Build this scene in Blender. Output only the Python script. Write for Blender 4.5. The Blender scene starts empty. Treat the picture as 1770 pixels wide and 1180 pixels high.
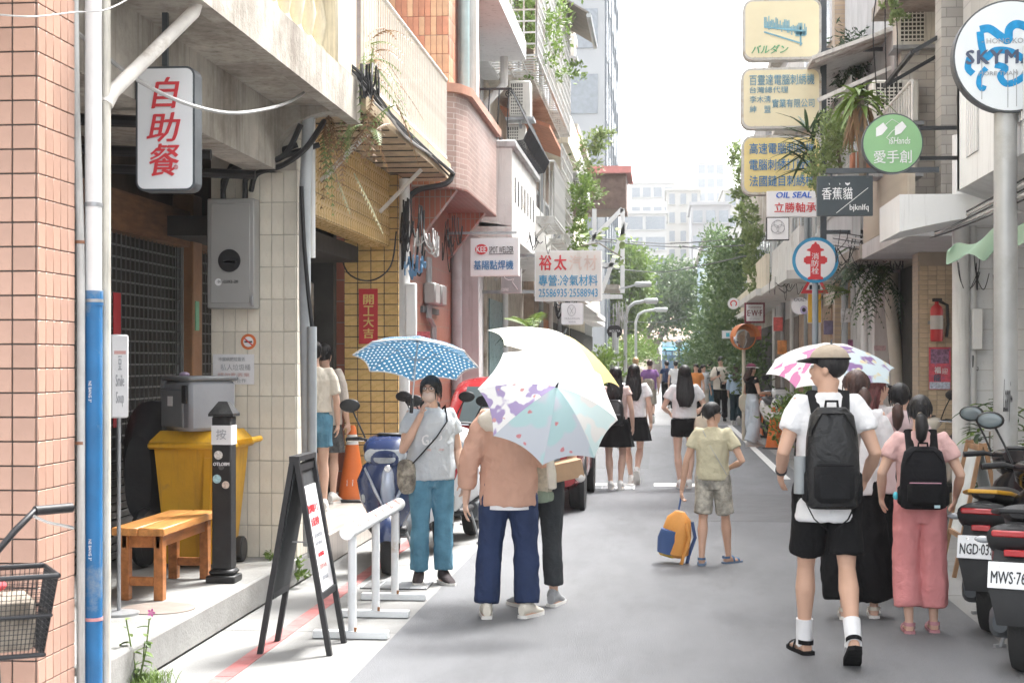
import bpy, bmesh, math, random
from mathutils import Vector, Matrix, noise as mnoise
from math import pi, sin, cos, radians as R

random.seed(7)
SC = bpy.context.scene
COL = SC.collection

# ------------------------------------------------------------------ camera
A = 0.0976                      # the street runs 5.6 degrees to the side of the lens axis
F = 2636.0                      # focal length in photograph pixels (35 mm on a 23.5 mm sensor)
CAMZ = 1.70
HZ = 622.0
cam_d = bpy.data.cameras.new('camera'); cam = bpy.data.objects.new('camera', cam_d); COL.objects.link(cam)
cam.location = (0, 0, CAMZ); cam.rotation_euler = (pi/2, 0, A)
cam_d.sensor_width = 23.5; cam_d.lens = 35.0; cam_d.shift_y = (HZ-590)/1770
cam_d.clip_start = 0.1; cam_d.clip_end = 2000
cam_d.dof.use_dof = True; cam_d.dof.focus_distance = 11.5; cam_d.dof.aperture_fstop = 5.6
SC.camera = cam
# ------------------------------------------------------------------ world, sun, exposure
W = bpy.data.worlds.new('World'); SC.world = W; W.use_nodes = True
SUN_EL, SUN_ROT = R(58), R(38)
nt = W.node_tree; nt.nodes.clear()
sky = nt.nodes.new('ShaderNodeTexSky'); sky.sky_type = 'NISHITA'; sky.sun_disc = False
sky.sun_elevation = SUN_EL; sky.sun_rotation = SUN_ROT; sky.dust_density = 4.0; sky.air_density = 1.0
hsv = nt.nodes.new('ShaderNodeHueSaturation'); hsv.inputs['Saturation'].default_value = 0.2
bg = nt.nodes.new('ShaderNodeBackground'); bg.inputs['Strength'].default_value = 0.15
wo = nt.nodes.new('ShaderNodeOutputWorld')
nt.links.new(sky.outputs[0], hsv.inputs['Color']); nt.links.new(hsv.outputs[0], bg.inputs[0]); nt.links.new(bg.outputs[0], wo.inputs[0])
sun_d = bpy.data.lights.new('sun', 'SUN'); sun_d.energy = 1.4; sun_d.angle = R(14); sun_d.color = (1, 0.985, 0.96)
sun = bpy.data.objects.new('sun', sun_d); COL.objects.link(sun)
sun.rotation_euler = (pi/2-SUN_EL, 0, pi-SUN_ROT)
SC.view_settings.view_transform = 'Standard'; SC.view_settings.look = 'None'
SC.view_settings.exposure = 2.62; SC.view_settings.gamma = 1; SC.view_settings.use_curve_mapping = False
SC.cycles.use_denoising = True
SC.cycles.max_bounces = 8; SC.cycles.transparent_max_bounces = 12
SC.cycles.use_adaptive_sampling = True
SC.cycles.sample_clamp_indirect = 6

# ------------------------------------------------------------------ pixel <-> place
FW = Vector((-sin(A), cos(A), 0)); RT = Vector((cos(A), sin(A), 0)); UP = Vector((0, 0, 1))
def ray(x, y): return FW + RT*((x-885)/F) + UP*((HZ-y)/F)
CAM = Vector((0, 0, CAMZ))
def atD(x, y, D): return CAM + ray(x, y)*D
def onX(x, y, X): r = ray(x, y); return CAM + r*(X/r.x)
def onY(x, y, Y): r = ray(x, y); return CAM + r*(Y/r.y)
def onZ(x, y, Z): r = ray(x, y); return CAM + r*((Z-CAMZ)/r.z)
def T(*a): return Matrix.Translation(Vector(a[0]) if len(a) == 1 else Vector(a))
def RZ(a): return Matrix.Rotation(a, 4, 'Z')
def RX(a): return Matrix.Rotation(a, 4, 'X')
def RY(a): return Matrix.Rotation(a, 4, 'Y')
def V(*a): return Vector(a)

# ------------------------------------------------------------------ materials
MATS = {}
def _new(name):
    m = bpy.data.materials.new(name); m.use_nodes = True; nt = m.node_tree
    b = nt.nodes['Principled BSDF']; return m, nt, b
def _rgb(c): return (c[0], c[1], c[2], 1)
def mat(name, col=(.5, .5, .5), rough=.6, metal=0, var=.12, scale=5, bump=.08, bscale=60, rnd=0, streak=0, streakcol=(.08, .07, .06),
        stain=0, staincol=(.25, .2, .15), spec=.4, trans=0, speck=0, wrinkle=0, stretch=(1, 1, 1), emit=0, coat=0, alpha=1):
    """procedural surface: base colour, broad noise variation, vertical streaks, stain patches, fine relief"""
    if name in MATS: return MATS[name]
    m, nt, b = _new(name); MATS[name] = m; L = nt.links.new; N = nt.nodes.new
    b.inputs['Roughness'].default_value = rough; b.inputs['Metallic'].default_value = metal
    b.inputs['Specular IOR Level'].default_value = spec; b.inputs['Base Color'].default_value = _rgb(col)
    if coat: b.inputs['Coat Weight'].default_value = coat; b.inputs['Coat Roughness'].default_value = .08
    if trans: b.inputs['Transmission Weight'].default_value = trans
    if alpha < 1: b.inputs['Alpha'].default_value = alpha
    tc = N('ShaderNodeTexCoord'); mp = N('ShaderNodeMapping'); L(tc.outputs['Object'], mp.inputs[0]); mp.inputs['Scale'].default_value = stretch
    cur = None
    def mix(fac, a, c, mode='MIX'):
        x = N('ShaderNodeMix'); x.data_type = 'RGBA'; x.blend_type = mode
        if hasattr(fac, 'is_linked'): L(fac, x.inputs['Factor'])
        else: x.inputs['Factor'].default_value = fac
        for s, k in ((a, 'A'), (c, 'B')):
            i = [q for q in x.inputs if q.name == k and q.type == 'RGBA'][0]
            if hasattr(s, 'is_linked'): L(s, i)
            else: i.default_value = _rgb(s)
        return [q for q in x.outputs if q.type == 'RGBA'][0]
    def nz(sc, det=5, rough_=.6, vec=None):
        n = N('ShaderNodeTexNoise'); n.inputs['Scale'].default_value = sc; n.inputs['Detail'].default_value = det; n.inputs['Roughness'].default_value = rough_
        L(vec or mp.outputs[0], n.inputs['Vector']); return n.outputs['Fac']
    def ramp(s, a, c):
        r = N('ShaderNodeMapRange'); r.inputs['From Min'].default_value = a; r.inputs['From Max'].default_value = c; L(s, r.inputs['Value']); return r.outputs[0]
    lo = [max(0, k*(1-var)) for k in col]; hi = [min(1, k*(1+var)) for k in col]
    cur = mix(ramp(nz(scale), .3, .7), lo, hi) if var else None
    if rnd:
        oi = N('ShaderNodeObjectInfo'); mr = N('ShaderNodeMapRange'); L(oi.outputs['Random'], mr.inputs['Value'])
        mr.inputs['To Min'].default_value = 1-rnd; mr.inputs['To Max'].default_value = 1+rnd
        vm = N('ShaderNodeVectorMath'); vm.operation = 'SCALE'
        if cur is not None: L(cur, vm.inputs[0])
        else: vm.inputs[0].default_value = col
        L(mr.outputs[0], vm.inputs['Scale']); cur = vm.outputs[0]
    if stain:
        s = ramp(nz(scale*.35+.6, 8, .7), .62-stain*.25, .7); cur = mix(s, cur if cur is not None else col, staincol)
    if streak:
        mp2 = N('ShaderNodeMapping'); mp2.inputs['Scale'].default_value = (9, 9, .5); L(tc.outputs['Object'], mp2.inputs[0])
        s = ramp(nz(1.6, 6, .7, mp2.outputs[0]), .6-streak*.22, .85); cur = mix(s, cur if cur is not None else col, streakcol)
    if cur is not None: L(cur, b.inputs['Base Color'])
    if speck:
        s = ramp(nz(240, 2), .52, .62); cur = mix(s, cur if cur is not None else col, [min(1, k*(1+speck)) for k in col]); L(cur, b.inputs['Base Color'])
    if emit:
        b.inputs['Emission Strength'].default_value = emit; b.inputs['Emission Color'].default_value = _rgb(col)
    if bump:
        bp = N('ShaderNodeBump'); bp.inputs['Strength'].default_value = min(1, bump); bp.inputs['Distance'].default_value = .01
        L(nz(bscale, 4), bp.inputs['Height']); L(bp.outputs[0], b.inputs['Normal'])
        if wrinkle:
            b2 = N('ShaderNodeBump'); b2.inputs['Strength'].default_value = wrinkle; b2.inputs['Distance'].default_value = .02; n2 = N('ShaderNodeTexNoise'); n2.inputs['Scale'].default_value = 11; n2.inputs['Detail'].default_value = 3; n2.inputs['Distortion'].default_value = 1.2
            L(mp.outputs[0], n2.inputs['Vector']); L(n2.outputs['Fac'], b2.inputs['Height']); L(b2.outputs[0], bp.inputs['Normal'])
    rr = N('ShaderNodeMapRange'); rr.inputs['To Min'].default_value = max(0, rough-.1); rr.inputs['To Max'].default_value = min(1, rough+.1)
    L(nz(scale*3), rr.inputs['Value']); L(rr.outputs[0], b.inputs['Roughness'])
    return m

def leafmat(name, c1, c2, trans=.25):
    if name in MATS: return MATS[name]
    m, nt, b = _new(name); MATS[name] = m; L = nt.links.new; N = nt.nodes.new
    g = N('ShaderNodeNewGeometry'); mx = N('ShaderNodeMix'); mx.data_type = 'RGBA'
    L(g.outputs['Random Per Island'], mx.inputs['Factor'])
    mx.inputs[6].default_value = _rgb(c1); mx.inputs[7].default_value = _rgb(c2)
    L(mx.outputs[2], b.inputs['Base Color']); b.inputs['Roughness'].default_value = .5
    tr = N('ShaderNodeBsdfTranslucent'); L(mx.outputs[2], tr.inputs[0]); ms = N('ShaderNodeMixShader'); ms.inputs[0].default_value = trans
    L(b.outputs[0], ms.inputs[1]); L(tr.outputs[0], ms.inputs[2]); L(ms.outputs[0], nt.nodes['Material Output'].inputs[0])
    return m

# ------------------------------------------------------------------ mesh builder
class MB:
    def __init__(s, M=None): s.v = []; s.f = []; s.fm = []; s.uv = None; s.M = M; s.mi = 0
    def add(s, vs, fs, mi=None):
        o = len(s.v)
        if s.M is not None: vs = [s.M @ Vector(p) for p in vs]
        s.v += [tuple(p) for p in vs]; s.f += [tuple(i+o for i in f) for f in fs]; s.fm += [s.mi if mi is None else mi]*len(fs); return s
    def box(s, x0, y0, z0, x1, y1, z1, b=0):
        x0, x1 = min(x0, x1), max(x0, x1); y0, y1 = min(y0, y1), max(y0, y1); z0, z1 = min(z0, z1), max(z0, z1)
        if b <= 0:
            return s.add([(x0, y0, z0), (x1, y0, z0), (x1, y1, z0), (x0, y1, z0), (x0, y0, z1), (x1, y0, z1), (x1, y1, z1), (x0, y1, z1)],
                         [(0, 3, 2, 1), (4, 5, 6, 7), (0, 1, 5, 4), (1, 2, 6, 5), (2, 3, 7, 6), (3, 0, 4, 7)])
        b = min(b, (x1-x0)*.49, (y1-y0)*.49, (z1-z0)*.49)
        vs = []; idx = {}
        for i, X in enumerate((x0, x1)):
            for j, Y in enumerate((y0, y1)):
                for k, Z in enumerate((z0, z1)):
                    sx, sy, sz = (1 if i == 0 else -1), (1 if j == 0 else -1), (1 if k == 0 else -1)
                    idx[i, j, k, 0] = len(vs); vs.append((X, Y+sy*b, Z+sz*b))
                    idx[i, j, k, 1] = len(vs); vs.append((X+sx*b, Y, Z+sz*b))
                    idx[i, j, k, 2] = len(vs); vs.append((X+sx*b, Y+sy*b, Z))
        g = lambda i, j, k, a: idx[i, j, k, a]
        fs = []
        for e in (0, 1):
            fs.append([g(e, 0, 0, 0), g(e, 1, 0, 0), g(e, 1, 1, 0), g(e, 0, 1, 0)][::(1 if e else -1)])
            fs.append([g(0, e, 0, 1), g(1, e, 0, 1), g(1, e, 1, 1), g(0, e, 1, 1)][::(-1 if e else 1)])
            fs.append([g(0, 0, e, 2), g(1, 0, e, 2), g(1, 1, e, 2), g(0, 1, e, 2)][::(1 if e else -1)])
        for p in (0, 1):
            for q in (0, 1):
                fs.append([g(p, q, 0, 0), g(p, q, 1, 0), g(p, q, 1, 1), g(p, q, 0, 1)])
                fs.append([g(p, 0, q, 0), g(p, 1, q, 0), g(p, 1, q, 2), g(p, 0, q, 2)])
                fs.append([g(0, p, q, 1), g(1, p, q, 1), g(1, p, q, 2), g(0, p, q, 2)])
                for r in (0, 1): fs.append([g(p, q, r, 0), g(p, q, r, 1), g(p, q, r, 2)])
        return s.add(vs, fs)
    def bar(s, a, b, w, h=None, up=(0, 0, 1)):
        """rectangular bar from a to b"""
        a = Vector(a); b = Vector(b); d = (b-a).normalized(); u = Vector(up)
        if abs(d.dot(u)) > .99: u = Vector((0, 1, 0))
        sd = d.cross(u).normalized(); u = sd.cross(d).normalized(); h = h or w
        q = [(-w/2, -h/2), (w/2, -h/2), (w/2, h/2), (-w/2, h/2)]
        vs = [p+sd*i+u*j for p in (a, b) for i, j in q]
        return s.add(vs, [(3, 2, 1, 0), (4, 5, 6, 7), (0, 1, 5, 4), (1, 2, 6, 5), (2, 3, 7, 6), (3, 0, 4, 7)])
    def tube(s, pts, rad, n=8, cap=True, flat=None):
        """round tube through points; rad number or list of r or (rx,ry)"""
        pts = [Vector(p) for p in pts]; m = len(pts)
        if not isinstance(rad, (list, tuple)): rad = [rad]*m
        vs = []; ref = None
        for i, p in enumerate(pts):
            d = (pts[min(i+1, m-1)]-pts[max(i-1, 0)])
            d = d.normalized() if d.length > 1e-9 else Vector((0, 0, 1))
            if flat is not None: u = Vector(flat)
            elif ref is None: u = Vector((0, 0, 1)) if abs(d.z) < .9 else Vector((0, 1, 0))
            else: u = ref
            sd = d.cross(u)
            if sd.length < 1e-6: sd = d.cross(Vector((1, 0, 0)))
            sd.normalize(); up = sd.cross(d).normalized(); ref = up
            r = rad[i]; rx, ry = r if isinstance(r, (list, tuple)) else (r, r)
            for k in range(n):
                a = 2*pi*k/n; vs.append(p+sd*(cos(a)*rx)+up*(sin(a)*ry))
        fs = [(i*n+k, i*n+(k+1) % n, (i+1)*n+(k+1) % n, (i+1)*n+k) for i in range(m-1) for k in range(n)]
        if cap: fs += [tuple(range(n))[::-1], tuple((m-1)*n+k for k in range(n))]
        return s.add(vs, fs)
    def cyl(s, a, b, r, n=16, r2=None): return s.tube([a, b], [r, r if r2 is None else r2], n)
    def lathe(s, prof, c=(0, 0, 0), n=20, axis='Z'):
        vs = []; c = Vector(c)
        for r, z in prof:
            for k in range(n):
                a = 2*pi*k/n; x, y = r*cos(a), r*sin(a)
                vs.append(c+(Vector((x, y, z)) if axis == 'Z' else Vector((x, z, y)) if axis == 'Y' else Vector((z, x, y))))
        m = len(prof); fs = [(i*n+k, i*n+(k+1) % n, (i+1)*n+(k+1) % n, (i+1)*n+k) for i in range(m-1) for k in range(n)]
        if prof[0][0] > 1e-5: fs.append(tuple(range(n))[::-1])
        if prof[-1][0] > 1e-5: fs.append(tuple((m-1)*n+k for k in range(n)))
        return s.add(vs, fs)
    def ell(s, c, r, n=12, m=8, rot=None):
        c = Vector(c); r = r if isinstance(r, (list, tuple)) else (r, r, r); vs = []
        for i in range(m+1):
            t = pi*i/m
            for k in range(n):
                a = 2*pi*k/n; p = Vector((r[0]*sin(t)*cos(a), r[1]*sin(t)*sin(a), -r[2]*cos(t)))
                if rot is not None: p = rot @ p
                vs.append(c+p)
        return s.add(vs, [(i*n+k, i*n+(k+1) % n, (i+1)*n+(k+1) % n, (i+1)*n+k) for i in range(m) for k in range(n)])
    def prism(s, poly, y0, y1, plane='XZ'):
        """extruded polygon; XZ: poly in (x,z) between y0,y1; YZ: (y,z) between x; XY: (x,y) between z"""
        n = len(poly); mk = {'XZ': lambda p, t: (p[0], t, p[1]), 'YZ': lambda p, t: (t, p[0], p[1]), 'XY': lambda p, t: (p[0], p[1], t)}[plane]
        vs = [mk(p, y0) for p in poly]+[mk(p, y1) for p in poly]
        return s.add(vs, [tuple(range(n)), tuple(range(2*n-1, n-1, -1))]+[(i, n+i, n+(i+1) % n, (i+1) % n) for i in range(n)])
    def loft(s, secs, n=20, pw=2.6, cap=True):
        """sections along y: (y, xc, zc, half_w, half_h[, power])"""
        vs = []
        for q in secs:
            y, xc, zc, hw, hh = q[:5]; p = q[5] if len(q) > 5 else pw
            for k in range(n):
                a = 2*pi*k/n; ca, sa = cos(a), sin(a)
                vs.append((xc+hw*math.copysign(abs(ca)**(2/p), ca), y, zc+hh*math.copysign(abs(sa)**(2/p), sa)))
        m = len(secs); fs = [(i*n+k, (i+1)*n+k, (i+1)*n+(k+1) % n, i*n+(k+1) % n) for i in range(m-1) for k in range(n)]
        if cap: fs += [tuple(range(n)), tuple((m-1)*n+k for k in range(n))[::-1]]
        return s.add(vs, fs)
    def grid(s, fn, nu, nv, closed_u=False):
        vs = [fn(i/(nu if closed_u else nu-1), j/(nv-1)) for j in range(nv) for i in range(nu)]
        fs = []
        for j in range(nv-1):
            for i in range(nu if closed_u else nu-1):
                k = (i+1) % nu; fs.append((j*nu+i, j*nu+k, (j+1)*nu+k, (j+1)*nu+i))
        return s.add(vs, fs)
    def mesh(s, name, mats, smooth=True, ang=38):
        me = bpy.data.meshes.new(name); me.from_pydata(s.v, [], s.f)
        for m in (mats if isinstance(mats, (list, tuple)) else [mats]): me.materials.append(m)
        if any(s.fm): me.polygons.foreach_set('material_index', s.fm)
        if s.uv:
            ul = me.uv_layers.new(name='UVMap'); vi = [0]*len(me.loops); me.loops.foreach_get('vertex_index', vi)
            buf = []
            for i in vi: buf += s.uv[i]
            ul.data.foreach_set('uv', buf)
        bm = bmesh.new(); bm.from_mesh(me)
        bmesh.ops.recalc_face_normals(bm, faces=bm.faces); bm.to_mesh(me); bm.free()
        if smooth:
            me.polygons.foreach_set('use_smooth', [True]*len(me.polygons)); me.set_sharp_from_angle(angle=R(ang))
        me.update(); return me

def _link(name, me, parent=None, world=True):
    o = bpy.data.objects.new(name, me); COL.objects.link(o)
    if parent is not None:
        o.parent = parent
        if world: o.matrix_parent_inverse = wm(parent).inverted()
    return o
def wm(o):
    """world matrix from the parts of the transform (no depsgraph update needed)"""
    b = o.matrix_basis
    return b if o.parent is None else wm(o.parent) @ o.matrix_parent_inverse @ b
def tag(o, label, cat, group=None, kind=None):
    o['label'] = label; o['category'] = cat
    if group: o['group'] = group
    if kind: o['kind'] = kind
    return o
def thing(name, label, cat, loc=(0, 0, 0), rz=0, group=None, rot=None, scale=1):
    o = bpy.data.objects.new(name, None); COL.objects.link(o); o.location = loc
    o.rotation_euler = rot if rot else (0, 0, rz); o.scale = (scale,)*3; o.empty_display_size = .1
    return tag(o, label, cat, group)
def part(name, mb, m, parent, smooth=True, world=True, ang=38):
    """world=True: the mesh is in world coordinates; False: in the parent's own"""
    return _link(name, mb.mesh(name, m, smooth, ang), parent, world)
def solo(name, mb, m, label, cat, group=None, kind=None, smooth=True, ang=38): return tag(_link(name, mb.mesh(name, m, smooth, ang)), label, cat, group, kind)
def struct(name, mb, m, parent=None):
    o = _link(name, mb.mesh(name, m), parent)
    if parent is None: o['kind'] = 'structure'
    return o
def inst(name, me, parent, M, world=True):
    o = bpy.data.objects.new(name, me); COL.objects.link(o); o.parent = parent
    if world: o.matrix_parent_inverse = wm(parent).inverted()
    o.matrix_basis = M
    return o
def copy_tree(o, parent=None):
    c = o.copy(); COL.objects.link(c); c.parent = parent
    for ch in [k for k in bpy.data.objects if k.parent == o]: copy_tree(ch, c)
    return c

# ------------------------------------------------------------------ lettering
def text(s, m, parent, M, w=None, h=None, name='lettering', bold=0, depth=.0015, world=True, spacing=1.0, line=1.0, shear=0, align='CENTER', stretch=True):
    """text mesh centred on M, in M's XZ plane, facing -Y, scaled to the box w x h"""
    extra = bold if bold > .004 else 0; bold = 0 if extra else bold                # heavy strokes: shifted copies, since a wide offset breaks dense glyphs
    c = bpy.data.curves.new('t', 'FONT'); c.body = s; c.align_x = align; c.extrude = depth; c.offset = bold; c.space_character = spacing; c.space_line = line; c.shear = shear
    c.resolution_u = 2
    o = bpy.data.objects.new('t', c); me = bpy.data.meshes.new_from_object(o)
    bpy.data.objects.remove(o); bpy.data.curves.remove(c)
    if not me.vertices: return None
    xs = [v.co.x for v in me.vertices]; ys = [v.co.y for v in me.vertices]
    bw = max(xs)-min(xs); bh = max(ys)-min(ys); cx = (max(xs)+min(xs))/2; cy = (max(ys)+min(ys))/2
    sx = (w/bw) if w else (h/bh); sy = (h/bh) if h else sx
    if w and h and not stretch: sx = sy = min(sx, sy)
    me.transform(M @ RX(pi/2) @ Matrix.Diagonal((sx, sy, 1, 1)) @ T(-cx, -cy, 0))
    if extra:
        bm = bmesh.new(); N_ = (M.to_3x3() @ Vector((0, -1, 0))).normalized(); X_ = (M.to_3x3() @ Vector((1, 0, 0))).normalized(); Z_ = (M.to_3x3() @ Vector((0, 0, 1))).normalized()
        for i, (a, b) in enumerate(((0, 0), (1, .5), (-1, -.5))):
            c2 = me.copy(); c2.transform(Matrix.Translation(X_*(a*extra*sx)+Z_*(b*extra*sy)+N_*(i*.0007))); bm.from_mesh(c2); bpy.data.meshes.remove(c2)
        bm.to_mesh(me); bm.free()
    me.materials.clear(); me.materials.append(m); me.name = name
    return _link(name, me, parent, world)
def sframe(x0, y0, x1, y1, D, yaw=0):
    """the upright frame (facing the camera side) whose box is this pixel box at depth D: matrix, width, height"""
    k = D/F
    if CUR and 0 < CUR[1]-D < .1:                    # something on the face of the sign built last: lay it on that plane
        return T(proj((x0+x1)/2, (y0+y1)/2, .004+(CUR[1]-D)*.3)) @ RZ(CUR[2]), (x1-x0)*k, (y1-y0)*k
    return T(atD((x0+x1)/2, (y0+y1)/2, D)) @ RZ(yaw), (x1-x0)*k, (y1-y0)*k
CUR = []
def face_plane(M, D, yaw=0): CUR[:] = [M.copy(), D, yaw]
def proj(x, y, off):
    n = (CUR[0].to_3x3() @ V(0, -1, 0)).normalized(); q = CUR[0].translation+n*off; r = ray(x, y); return CAM+r*((q-CAM).dot(n)/r.dot(n))
def rrect(w, h, r, n=5):
    p = []
    for cx, cz, a0 in ((w/2-r, h/2-r, 0), (-w/2+r, h/2-r, pi/2), (-w/2+r, -h/2+r, pi), (w/2-r, -h/2+r, 1.5*pi)):
        for i in range(n+1): a = a0+pi/2*i/n; p.append((cx+r*cos(a), cz+r*sin(a)))
    return p
def circ(r, n=40): return [(r*cos(2*pi*i/n), r*sin(2*pi*i/n)) for i in range(n)]
def catenary(a, b, sag, n=14):
    a = Vector(a); b = Vector(b); return [a.lerp(b, i/n)-Vector((0, 0, sag*4*(i/n)*(1-i/n))) for i in range(n+1)]

# ------------------------------------------------------------------ foliage
def leaf_cloud(mb, blobs, n, size, rng, up=.3, asp=.5):
    """diamond leaves spread through ellipsoid blobs (centre, radii), denser near the surface and in clumps"""
    tot = sum(b[1][0]*b[1][1]*b[1][2] for b in blobs)
    for c, r in blobs:
        k = max(3, int(n*(r[0]*r[1]*r[2])/tot)); c = Vector(c)
        cl = []
        for i in range(max(3, k//22)):
            d = Vector((rng.gauss(0, 1), rng.gauss(0, 1), rng.gauss(0, 1))).normalized(); t = rng.uniform(.45, 1.02)
            cl.append(Vector((d.x*r[0], d.y*r[1], d.z*r[2]))*t)
        sp = min(r)*.28
        for i in range(k):
            q = rng.choice(cl); p = c+q+Vector((rng.gauss(0, 1)*sp, rng.gauss(0, 1)*sp, rng.gauss(0, 1)*sp*.8))
            leaf(mb, p, q.normalized()*.6+Vector((rng.uniform(-1, 1), rng.uniform(-1, 1), rng.uniform(-.7, .9)+up)), size*rng.uniform(.6, 1.4), asp, rng)
def leaf(mb, p, d, s, asp, rng):
    d = d.normalized() if d.length > 1e-6 else Vector((0, 0, 1))
    sd = d.cross(Vector((rng.uniform(-1, 1), rng.uniform(-1, 1), rng.uniform(-1, 1))))
    sd = sd.normalized() if sd.length > 1e-6 else Vector((1, 0, 0)); nn = sd.cross(d)
    mb.add([p, p+d*s*.5+sd*s*asp*.5+nn*s*.08, p+d*s, p+d*s*.5-sd*s*asp*.5+nn*s*.08], [(0, 1, 2, 3)])
def blade(mb, p, d, L, w, droop, rng=None, n=6):
    """long strap leaf that droops"""
    p = Vector(p); d = Vector(d).normalized(); sd = d.cross(Vector((0, 0, 1)))
    sd = sd.normalized() if sd.length > 1e-5 else Vector((1, 0, 0)); vs = []
    for i in range(n+1):
        t = i/n; c = p+d*(L*t)-Vector((0, 0, droop*L*t*t)); ww = w*.5*math.sin(pi*(.12+.88*t))**.7 if i < n else 0.001
        vs += [c-sd*ww, c+Vector((0, 0, -ww*.35)), c+sd*ww]
    mb.add(vs, [(3*i+j, 3*i+j+1, 3*i+j+4, 3*i+j+3) for i in range(n) for j in (0, 1)])
def frond(mb, p, d, L, w, droop, n=14, lw=.03):
    """pinnate frond: a rib with leaflets on both sides"""
    p = Vector(p); d = Vector(d).normalized(); sd = d.cross(Vector((0, 0, 1)))
    sd = sd.normalized() if sd.length > 1e-5 else Vector((1, 0, 0)); pts = []
    for i in range(n+1):
        t = i/n; pts.append(p+d*(L*t)-Vector((0, 0, droop*L*t*t)))
    mb.tube(pts, [.006*(1-.8*i/n) for i in range(n+1)], 4)
    for i in range(1, n+1):
        t = i/n; dd = (pts[i]-pts[i-1]).normalized(); ll = w*math.sin(pi*(.1+.85*t))**.6
        for s in (-1, 1):
            e = pts[i]+(sd*s+dd*.55).normalized()*ll-Vector((0, 0, .25*ll)); q = dd*lw
            mb.add([pts[i]-q*.5, e, pts[i]+q*.5], [(0, 1, 2)])
# ================================================================== ground
XL, XR = -2.75, 3.0             # the two building lines
RL, RR = -1.64, 2.03            # road edges
def tilemat(name, col, w, h, mortar=.006, mcol=(.3, .28, .25), axes='YZ', var=.18, offset=0, rough=.35, col2=None, bump=.4):
    """tiles or bricks too fine or too far to build singly"""
    if name in MATS: return MATS[name]
    m, nt, b = _new(name); MATS[name] = m; L = nt.links.new; N = nt.nodes.new
    tc = N('ShaderNodeTexCoord'); sp = N('ShaderNodeSeparateXYZ'); cb = N('ShaderNodeCombineXYZ'); L(tc.outputs['Object'], sp.inputs[0])
    L(sp.outputs[axes[0]], cb.inputs[0]); L(sp.outputs[axes[1]], cb.inputs[1])
    br = N('ShaderNodeTexBrick'); L(cb.outputs[0], br.inputs['Vector']); br.offset = offset; br.squash = 1
    br.inputs['Scale'].default_value = 1; br.inputs['Brick Width'].default_value = w; br.inputs['Row Height'].default_value = h
    br.inputs['Mortar Size'].default_value = mortar; br.inputs['Mortar Smooth'].default_value = .2
    c2 = col2 or [k*(1-var) for k in col]
    br.inputs['Color1'].default_value = _rgb(col); br.inputs['Color2'].default_value = _rgb(c2); br.inputs['Mortar'].default_value = _rgb(mcol)
    nz = N('ShaderNodeTexNoise'); nz.inputs['Scale'].default_value = 1.3; nz.inputs['Detail'].default_value = 6; L(tc.outputs['Object'], nz.inputs['Vector'])
    mr = N('ShaderNodeMapRange'); L(nz.outputs['Fac'], mr.inputs['Value']); mr.inputs['From Min'].default_value = .3; mr.inputs['From Max'].default_value = .7
    mr.inputs['To Min'].default_value = .8; mr.inputs['To Max'].default_value = 1.08
    vm = N('ShaderNodeVectorMath'); vm.operation = 'SCALE'; L(br.outputs['Color'], vm.inputs[0]); L(mr.outputs[0], vm.inputs['Scale']); L(vm.outputs[0], b.inputs['Base Color'])
    b.inputs['Roughness'].default_value = rough
    bp = N('ShaderNodeBump'); bp.inputs['Strength'].default_value = bump; bp.inputs['Distance'].default_value = .006; bp.invert = True
    L(br.outputs['Fac'], bp.inputs['Height']); L(bp.outputs[0], b.inputs['Normal']); return m

M_conc = mat('concrete', (.28, .277, .265), .85, var=.18, scale=2.2, bump=.4, bscale=45, stain=.6, staincol=(.15, .147, .137), speck=.2)
M_walk = mat('pavement_concrete', (.25, .248, .24), .85, var=.1, scale=1.6, bump=.3, bscale=70, stain=.35, staincol=(.17, .167, .158), speck=.2)
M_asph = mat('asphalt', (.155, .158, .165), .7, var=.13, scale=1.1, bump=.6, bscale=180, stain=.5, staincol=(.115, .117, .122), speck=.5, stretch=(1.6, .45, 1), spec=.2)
M_asphfar = mat('asphalt_far_glare', (.30, .30, .30), .8, var=.12, scale=.8, bump=.3, bscale=120)  # paler far asphalt: glare down the street is painted into the colour
M_red = mat('red_road_paint', (.40, .14, .135), .7, var=.2, scale=9, stain=.5, staincol=(.36, .24, .23))
M_whitep = mat('white_road_paint', (.72, .72, .7), .6, var=.12, scale=6)
struct('ground', MB().box(-400, -60, -.5, 400, 900, -.012), M_conc)
mb = MB()
for k in range(60):                                  # the strip of slabs along the shops, poured in bays with open joints
    y0 = -2+k*1.9; mb.box(XL+.002, y0, -.1, RL, y0+1.888, 0, .004)
struct('pavement', mb, M_walk)
mb = MB()
for k in range(60):
    y0 = -2+k*1.9; mb.box(RR, y0, -.1, XR+1.6, y0+1.888, 0, .004)
struct('pavement', mb, M_walk)
struct('road', MB().box(RL+.001, -20, -.3, RR-.001, 40.0, .004), M_asph)
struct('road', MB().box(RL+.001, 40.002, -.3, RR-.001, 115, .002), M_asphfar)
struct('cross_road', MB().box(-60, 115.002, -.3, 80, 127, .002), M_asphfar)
mb = MB()
for k in range(16): y0 = 4+k*4.0; mb.box(-2.385, y0, -.01, -2.285, y0+3.99, .0045)
struct('red_line', mb, M_red)
struct('road_marking', MB().box(-.95, 20.1, 0, -.35, 21.0, .008), M_whitep)
struct('road_marking', MB().box(-.1, 20.6, 0, .75, 21.1, .008), M_whitep)
struct('road_marking', MB().box(RR-.32, 22, 0, RR-.2, 40, .008), M_whitep)
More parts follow.
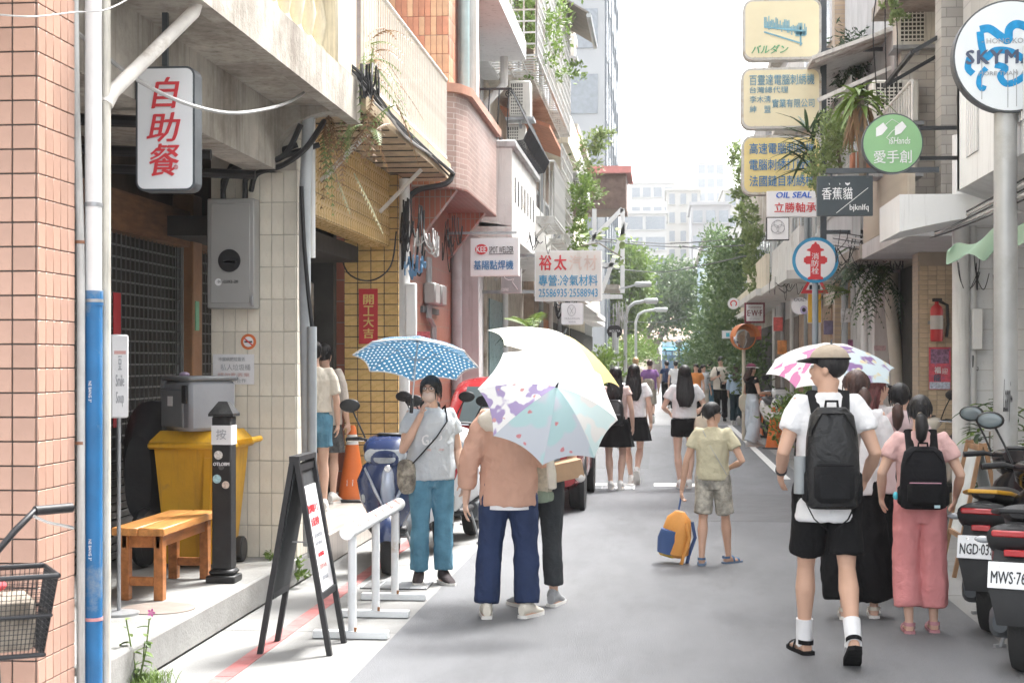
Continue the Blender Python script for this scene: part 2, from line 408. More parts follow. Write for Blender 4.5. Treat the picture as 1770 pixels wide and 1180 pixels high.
# drain grates, each bar its own
M_steel = mat('galvanised_steel', (.36, .37, .38), .45, metal=.6, var=.15, scale=12)
M_gap = mat('drain_gap', (.03, .03, .03), .9, var=0)
def grate(x, y, w, d, label):
    t = thing('drain_grate', label, 'drain', (x, y, 0)); part('frame', MB().box(x-w/2, y-d/2, -.02, x+w/2, y+d/2, .0055), M_gap, t)
    me = MB().box(-w/2, -.008, 0, w/2, .008, .012, .002).mesh('bar', M_steel); n = int(d/.03)
    for i in range(n): inst('bar', me, t, T(x, y-d/2+(i+.5)*d/n, .0))
    me = MB().box(-.008, -d/2, 0, .008, d/2, .014, .002).mesh('bar', M_steel)
    for i in range(5): inst('cross_bar', me, t, T(x-w/2+.008+i*(w-.016)/4, y, .0))
grate(-1.98, 11.35, .5, .36, 'steel drain grate beneath the white barrier feet')
grate(-.65, 20.3, .55, .5, 'steel drain grate in white patch on the asphalt beside the walking girls')
grate(2.42, 11.6, .3, .45, 'small steel drain grate set in pale paving by the parked scooters')
o = solo('manhole_cover', MB().lathe([(.22, -.02), (.22, .206), (.19, .212), (.0, .212)], (-3.02, 8.95, 0), 32), mat('iron_cover', (.3, .25, .22), .6, metal=.5),
     'round rusty manhole cover in the concrete platform by the bench', 'manhole')

# ================================================================== pieces used by the houses
def tiles(parent, o, u, v, nu, nv, tw, th, m, gap=.006, dep=.012, name='tile', skip=None, b=.002):
    """single tiles on a wall: o lower corner, u and v unit directions; the outward normal is u x v"""
    o, u, v = Vector(o), Vector(u).normalized(), Vector(v).normalized(); n = u.cross(v)
    ms = m if isinstance(m, list) else [m]
    mes = [MB().box(-(tw-gap)/2, -(th-gap)/2, -dep*.6, (tw-gap)/2, (th-gap)/2, dep*.4, b).mesh(name, k) for k in ms]
    rg = random.Random(int(o.x*91+o.y*37+nu))
    for j in range(nv):
        for i in range(nu):
            if skip and skip(i, j): continue
            c = o+u*((i+.5)*tw)+v*((j+.5)*th)+n*(dep*.3+rg.uniform(-.0007, .0007))
            M = Matrix(((u.x, v.x, n.x, c.x), (u.y, v.y, n.y, c.y), (u.z, v.z, n.z, c.z), (0, 0, 0, 1)))
            inst(name, rg.choice(mes), parent, M)
M_grout = mat('dark_grout', (.07, .06, .055), .9, var=.2)
M_lgrout = mat('pale_grout', (.46, .43, .38), .9, var=.2)
M_pink = mat('pink_tile', (.44, .27, .205), .34, var=.1, scale=3, rnd=.09, bump=.12, bscale=30, streak=.12, streakcol=(.3, .2, .16), stain=.1, staincol=(.5, .36, .3))
M_cream = mat('cream_tile', (.66, .62, .53), .3, var=.08, scale=6, rnd=.06, bump=.1, bscale=25, streak=.12, streakcol=(.4, .3, .2))
M_yel = mat('yellow_tile', (.62, .42, .17), .28, var=.1, scale=9, rnd=.08, bump=.12, bscale=20)
M_or1 = mat('orange_tile', (.48, .22, .14), .3, rnd=.12, scale=9); M_or2 = mat('peach_tile', (.56, .35, .22), .3, rnd=.1, scale=9)
M_oldc = mat('weathered_concrete', (.42, .39, .34), .9, var=.22, scale=2.5, bump=.6, bscale=22, stain=.75, staincol=(.2, .17, .14), streak=.5, streakcol=(.12, .1, .08))
M_wconc = mat('painted_concrete', (.64, .63, .60), .8, var=.1, scale=1.5, bump=.2, bscale=40, streak=.35, streakcol=(.3, .28, .26), stain=.15)
M_gconc = mat('grey_render', (.47, .47, .47), .85, var=.12, scale=2, bump=.3, bscale=60, streak=.3, streakcol=(.22, .21, .2))
M_white = mat('white_paint', (.78, .78, .77), .6, var=.05, scale=2, bump=.1, streak=.15, streakcol=(.5, .48, .45))
M_cwall = mat('cream_wall', (.66, .6, .48), .8, var=.1, scale=2, streak=.2)
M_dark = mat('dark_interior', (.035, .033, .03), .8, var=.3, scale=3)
M_black = mat('black_paint', (.018, .018, .02), .45, var=.2)
M_glass = mat('window_glass', (.10, .13, .14), .08, var=.25, scale=.6, spec=.8, bump=0)
M_alu = mat('aluminium', (.62, .63, .64), .4, metal=.6, var=.08)
M_wrail = mat('pale_rail_paint', (.62, .6, .57), .5, var=.12, scale=12, streak=.3, streakcol=(.35, .25, .18))
M_iron = mat('wrought_iron', (.03, .032, .035), .5, var=.3)
M_pvc = mat('grey_pipe', (.36, .38, .39), .45, var=.12, scale=6); M_wpvc = mat('white_pipe', (.7, .7, .69), .4, var=.08, streak=.25, streakcol=(.4, .38, .36))
M_rtile = tilemat('red_tile_wall', (.34, .115, .07), .06, .235, .006, (.25, .2, .18), 'YZ', rough=.3)
M_rtileX = tilemat('red_tile_face', (.34, .115, .07), .06, .235, .006, (.25, .2, .18), 'XZ', rough=.3)
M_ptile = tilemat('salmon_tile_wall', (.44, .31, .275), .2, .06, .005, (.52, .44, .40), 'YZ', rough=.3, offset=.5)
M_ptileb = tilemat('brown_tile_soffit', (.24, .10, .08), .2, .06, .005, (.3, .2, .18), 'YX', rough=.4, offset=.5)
M_wood = mat('dark_wood', (.16, .08, .04), .55, var=.3, scale=4, stretch=(1, 1, 6))

def pane_window(par, x, y0, y1, z0, z1, side=1, n=2, frame=M_alu):
    """a window in a street wall at plane x; side=+1 looks to +X"""
    w = part('window', MB().box(x-.03*side, y0, z0, x+.012*side, y1, z1), M_dark, par)
    for i in range(n):
        a = y0+(y1-y0)*i/n+.03; b = y0+(y1-y0)*(i+1)/n-.03
        part('pane', MB().box(x+.004*side, a, z0+.04, x+.018*side, b, z1-.04), M_glass, w)
    mb = MB()
    for a, b, c, d in ((y0-.03, y0+.03, z0-.03, z1+.03), (y1-.03, y1+.03, z0-.03, z1+.03)): mb.box(x, a, c, x+.035*side, b, d)
    for z in (z0, z1): mb.box(x, y0+.03, z-.03, x+.033*side, y1-.03, z+.03)
    for i in range(1, n): yy = y0+(y1-y0)*i/n; mb.box(x, yy-.02, z0+.03, x+.03*side, yy+.02, z1-.03)
    part('frame', mb, frame, w)
    return w
def railing(par, a, b, z0, z1, n, m, r=.009, top=.022, name='bar'):
    """upright bars between a bottom and a top rail"""
    a, b = Vector(a), Vector(b); rl = part('railing', MB().tube([V(a.x, a.y, z1), V(b.x, b.y, z1)], top, 8).bar(V(a.x, a.y, z0+.05), V(b.x, b.y, z0+.05), .03), m, par)
    me = MB().tube([(0, 0, z0), (0, 0, z1-.01)], r, 6).mesh(name, m)
    for i in range(n+1): p = a.lerp(b, i/n); inst(name, me, rl, T(p.x, p.y, 0))
    return rl

# ================================================================== left: pink tiled corner pillar
t = thing('pink_tiled_building', 'pink square tiled shophouse corner pillar behind the parked bicycle', 'building', (-3.1, 7, 0))
pil = part('pillar', MB().box(-4.6, 6.525, 0, XL-.008, 6.955, 7.5), M_grout, t)
tiles(pil, (XL-.008-.108*3, 6.525, .15), (1, 0, 0), (0, 0, 1), 3, 31, .108, .108, M_pink, .007)
tiles(pil, (XL-.008, 6.525, .15), (0, 1, 0), (0, 0, 1), 5, 31, .085, .108, M_pink, .005)
part('platform', MB().box(-5, 3, 0, XL-.001, 7.25, .15), M_conc, t)
part('upper_wall', MB().box(-5, 2.0, 3.7, -2.9, 7.1, 9), M_cwall, t)

# ================================================================== left: house with the arcade and concrete slab
t = thing('arcade_house', 'old house with peeling concrete slab over a shuttered arcade', 'building', (-3.4, 9.5, 0))
plat = part('platform', MB().box(-5.2, 7.252, 0, XL, 11.95, .2, .012), M_conc, t)
pil = part('pillar', MB().box(-3.42, 11.36, .2, XL-.008, 11.72, 3.6), M_lgrout, t)
tiles(pil, (-3.42+.002, 11.36, .2), (1, 0, 0), (0, 0, 1), 7, 12, .0943, .245, M_cream, .005)
tiles(pil, (XL-.008, 11.36, .2), (0, 1, 0), (0, 0, 1), 4, 14, .09, .245, M_cream, .005)
part('beam', MB().box(-3.1, 7.25, 3.12, -2.86, 11.355, 3.6), M_oldc, t)
mb = MB(); mb.box(-3.6, 7.25, 3.602, -2.34, 11.75, 3.86)
mb.box(-2.44, 7.25, 3.54, -2.339, 11.745, 3.605)     # drip edge
part('slab', mb, M_oldc, t)
br = [(-3.12, 3.12), (-2.9, 3.12)]+[(-2.9+.5*(1-cos(a)), 3.2+.36*sin(a)) for a in [pi/2*i/8 for i in range(9)]]+[(-2.38, 3.6), (-3.12, 3.6)]
part('bracket', MB().prism(br, 11.2, 11.356), M_oldc, t)
mb = MB()                                           # plaster parapet with balusters
me = MB().lathe([(.05, 3.86), (.06, 3.95), (.03, 4.0), (.062, 4.16), (.03, 4.36), (.05, 4.42)], (-2.5, 0, 0), 12).mesh('baluster', mat('cream_plaster', (.62, .56, .42), .8, var=.12, streak=.2))
for i in range(8): inst('baluster', me, t, T(0, 8.6+i*.34, 0))
mb.box(-2.58, 7.4, 4.42, -2.40, 11.3, 4.54, .02); mb.box(-2.6, 11.0, 3.862, -2.36, 11.7, 4.7, .02)
part('balustrade', mb, mat('cream_plaster', (.62, .56, .42), .8, var=.12, streak=.2), t)
part('upper_wall', MB().box(-4.8, 7.2, 3.862, -3.3, 11.75, 9), M_cwall, t)
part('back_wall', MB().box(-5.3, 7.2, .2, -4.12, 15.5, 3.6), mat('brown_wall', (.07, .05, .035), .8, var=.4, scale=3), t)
part('ceiling', MB().box(-4.12, 7.25, 3.3, -3.1, 11.36, 3.6), M_oldc, t)
for y in (8.3, 9.7, 10.8): part('ceiling_pipe', MB().tube([(-4.1, y, 3.1), (-2.95, y+.1, 3.05)], .035, 8), M_black, t)
# rolling grilles in the arcade wall: slats below, open bars above
def grille(y0, y1, label):
    g = thing('roller_grille', label, 'shutter', (-4.0, (y0+y1)/2, .2))
    part('guide', MB().box(-4.1, y0-.05, .2, -4.02, y0, 2.8).box(-4.1, y1, .2, -4.02, y1+.05, 2.8), M_steel, g)
    part('box', MB().box(-4.12, y0, 2.65, -3.96, y1, 2.95), M_wood, g)
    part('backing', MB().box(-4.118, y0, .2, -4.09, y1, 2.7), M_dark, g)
    n = 38; Mg = mat('grille_steel', (.13, .13, .13), .5, metal=.5); me = MB().cyl((-4.05, y0, 0), (-4.05, y1, 0), .008, 6).mesh('bar', Mg)
    for i in range(n):
        z = .95+i*(1.7/n)
        if i % 2 == 0: inst('bar', me, g, T(0, 0, z))
    me = MB().box(-4.07, y0, 0, -4.045, y1, .05, .006).mesh('slat', Mg)
    for i in range(12): inst('slat', me, g, T(0, 0, .22+i*.06))
    k = int((y1-y0)/.1); me = MB().cyl((-4.045, 0, .94), (-4.045, 0, 2.65), .006, 6).mesh('upright', Mg)
    for i in range(k+1): inst('upright', me, g, T(0, y0+(y1-y0)*i/k, 0))
grille(8.6, 12.55, 'closed roller grille in the dark arcade behind the bench')
grille(12.85, 14.2, 'smaller roller grille in the arcade beyond the brown post')
t2 = thing('brown_post', 'brown tiled post between the two roller grilles', 'post', (-4.0, 12.7, .2))
part('shaft', MB().box(-4.12, 12.57, .2, -3.94, 12.83, 3.1, .01), mat('brown_tile', (.28, .15, .08), .4, var=.2), t2)
part('notice', MB().box(-3.94, 12.62, 1.95, -3.932, 12.72, 2.2), mat('green_paper', (.2, .45, .3)), t2)
solo('red_paper_strip', MB().box(-4.04, 10.95, 1.2, -4.035, 11.1, 2.2), mat('red_paper', (.5, .04, .05), .7, var=.1), 'red paper strip hung behind the roller grille', 'banner')

# ================================================================== left: yellow tiled house
t = thing('yellow_tiled_house', 'yellow square tiled house with pale barred balcony', 'building', (-3.2, 14, 0))
part('platform', MB().box(-5.2, 11.952, 0, XL, 16.5, .25, .01), tilemat('platform_tiles', (.52, .47, .42), .2, .2, .008, (.36, .33, .3), 'XY'), t)
pil = part('pillar', MB().box(-3.34, 15.9, .12, XL-.02, 16.4, 3.66), M_grout, t)
tiles(pil, (-3.34, 15.9, .12), (1, 0, 0), (0, 0, 1), 4, 31, .1425, .114, M_yel, .009)
tiles(pil, (XL-.02, 15.9, .12), (0, 1, 0), (0, 0, 1), 4, 31, .125, .114, M_yel, .009)
bm_ = part('beam', MB().box(-3.1, 11.76, 2.9, -2.86, 15.89, 3.66), M_grout, t)
tiles(bm_, (-2.86, 11.78, 2.9), (0, 1, 0), (0, 0, 1), 40, 4, .1025, .19, M_yel, .006)
part('beam_soffit', MB().box(-3.1, 11.76, 2.892, -2.86, 15.89, 2.899), M_yel, t)
part('slab', MB().box(-4.0, 11.76, 3.662, -2.3, 16.6, 3.85), mat('ochre_concrete', (.46, .36, .24), .85, var=.2, scale=2, streak=.4, stain=.4), t)
me = MB().box(-2.85, 0, 3.652, -2.31, .012, 3.6618).mesh('soffit_joint', M_dark)
for i in range(11): inst('soffit_joint', me, t, T(0, 12.0+i*.42, 0))
for y in (12.6, 15.3): part('strut', MB().bar((-2.85, y, 3.2), (-2.42, y, 3.63), .035), M_wrail, t)
railing(t, (-2.34, 11.8, 0), (-2.34, 16.5, 0), 3.85, 4.75, 44, M_wrail, .008)
railing(t, (-2.34, 16.5, 0), (-3.0, 16.5, 0), 3.85, 4.75, 8, M_wrail)
part('upper_wall', MB().box(-4.4, 11.76, 3.852, -3.1, 16.5, 9), M_cwall, t)
pane_window(t, -3.1, 12.6, 13.5, 4.3, 5.9); pane_window(t, -3.1, 14.4, 15.6, 4.3, 5.9, frame=M_wrail)
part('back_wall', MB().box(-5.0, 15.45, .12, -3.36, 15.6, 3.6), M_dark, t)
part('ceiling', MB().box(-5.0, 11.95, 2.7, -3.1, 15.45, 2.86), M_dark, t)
part('cabinet', MB().box(-4.1, 15.0, 1.65, -3.55, 15.4, 2.5, .02), mat('rusty_white_enamel', (.6, .57, .5), .5, stain=.9, staincol=(.2, .09, .04), scale=7), t)

# ================================================================== left: red tiled house with the bow-fronted parapet
t = thing('red_tiled_house', 'brick red tiled house with bowed salmon tile balcony', 'building', (-3, 18, 0))
part('wall', MB().box(-4.2, 16.65, 0, XL, 20.4, 3.66), M_rtile, t)
part('front_return', MB().box(-3.4, 16.61, 0, XL-.003, 16.648, 3.6), M_rtileX, t)
out = [(-2.75, 16.7), (-2.42, 16.7), (-2.27, 16.82), (-2.18, 17.1), (-2.18, 20.15), (-2.75, 20.15)]
part('balcony', MB().prism(out, 3.62, 4.66, 'XY'), [M_ptile], t, ang=30)
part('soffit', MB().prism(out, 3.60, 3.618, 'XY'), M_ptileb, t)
cop = [(-2.8, 16.62), (-2.4, 16.62), (-2.22, 16.77), (-2.12, 17.08), (-2.12, 20.2), (-2.8, 20.2)]
part('coping', MB().prism(cop, 4.662, 4.76, 'XY'), mat('salmon_coping', (.48, .26, .19), .35, var=.15, scale=8), t)
cn = part('corner_tiles', MB().box(-2.74, 16.66, 3.62, -2.42, 16.698, 4.66), M_lgrout, t)
tiles(cn, (-2.74, 16.66, 3.63), (1, 0, 0), (0, 0, 1), 5, 5, .064, .205, [M_or1, M_or2, M_or1], .006)
for y in (16.9, 19.6): part('bracket', MB().prism([(-2.75, 3.0), (-2.75, 3.6), (-2.28, 3.6)], y, y+.15), M_rtileX, t)
up = part('upper_wall', MB().box(-4.4, 17.25, 4.76, -2.42, 20.3, 9), M_rtile, t)
tiles(up, (-3.3, 17.25, 4.76), (1, 0, 0), (0, 0, 1), 13, 8, .0677, .215, [M_or1, M_or2], .006)
tiles(up, (-2.42, 17.25, 4.76), (0, 1, 0), (0, 0, 1), 8, 8, .0677, .215, [M_or1, M_or2], .006)
part('pipe', MB().cyl((-2.33, 18.0, 4.7), (-2.33, 18.0, 8.5), .06, 14), mat('teal_pipe', (.38, .5, .5), .4), t)
part('plaster_pier', MB().box(-2.42, 18.1, 4.77, -2.2, 18.35, 8.5), M_wconc, t)

# ================================================================== left: grey house with ironwork
t = thing('grey_rendered_house', 'grey rendered house with slotted parapet and overhanging roof slab', 'building', (-3, 21, 0))
part('wall', MB().box(-4.2, 20.42, 0, XL-.1, 24.4, 7.6), M_gconc, t)
part('column', MB().box(-2.85, 20.45, 0, -2.45, 20.85, 3.5, .01), M_gconc, t)
part('door_recess', MB().box(-2.86, 21.2, 0, -2.84, 24.0, 2.9), mat('teal_shop_front', (.16, .24, .26), .4, var=.2), t)
pr = part('parapet', MB().box(-2.45, 20.42, 3.5, -2.0, 24.4, 4.55), M_wconc, t)
for i in range(7): part('slot', MB().box(-1.999, 20.8+i*.5, 3.86, -1.992, 20.9+i*.5, 4.2), M_dark, pr)
mb = MB().prism([(-2.85, 3.5), (-2.85, 3.62), (-2.0, 3.5), (-2.0, 3.36), (-2.3, 3.30)], 20.42, 24.4)
part('cornice', mb, M_wconc, t)
part('coping', MB().box(-2.5, 20.4, 4.552, -1.94, 24.42, 4.66, .02), M_gconc, t)
part('roof_slab', MB().box(-4.2, 18.6, 6.15, -2.0, 22.6, 6.42), mat('white_soffit', (.66, .66, .66), .8, var=.06, scale=1.5, streak=.2), t)
part('ceiling_lamp', MB().lathe([(.16, 0), (.16, .05), (.1, .1), (0, .11)], (-2.55, 19.8, 6.04), 20), M_white, t)
part('downpipe', MB().tube([(-2.3, 22.3, 6.15), (-2.3, 22.3, 5.75), (-2.55, 22.2, 5.45), (-2.6, 22.2, 4.6)], .06, 10), M_wconc, t)
mb = MB()
for i in range(34):                                # bulging iron bars
    y = 20.6+i*.11
    mb.tube([(-2.02, y, 5.35), (-1.9, y, 5.1), (-1.78, y, 4.85), (-1.86, y, 4.68), (-1.98, y, 4.66)], .009, 5)
mb.tube([(-2.02, 20.5, 5.36), (-2.02, 24.4, 5.36)], .018, 6); mb.tube([(-2.75, 20.5, 5.36), (-2.02, 20.5, 5.36)], .018, 6)
for k in range(6):
    x = -2.7+k*.13; mb.tube([(x, 20.5, 5.35), (x, 20.38, 5.1), (x, 20.3, 4.85), (x, 20.4, 4.68)], .009, 5)
for k in (0, 5): mb.tube([(-2.7+k*.13+.05*cos(a)*(1-a/14), 20.46, 5.28+.05*sin(a)*(1-a/14)) for a in [i*.5 for i in range(20)]], .008, 5)
o = part('iron_railing', mb, M_iron, t); o['kind'] = 'stuff'
part('upper_wall', MB().box(-4.4, 22.62, 6.2, -2.6, 24.4, 9.5), M_gconc, t)

# ================================================================== left: the caged balcony houses behind
M_cage = mat('grey_cage_paint', (.5, .5, .48), .5, metal=.3, var=.2, scale=6, stain=.4, staincol=(.3, .2, .13))
def lattice(par, x, y0, y1, z0, z1, sp, m, r=.008, sub='lattice'):
    mb = MB(); n = int((y1-y0)/sp)
    for i in range(n+1): y = y0+(y1-y0)*i/n; mb.bar((x, y, z0), (x, y, z1), r*2)
    k = int((z1-z0)/sp)
    for i in range(k+1): z = z0+(z1-z0)*i/k; mb.bar((x+.004, y0, z), (x+.004, y1, z), r*2)
    o = part(sub, mb, m, par, smooth=False); o['kind'] = 'stuff'; return o
def lattice_end(par, y, x0, x1, z0, z1, sp, m, r=.008):
    mb = MB(); n = max(1, int((x1-x0)/sp)); k = int((z1-z0)/sp)
    for i in range(n+1): x = x0+(x1-x0)*i/n; mb.bar((x, y, z0), (x, y, z1), r*2)
    for i in range(k+1): z = z0+(z1-z0)*i/k; mb.bar((x0, y+.004, z), (x1, y+.004, z), r*2)
    o = part('lattice', mb, m, par, smooth=False); o['kind'] = 'stuff'; return o
def lattice_floor(par, z, x0, x1, y0, y1, sp, m, r=.008):
    mb = MB(); n = max(1, int((x1-x0)/sp)); k = int((y1-y0)/sp)
    for i in range(n+1): x = x0+(x1-x0)*i/n; mb.bar((x, y0, z), (x, y1, z), r*2)
    for i in range(k+1): y = y0+(y1-y0)*i/k; mb.bar((x0, y, z+.004), (x1, y, z+.004), r*2)
    o = part('lattice', mb, m, par, smooth=False); o['kind'] = 'stuff'; return o
t = thing('caged_house', 'old house with tall grey lattice window cages full of plants', 'building', (-3, 27, 0))
part('wall', MB().box(-4.4, 24.42, 0, XL-.05, 31, 10), mat('buff_wall', (.52, .47, .4), .85, var=.15, streak=.4, stain=.3), t)
part('shop_front', MB().box(XL-.04, 24.6, 0, XL-.02, 27.5, 2.7), mat('teal_shop_tiles', (.17, .26, .28), .3, var=.2, scale=5), t)
part('slab', MB().box(-3, 24.42, 3.3, -2.0, 31, 3.45), M_wconc, t)
part('upper_slab', MB().box(-3, 24.42, 6.2, -2.05, 31, 6.34), M_oldc, t)
part('parapet', MB().box(-2.2, 24.42, 3.452, -2.02, 28.0, 4.2), M_wconc, t)
part('tile_roof', MB().prism([(-2.75, 6.0), (-2.75, 6.06), (-1.9, 5.72), (-1.9, 5.66)], 26.0, 30.0), mat('clay_roof', (.4, .17, .1), .8, var=.25, scale=8, bump=.6), t)
lattice(t, -1.85, 22.7, 31, 6.25, 8.8, .17, M_cage, .011)
lattice_end(t, 22.7, -2.6, -1.86, 6.25, 8.8, .17, M_cage, .011); lattice_floor(t, 6.24, -2.6, -1.86, 22.7, 31, .2, M_cage, .011)
lattice(t, -1.8, 27.5, 31, 3.9, 5.6, .2, M_cage, .01); lattice_floor(t, 3.88, -2.6, -1.8, 27.5, 31, .22, M_cage)
for y in (25.2, 28.6): pane_window(t, XL-.05, y, y+1.5, 4.3, 5.6); pane_window(t, XL-.05, y, y+1.5, 7.0, 8.4)
bal = part('balcony_box', MB().box(-2.7, 24.5, 3.9, -1.72, 24.52, 4.0), M_cage, t)
railing(t, (-1.72, 24.5, 0), (-1.72, 27.2, 0), 3.95, 4.9, 44, M_cage, .008, .016)
railing(t, (-2.6, 24.5, 0), (-1.72, 24.5, 0), 3.95, 4.9, 12, M_cage, .008, .016)
lattice_floor(t, 3.95, -2.6, -1.72, 24.5, 27.2, .14, M_cage)
for y in (24.7, 26.9): part('strut', MB().bar((-2.7, y, 3.0), (-1.8, y, 3.93), .045), M_cage, t)
# roof hood high up
t = thing('tin_awning', 'dark tin awning hood on posts high above the lattice cages', 'awning', (-1.9, 31.5, 7.8))
part('sheet', MB().prism([(-2.9, 9.1), (-2.9, 9.14), (-1.35, 8.2), (-1.35, 8.16)], 28.5, 31.3), mat('rusty_tin', (.2, .18, .16), .6, metal=.4, var=.3, scale=4, stain=.5, staincol=(.12, .07, .05)), t)
part('gutter', MB().tube([(-1.35, 28.5, 8.14), (-1.35, 31.4, 8.14)], .05, 8), M_pvc, t)
for y in (28.6, 31.2): part('post', MB().bar((-1.87, y, 7.2), (-1.87, y, 8.55), .05), M_white, t)

# ================================================================== farther houses, both sides
rgB = random.Random(11)
def far_house(name, label, x, y0, y1, h, wall, side, storeys=3, over=.5, win=True, shop=None, z1=3.0, roofc=M_oldc):
    """x is the street wall plane; side=+1 for the left row (faces +X)"""
    d = 5.0; t = thing(name, label, 'building', (x-side*d/2, (y0+y1)/2, 0))
    part('wall', MB().box(x-side*d, y0+.01, 0, x, y1-.01, h), wall, t)
    part('roof', MB().box(x-side*d, y0+.01, h, x+side*.25, y1-.01, h+.18), roofc, t)
    part('shop_front', MB().box(x, y0+.3, 0, x+side*.03, y1-.3, 2.6), shop or M_dark, t)
    part('canopy', MB().box(x, y0+.05, z1, x+side*(over+.2), y1-.05, z1+.14), M_wconc, t)
    for s in range(1, storeys):
        z = z1+.5+(s-1)*3.0
        if z+1.5 > h: break
        if over > .2:
            part('balcony', MB().box(x, y0+.1, z-.35, x+side*over, y1-.1, z-.22).box(x+side*(over-.08), y0+.1, z-.218, x+side*over, y1-.1, z+.35), rgB.choice([M_wconc, M_gconc, M_cwall]), t)
        if win:
            n = max(1, int((y1-y0)/2.2))
            for i in range(n):
                a = y0+.4+(y1-y0-.6)*i/n; pane_window(t, x, a, a+(y1-y0-.6)/n-.4, z+.4, z+1.7, side)
    return t
far_house('brown_house', 'brownish house with orange timber frame shop front past the caged balconies', -2.6, 31.1, 36, 13.5, mat('brown_render', (.34, .26, .2), .85, var=.2, streak=.4), 1, 3, .7, shop=mat('orange_panel', (.5, .22, .1), .5, var=.2))
far_house('grey_low_house', 'weathered grey low house with projecting cage on the lamp post row', -2.6, 36.1, 43, 10.5, M_oldc, 1, 3, .6)
far_house('cream_low_house', 'low pale house half hidden by the street lamps and bushes', -2.6, 43.1, 52, 8.2, M_cwall, 1, 2, .5)
far_house('grey_corner_house', 'small grey corner house before the tree at the crossing', -2.7, 52.1, 60, 5.0, M_gconc, 1, 2, .3)
# shed on a white frame
t = thing('rooftop_shed', 'small red roofed shed on a white steel frame over the street', 'shed', (-2.0, 44, 4))
part('box', MB().box(-2.6, 43.5, 6.0, -1.0, 46, 7.0), mat('shed_boards', (.16, .11, .09), .7, var=.3, scale=6), t)
part('roof', MB().box(-2.75, 43.3, 7.0, -.85, 46.2, 7.2), mat('red_roof', (.55, .22, .2), .6), t)
mb = MB()
for a, b in (((-1.1, 43.5, 3.6), (-1.1, 43.5, 6.0)), ((-1.1, 43.5, 6), (-2.5, 43.5, 4.6)), ((-1.7, 43.5, 3.6), (-1.0, 43.5, 5.6)), ((-2.3, 43.5, 4.4), (-1.2, 43.5, 4.4)), ((-1.9, 43.5, 3.9), (-1.9, 43.5, 6)), ((-2.5, 43.5, 3.5), (-1.1, 43.5, 3.5))):
    mb.bar(a, b, .12)
part('frame', mb, M_white, t); part('floor', MB().box(-2.6, 43.5, 3.7, -1.2, 46, 3.85), M_oldc, t)
# tall modern block
t = thing('office_tower', 'tall pale glass office block rising behind the lattice cages', 'building', (-10, 75, 0))
part('wall', MB().box(-18, 70, 0, -2.6, 90, 60), mat('pale_panel', (.30, .31, .32), .4, var=.04, scale=.3), t)
me = MB().box(-.06, -.02, 0, .06, .06, 60).mesh('fin', mat('fin_grey', (.16, .18, .2), .4))
me2 = MB().box(0, 0, 0, .05, 3.4, 1.8).mesh('window', mat('tower_glass', (.17, .19, .21), .15, var=.15, spec=.7))
for z in range(4, 34, 3):
    for k in range(5): inst('window', me2, t, T(-2.6, 70.6+k*3.9, z))
me3 = MB().box(0, -.05, 0, 3.4, 0, 1.8).mesh('window', MATS['tower_glass'])
for z in range(4, 34, 3):
    for k in range(2): inst('window', me3, t, T(-6.3-3.9*k, 70, z))
for k in range(6): inst('fin', me, t, T(-2.55, 70.3+k*3.9, 0) )

# pale blocks beyond the crossing
def far_block(x0, x1, y, z0, z1, label, wall, rows, cols, wz=1.5, ww=.72, roof=None, d=14, top=None):
    """x0..x1 pixels of its front at depth y, z from pixel heights"""
    a = onY(x0, 400, y).x; b = onY(x1, 400, y).x; zt = onY(x0, z0, y).z
    t = thing('apartment_block', label, 'building', ((a+b)/2, y, 0), group=None)
    part('wall', MB().box(a, y, 0, b, y+d, zt), wall, t)
    part('roof', MB().box(a-.2, y-.3, zt, b+.2, y+d, zt+.35), wall, t)
    sz = (zt-2)/rows; sx = (b-a)/cols
    me = MB().box(-sx*ww/2, -.06, -wz/2, sx*ww/2, .02, wz/2).mesh('window', MATS['tower_glass'])
    mf = MB().box(-sx*ww/2-.1, -.3, -.1, sx*ww/2+.1, 0, 0).mesh('sill', wall)
    for r in range(rows):
        for c in range(cols):
            w = inst('window', me, t, T(a+(c+.5)*sx, y, 2+(r+.55)*sz)); inst('sill', mf, t, T(a+(c+.5)*sx, y, 2+(r+.55)*sz-wz/2))
    return t
M_pale = mat('pale_block', (.36, .36, .35), .8, var=.05, scale=.2); M_pale2 = mat('cream_block', (.36, .35, .325), .8, var=.05, scale=.2)
far_block(1075, 1152, 190, 370, 650, 'white long windowed block above the crossing tree', M_pale, 7, 2, 1.6, .86)
far_block(1090, 1165, 240, 318, 650, 'white stepped upper block behind the long windowed one', M_pale, 9, 4)
far_block(1152, 1210, 215, 330, 650, 'cream flats with green awnings beside the white block', M_pale2, 9, 3, 1.5, .5)
far_block(1205, 1252, 290, 282, 650, 'far pale round topped tower on the skyline', M_pale, 14, 3)
far_block(1195, 1262, 165, 355, 650, 'grey gabled low block beside the ivy house', mat('grey_block', (.27, .27, .275), .8, var=.06, scale=.2), 6, 3, 1.3)
far_block(1250, 1300, 200, 330, 650, 'pale block with red roof hut behind the ivy', M_pale2, 8, 2)
# ================================================================== right row
M_rw = mat('right_white_wall', (.76, .77, .77), .7, var=.05, scale=1.5, bump=.15, streak=.2, streakcol=(.45, .44, .43))
M_bbrick = mat('beige_brick', (.5, .40, .28), .55, var=.12, scale=9, rnd=.14, bump=.3, bscale=40)
